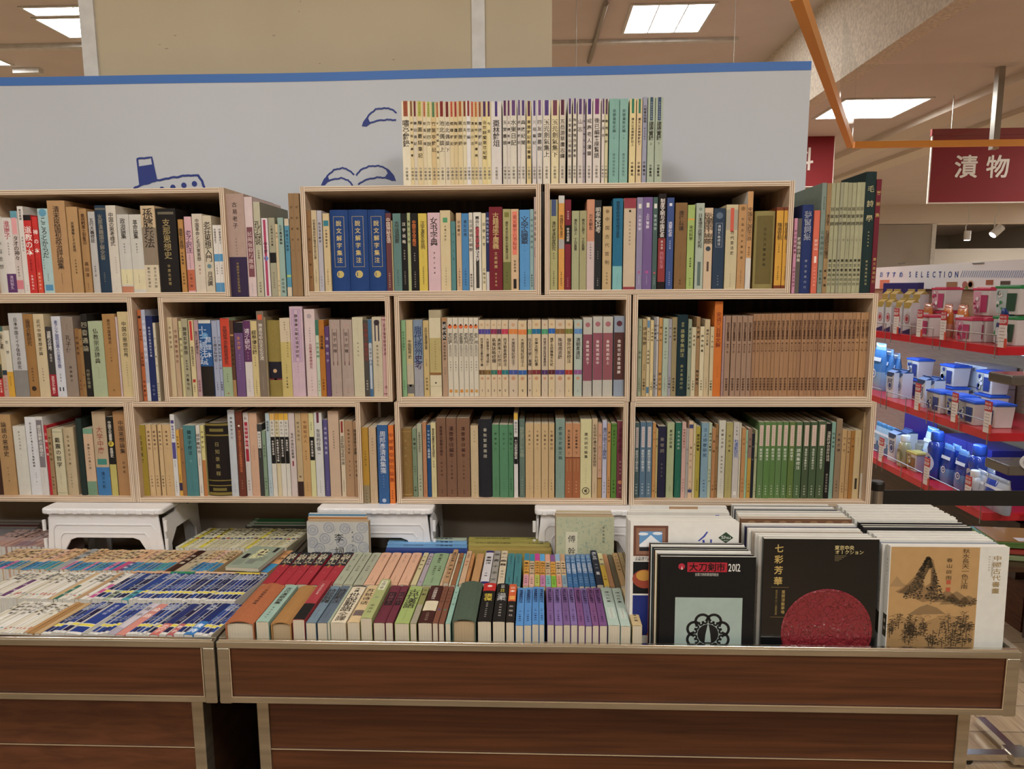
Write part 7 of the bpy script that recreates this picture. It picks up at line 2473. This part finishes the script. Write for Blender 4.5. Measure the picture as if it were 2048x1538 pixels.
def pouch(label, w, h, col, col2, group, cap=None):
    """pillow refill pouch with a gathered top"""
    e = empty('refill_pouch', label=unique(label), cat='pouch', group=group)
    m = MB()
    rows = [(0, 0.48, 0.20), (0.12, 0.5, 0.26), (0.4, 0.5, 0.24), (0.7, 0.47, 0.13), (0.86, 0.44, 0.05), (0.9, 0.44, 0.01), (1.0, 0.45, 0.008)]
    N = 14
    v = []
    for t, a, b in rows:
        for k in range(N):
            q = 2 * math.pi * k / N
            cx, cy = math.cos(q), math.sin(q)
            v.append((math.copysign(abs(cx) ** 0.5, cx) * a * w + 0.002 * math.sin(k * 2.1 + t * 9), math.copysign(abs(cy) ** 0.8, cy) * b * w + 0.002 * math.cos(k * 3 + t * 5), t * h))
    for i in range(len(rows) - 1):
        f = [(i * N + k, i * N + (k + 1) % N, (i + 1) * N + (k + 1) % N, (i + 1) * N + k) for k in range(N)]
        c = rgb(col if i not in (2, 3) else col2)
        if i == 0:
            m.add(v, f, c)
        else:
            for q in f:
                m.f.append(q)
                m.c.append(c)
                m.m.append(0)
    m.f.append(tuple(range((len(rows) - 1) * N, len(rows) * N)))
    m.c.append(rgb(col))
    m.m.append(0)
    m.build('pouch_body', M_GLOSSP, e, smooth=True)
    m = MB()
    for r, zz_, c in ((w * 0.2, 0.36, 'e8ecf4'), (w * 0.13, 0.36, col2), (w * 0.06, 0.36, 'e8ecf4')):
        pts, fs = disc(0, h * zz_, r, 14)
        m.add([(u, -w * 0.262 - 0.001 * (0.2 - r) * 10, q) for u, q in pts], fs, rgb(c))
    m.add([(-w * 0.4, -w * 0.2, h * 0.62), (w * 0.4, -w * 0.2, h * 0.62), (w * 0.4, -w * 0.17, h * 0.7), (-w * 0.4, -w * 0.17, h * 0.7)], [(0, 1, 2, 3)], rgb('e8ecf4'))
    m.build('printed_front', M_SATIN, e)
    return e


M_GLOSSP = printed('glossy_film', 0.2, 0.5, 0.02, 20)


def bottle(label, r, h, col, cap, lab, group):
    e = empty('detergent_bottle', label=unique(label), cat='bottle', group=group)
    m = MB()
    m.lathe([(r * 0.9, 0), (r, h * 0.05), (r, h * 0.3), (r * 0.86, h * 0.5), (r * 0.95, h * 0.64), (r * 0.8, h * 0.75), (r * 0.62, h * 0.8)], 20, color=rgb(col))
    m.build('bottle_body', M_GLOSSP, e, smooth=True)
    m = MB()
    m.lathe([(r * 0.64, h * 0.8), (r * 0.68, h * 0.82), (r * 0.66, h * 0.97), (r * 0.58, h)], 20)
    m.build('cap', plain('bottle_cap_' + cap, cap, 0.3), e, smooth=True)
    m = MB()
    pts, fs = disc(0, h * 0.34, r * 0.78, 22, 1.0, 1.5)
    m.add([(u, -math.sqrt(max(0, (r * 1.02) ** 2 - u * u)) - 0.001, q) for u, q in pts], fs, rgb(lab))
    pts, fs = disc(0, h * 0.34, r * 0.45, 22, 1.0, 1.4)
    m.add([(u, -math.sqrt(max(0, (r * 1.02) ** 2 - u * u)) - 0.002, q) for u, q in pts], fs, rgb(col))
    m.build('label_print', M_SATIN, e)
    return e


def giftbox(label, w, h, d, col, top, group, word=None, tag_=None, open_=False):
    e = empty('gift_box', label=unique(label), cat='box', group=group)
    m = MB()
    if open_:
        for a, b in (((-w / 2, -d / 2, 0), (w / 2, d / 2, 0.004)), ((-w / 2, d / 2 - 0.003, 0), (w / 2, d / 2, h)), ((-w / 2, -d / 2, 0), (-w / 2 + 0.003, d / 2, h * 0.45)), ((w / 2 - 0.003, -d / 2, 0), (w / 2, d / 2, h * 0.45)), ((-w / 2, -d / 2, 0), (w / 2, -d / 2 + 0.003, h * 0.2))):
            m.box(a, b, rgb(col))
    else:
        m.box((-w / 2, -d / 2, 0), (w / 2, d / 2, h), rgb(col))
    m.build('box_body', M_SATIN, e, bevel=0.002)
    m = MB()
    y = -d / 2 - 0.0008
    m.add([(-w / 2, y, h * 0.02), (w / 2, y, h * 0.02), (w / 2, y, h * 0.3), (-w * 0.1, y, h * 0.62), (-w / 2, y, h * 0.8)] if not open_ else [(-w / 2, y, 0), (w / 2, y, 0), (w / 2, y, h * 0.18), (-w / 2, y, h * 0.18)], [(0, 1, 2, 3, 4)] if not open_ else [(0, 1, 2, 3)], rgb(top))
    if word:
        for pts, fs in htext(word, w * 0.05, h * 0.8, h * 0.16, w * 0.55, 0.01):
            m.add([(u, y - 0.001, q) for u, q in pts], fs, rgb('3c4c6c'))
    m.build('printed_front', M_SATIN, e)
    return e


def price_card(label, group, s=1.0):
    e = empty('price_card', label=unique(label), cat='price card', group=group)
    w, h = 0.045 * s, 0.13 * s
    m = MB()
    m.box((-w / 2, -0.001, 0), (w / 2, 0.001, h * 0.7), rgb('e8dcd8'))
    m.box((w * 0.3, -0.0012, 0), (w / 2 + 0.004, 0.0012, h * 0.28), rgb('d84020'))
    m.build('white_card', M_SATIN, e)
    m = MB()
    m.box((-w / 2, -0.0014, h * 0.68), (w / 2, 0.0014, h), rgb('c81c28'))
    m.build('red_card', M_SATIN, e)
    m = MB()
    for pts, fs in htext('15%OFF', 0, h * 0.79, 0.02 * s, w * 0.92, 0.03) + htext('税込割引', 0, h * 0.92, 0.009 * s, w * 0.8, 0.02):
        m.add([(u, -0.0022, q) for u, q in pts], fs, rgb('f4ecec'))
    for k in range(5):
        m.box((-w * 0.38, -0.0016, h * (0.58 - 0.1 * k)), (w * (0.3 - 0.08 * (k % 2)), -0.0012, h * (0.58 - 0.1 * k) + 0.0018 * s), rgb('8c6c6c'))
    m.build('printed_text', M_SATIN, e)
    return e


random.seed(3)
gt1 = 'goods on the top red shelf'
# top shelf, back row to front row
cx_ = [(1775, 648, 'back row'), (1790, 650, 'back row'), (1818, 650, 'back row'), (1838, 652, 'back row')]
lab4 = ['behind the leftmost card', 'second from the left', 'third from the left', 'rightmost, beside the tubs']
for i, (px, py, r_) in enumerate(cx_):
    place(carton('white gold-topped refill carton in the back row, ' + lab4[i], 0.068, 0.225, 0.045, 'c9cad0', 'b09440', gt1, wc='a82c3c'), px, py, zs1, dx=0.13)
lab4 = ['by the bookcase side', 'second from the bookcase', 'third from the bookcase', 'beside the second price card']
for i, px in enumerate((1766, 1782, 1803, 1820)):
    place(carton('white gold-topped refill carton in the front row, ' + lab4[i], 0.068, 0.18, 0.042, 'd0d0d6', 'b4983c', gt1, wc='b83040', base='2c2868'), px, 661 + i * 2, zs1, dx=0.03)
place(giftbox('dark blue display tray behind the white cartons on the top red shelf', 0.42, 0.26, 0.03, '241c70', '241c70', gt1), 1800, 645, zs1, dx=0.24)
for px, py, st, lb in [(1861, 668, 0, 'single pink-lidded tub beside the third price card'), (1942, 682, 0, 'pink-lidded tub in front under another pink one'), (1972, 682, 1, 'pink-lidded tub right of the front pair, half hidden')]:
    place(tub(lb, 0.11, 0.105, 'd02858', 'd898b8', 'c03070', gt1), px, py, zs1, dx=0.03 + 0.05 * st)
o = tub('pink-lidded tub stacked on top, behind the second price card', 0.115, 0.12, 'd02858', 'dca0b8', 'c03070', gt1)
place(o, 1888, 664, zs1, dx=0.16)
o.location.z += 0.0
o2 = tub('pink-lidded tub stacked highest on the left stack of tubs', 0.115, 0.115, 'd02858', 'dca0b8', 'c03070', gt1)
o2.location = (o.location.x, o.location.y, zs1 + 0.121)
o2.rotation_euler = o.rotation_euler
o = tub('pink-lidded tub at the foot of the right stack of tubs', 0.125, 0.105, 'd02858', 'dca0b8', 'b82c68', gt1)
place(o, 1976, 672, zs1, dx=0.20)
o2 = tub('pink-lidded tub stacked highest on the right stack of tubs', 0.125, 0.13, 'd02858', 'dca0b8', 'b82c68', gt1)
o2.location = (o.location.x, o.location.y, zs1 + 0.106)
o2.rotation_euler = o.rotation_euler
for i, px in enumerate((1853, 1893, 1922)):
    place(pouch('orange refill pouch ' + ['left of the single pink tub', 'between the pink tubs', 'left of the front pink pair'][i], 0.075, 0.155, 'd89078', 'd87818', gt1), px, 668 + i * 4, zs1, dx=0.10)
place(giftbox('pale pink flowered box behind the right stack of tubs', 0.2, 0.22, 0.06, 'd8a0b4', 'cc7c9c', gt1), 1990, 672, zs1, dx=0.30)
for k, (dz, lb) in enumerate([(0, 'green-lidded tub at the right end of the top red shelf, lower'), (0.125, 'green-lidded tub at the right end of the top red shelf, stacked upper')]):
    o = tub(lb, 0.13, 0.12, '1c8c4c', 'b8c8cc', '1c4c38', gt1)
    P = PZ(2040, 700, zs1)
    o.location = (XG + 0.12, YN + 0.09, zs1 + dz)
    o.rotation_euler = (0, 0, -math.pi / 2 + 0.1)
place(bottle('dark blue cup-shaped pack before the green tubs', 0.035, 0.15, 'd0d4dc', '1c3c88', '1c3c88', gt1), 2010, 690, zs1, dx=0.06)
for i, (px, py) in enumerate([(1791, 662), (1838, 667), (1885, 673), (2003, 690)]):
    place(price_card('red and white discount card on the top red shelf, ' + ['leftmost', 'second from the left', 'third from the left', 'by the green tubs'][i], gt1), px, py, zs1, dx=-0.012)

gt2 = 'goods on the middle red shelf'
for i, (px, h_, lb) in enumerate([(1757, 0.27, 'tall pale blue pouch pack nearest the bookcase, middle red shelf'), (1772, 0.24, 'pale blue pouch pack second from the bookcase, middle red shelf'), (1786, 0.22, 'pale blue pouch pack third from the bookcase, middle red shelf')]):
    place(pouch(lb, 0.13, h_, '88b0d0', '3c80c0', gt2), px, 786 + i * 2, zs2, dx=0.10 + i * 0.03)
for i, (px, py, dx) in enumerate([(1788, 800, 0.05), (1806, 798, 0.08), (1850, 812, 0.05), (1868, 812, 0.08)]):
    place(carton('white carton with a blue top on the middle red shelf, ' + ['leftmost', 'second from left', 'third from left', 'rightmost of four'][i], 0.07, 0.155, 0.055, 'd0d4da', '2c4c80', gt2, word='JOY' if i in (0, 2) else None), px, py, zs2, dx=dx)
for i, (px, py, dx, lift, lb) in enumerate([(1836, 797, 0.17, 0.0, 'at the foot of the left pair'), (1836, 797, 0.17, 0.107, 'upper of the left pair'), (1882, 822, 0.04, 0, 'in front, beside the second discount card'), (1905, 815, 0.18, 0, 'at the foot of the middle pair'), (1905, 815, 0.18, 0.107, 'upper of the middle pair'), (1922, 832, 0.06, 0, 'in front, half hidden by the card'), (1950, 840, 0.03, 0, 'in front, left of the third discount card'), (1990, 855, 0.08, 0, 'in front, right of the third discount card'), (1980, 835, 0.20, 0.0, 'at the foot of the right pair'), (1980, 835, 0.20, 0.107, 'upper of the right pair')]):
    o = tub('blue-lidded tub on the middle red shelf, ' + lb, 0.115, 0.106, '1c5cd0', 'a8a8a0', '1c3c88', gt2)
    place(o, px, py, zs2, dx=dx)
    o.rotation_euler = (0, 0, -math.pi / 2)
    o.location.z += lift
for i, (py, lift) in enumerate([(818, 0), (818, 0.107)]):
    o = giftbox('pale gift box at the back of the middle red shelf, ' + ['lower one', 'upper one'][i], 0.26, 0.105, 0.14, 'c4ccd8', '2c5cb0' if i == 0 else 'c8d0dc', gt2, word='Gift Set')
    place(o, 1962, py, zs2, dx=0.31)
    o.rotation_euler = (0, 0, -math.pi / 2)
    o.location.z += lift
for i, (px, py) in enumerate([(1834, 812), (1908, 830), (1974, 850)]):
    place(price_card('red and white discount card on the middle red shelf, ' + ['leftmost', 'middle one', 'rightmost'][i], gt2), px, py, zs2, dx=-0.012)

gt3 = 'goods on the lower red shelf'
place(giftbox('dark blue open display box with pouches on the lower red shelf', 0.34, 0.20, 0.20, '201c88', '2c2c98', gt3, open_=True), 1800, 905, zs3, dx=0.16)
for i, (px, py, lb) in enumerate([(1756, 925, 'nearest the bookcase'), (1766, 925, 'second from the bookcase'), (1776, 928, 'third from the bookcase'), (1786, 922, 'fourth, leaning in the display box')]):
    place(pouch('blue glossy refill pouch on the lower red shelf, ' + lb, 0.09, 0.17, '3c84b8', 'a8c8e0', gt3), px, py, zs3, dx=0.06)
for i, (px, py, dx) in enumerate([(1791, 942, 0.05), (1812, 936, 0.12)]):
    place(carton('white carton with a blue top on the lower red shelf, ' + ['in front', 'behind the clear bottle'][i], 0.075, 0.17, 0.06, 'd4d8dc', '2c4c80', gt3, word='JOY' if i == 0 else None), px, py, zs3, dx=dx)
place(bottle('pale gold clear bottle with a white cap on the lower red shelf', 0.033, 0.165, 'b4ac84', 'e4e4e0', '8c8450', gt3), 1806, 950, zs3, dx=0.03)
place(tub('gold-lidded small tub in front on the lower red shelf', 0.085, 0.10, 'c8b450', 'b89860', '8c6430', gt3), 1832, 952, zs3, dx=0.05)
o = giftbox('gold-trimmed pale box beneath the gold-lidded tub, lower red shelf', 0.13, 0.10, 0.12, 'b8b49c', '9c8c58', gt3)
place(o, 1848, 925, zs3, dx=0.20)
o = tub('gold-lidded tub at the back of the lower red shelf', 0.12, 0.11, 'c8b450', 'b0b4b8', '6c6850', gt3)
place(o, 1900, 925, zs3, dx=0.24)
place(pouch('sky blue standing pouch with a round pink sticker, lower red shelf', 0.11, 0.21, '48a0d8', 'd0e0ec', gt3), 1862, 925, zs3, dx=0.16)
place(bottle('dark blue bottle behind the second lower discount card', 0.042, 0.235, '1c3c98', '1c4cb0', 'c8d0e0', gt3), 1868, 965, zs3, dx=0.06)
place(bottle('dark blue bottle standing before the large blue box', 0.042, 0.235, '1c3c98', '1c4cb0', 'c8d0e0', gt3), 1952, 990, zs3, dx=0.08)
place(bottle('small white-capped bottle at the front edge of the lower red shelf', 0.028, 0.14, 'd4d8dc', 'e8e8e8', '1c3c78', gt3), 1946, 1003, zs3, dx=0.02)
for i, (px, py) in enumerate([(1893, 980), (1908, 978), (1922, 990)]):
    place(pouch('blue printed refill pouch between the two dark bottles, ' + ['left', 'middle', 'right'][i], 0.085, 0.19, '5c8cc8', '1c3c98', gt3), px, py, zs3, dx=0.07 + 0.03 * (i == 1))
for i, (px, py, c) in enumerate([(1935, 960, '2830a8'), (1985, 985, '2c30a0')]):
    place(giftbox(['large blue box with a pale fan pattern, behind the pouches', 'large blue box with a pale fan pattern, at the right end'][i], 0.2, 0.19, 0.16, c, 'a8b4d0', gt3), px, py, zs3, dx=0.26)
for i, (px, py) in enumerate([(1962, 1003), (1985, 1010), (2003, 1018), (1975, 1000)]):
    place(pouch('grey and blue pouch at the right end of the lower red shelf, ' + ['leftmost', 'second', 'rightmost', 'in the row behind'][i], 0.085, 0.145, 'a0a8b8', '2c4cb8' if i % 2 else 'c0c8d4', gt3), px, py, zs3, dx=0.04 + 0.06 * (i == 3))
for i, (px, py) in enumerate([(1760, 938), (1851, 972), (1934, 1000)]):
    place(price_card('red and white discount card on the lower red shelf, ' + ['by the bookcase', 'by the dark bottle', 'by the small bottle'][i], gt3), px, py, zs3, dx=-0.012)

# near end shelf turning to the viewer, with oval-labelled trays
XE = XG + 0.16
ee = empty('end_shelf', (XE, YN - 0.30, 0), 0, 'red end shelf beside the store shelf, cut by the right edge', 'store shelf')
for z in (zs1, zs2, zs3 + 0.01):
    o = boxobj('shelf_board', (0.0, 0, z - 0.035), (0.7, 0.28, z), M_REDSHELF, ee, bevel=0.002)
boxobj('end_panel', (0.05, 0.28, 0), (0.8, 0.295, zs1 + 0.1), M_SLAT, ee)
boxobj('kick_base', (0.03, 0.03, 0), (0.8, 0.28, zs3 - 0.12), M_BASEWOOD, ee)
for i, (px, py, z) in enumerate([(2030, 748, 0), (2022, 925, 0)]):
    P = PY(px, py, YN - 0.42)
    e = empty('oval_label_pack', (P.x + 0.05, P.y, P.z), 0, ['silver tray pack with an oval label at the right edge, upper', 'silver tray pack with an oval label at the right edge, lower'][i], 'pack', 'oval-labelled packs')
    m = MB()
    m.box((-0.09, -0.05, -0.035), (0.12, 0.08, 0.0), rgb('5c544c'))
    m.build('tray', M_GLOSSP, e, bevel=0.006)
    m = MB()
    pts, fs = disc(0.01, 0.015, 0.045, 26, 1.5, 0.8)
    m.add([(u, -0.055 - 0.0, v) for u, v in pts] + [(u, -0.051, v) for u, v in pts], fs + [tuple(k + len(pts) for k in f)[::-1] for f in fs] + [(k, k + len(pts), (k + 1) % len(pts) + len(pts), (k + 1) % len(pts)) for k in range(len(pts))], rgb('c8c4c4'))
    pts, fs = disc(0.01, 0.015, 0.038, 26, 1.5, 0.75)
    m.add([(u, -0.0555, v) for u, v in pts], fs, rgb('9c8c8c'))
    for pts, fs in htext('KCT', 0.012, 0.008, 0.022, 0.06, 0.03):
        m.add([(u, -0.0562, v) for u, v in pts], fs, rgb('1c1c1c'))
    m.add([(-0.03, -0.0562, 0.026), (0.05, -0.0562, 0.026), (0.045, -0.0562, 0.04), (-0.025, -0.0562, 0.04)], [(0, 1, 2, 3)], rgb('b83038'))
    m.build('oval_label', M_SATIN, e)

# belt barrier
Ypost = 0.42
Pt = PY(1755, 962, Ypost)
e = empty('belt_barrier_post', (Pt.x, Ypost, 0), 0, 'stainless barrier post with a black cap and a wide black belt going right', 'barrier post')
m = MB()
m.lathe([(0.019, 0.02), (0.019, Pt.z - 0.028)], 24)
m.build('post', M_STEEL, e, smooth=False)
m = MB()
m.lathe([(0.0205, Pt.z - 0.028), (0.0215, Pt.z - 0.006), (0.018, Pt.z)], 24)
m.build('cap', M_BLACK, e)
m = MB()
m.lathe([(0.16, 0.0), (0.16, 0.008), (0.03, 0.02)], 30)
m.build('foot', M_BLACK, e)
bz1, bz0 = PY(1900, 981, Ypost).z, PY(1900, 1011, Ypost).z
m = MB()
m.box((0.012, -0.0015, bz0), (1.6, 0.0015, bz1))
m.build('belt', M_BLACK, e)

# low display table with flat packs, trolley frame at the lower right
YU = 0.62
Pa = PY(2000, 1134, YU)
e = empty('low_display_table', (Pa.x, YU, 0), 0, 'low dark display table at the right edge under the green-edged packs', 'display table')
boxobj('table_top', (0.0, 0, Pa.z - 0.02), (0.6, 0.26, Pa.z), M_BASEWOOD, e, bevel=0.003)
boxobj('pedestal', (0.26, 0.06, 0.0), (0.40, 0.20, Pa.z - 0.02), M_BASEWOOD, e, bevel=0.003)
for i in range(3):
    e = empty('flat_pack', (Pa.x + 0.10 + 0.015 * i, YU + 0.13, Pa.z + 0.001 + 0.0225 * i), -0.2 + 0.05 * i, 'green-edged flat pack on the low table, ' + ['lowest', 'middle', 'topmost'][i], 'pack', 'flat packs on the low table')
    m = MB()
    m.box((-0.11, -0.08, 0), (0.14, 0.10, 0.018), rgb('4c8434' if i == 2 else ('a82c28' if i == 1 else '8c9c6c')))
    m.build('tray', M_GLOSSP, e, bevel=0.003)
    m = MB()
    m.box((-0.095, -0.065, 0.018), (0.12, 0.09, 0.0205), rgb('a87838'))
    m.build('contents', M_GLOSSP, e, bevel=0.001)
    m = MB()
    m.box((-0.02, -0.06, 0.0205), (0.025, -0.025, 0.0212), rgb('e0dce8'))
    m.build('price_label', M_SATIN, e)
A, B, C_ = PZ(1962, 1434, 0.04), PZ(2036, 1504, 0.04), PZ(1946, 1504, 0.04)
e = empty('trolley_frame', tuple(B), 0, 'bright metal trolley frame lying low on the wood floor', 'trolley frame')
for p, q in ((A, B), (B, C_ - Vector((0.05, 0, 0)))):
    m = MB()
    d = (q - p).normalized()
    s = Vector((-d.y, d.x, 0)) * 0.013
    v = []
    for r_ in (p, q):
        for u, w_ in ((-1, 0), (1, 0), (1, 0.02), (-1, 0.02)):
            v.append(tuple(r_ + s * u + Vector((0, 0, w_ - 0.02)) - B))
    m.add(v, [(0, 1, 2, 3), (7, 6, 5, 4), (0, 4, 5, 1), (1, 5, 6, 2), (2, 6, 7, 3), (3, 7, 4, 0)])
    m.build('frame_bar', M_CHROME, e)
boxobj('corner_plate', (-0.03, -0.03, -0.022), (0.03, 0.03, 0.003), M_CHROME, e)
for k in (0, 1):
    m = MB()
    m.tube([(0.0 - 0.15 * k, -0.008, -0.028), (0.0 - 0.15 * k, 0.008, -0.028)], 0.012, 12)
    m.build('caster', M_BLACK, e)

drop_fonts()
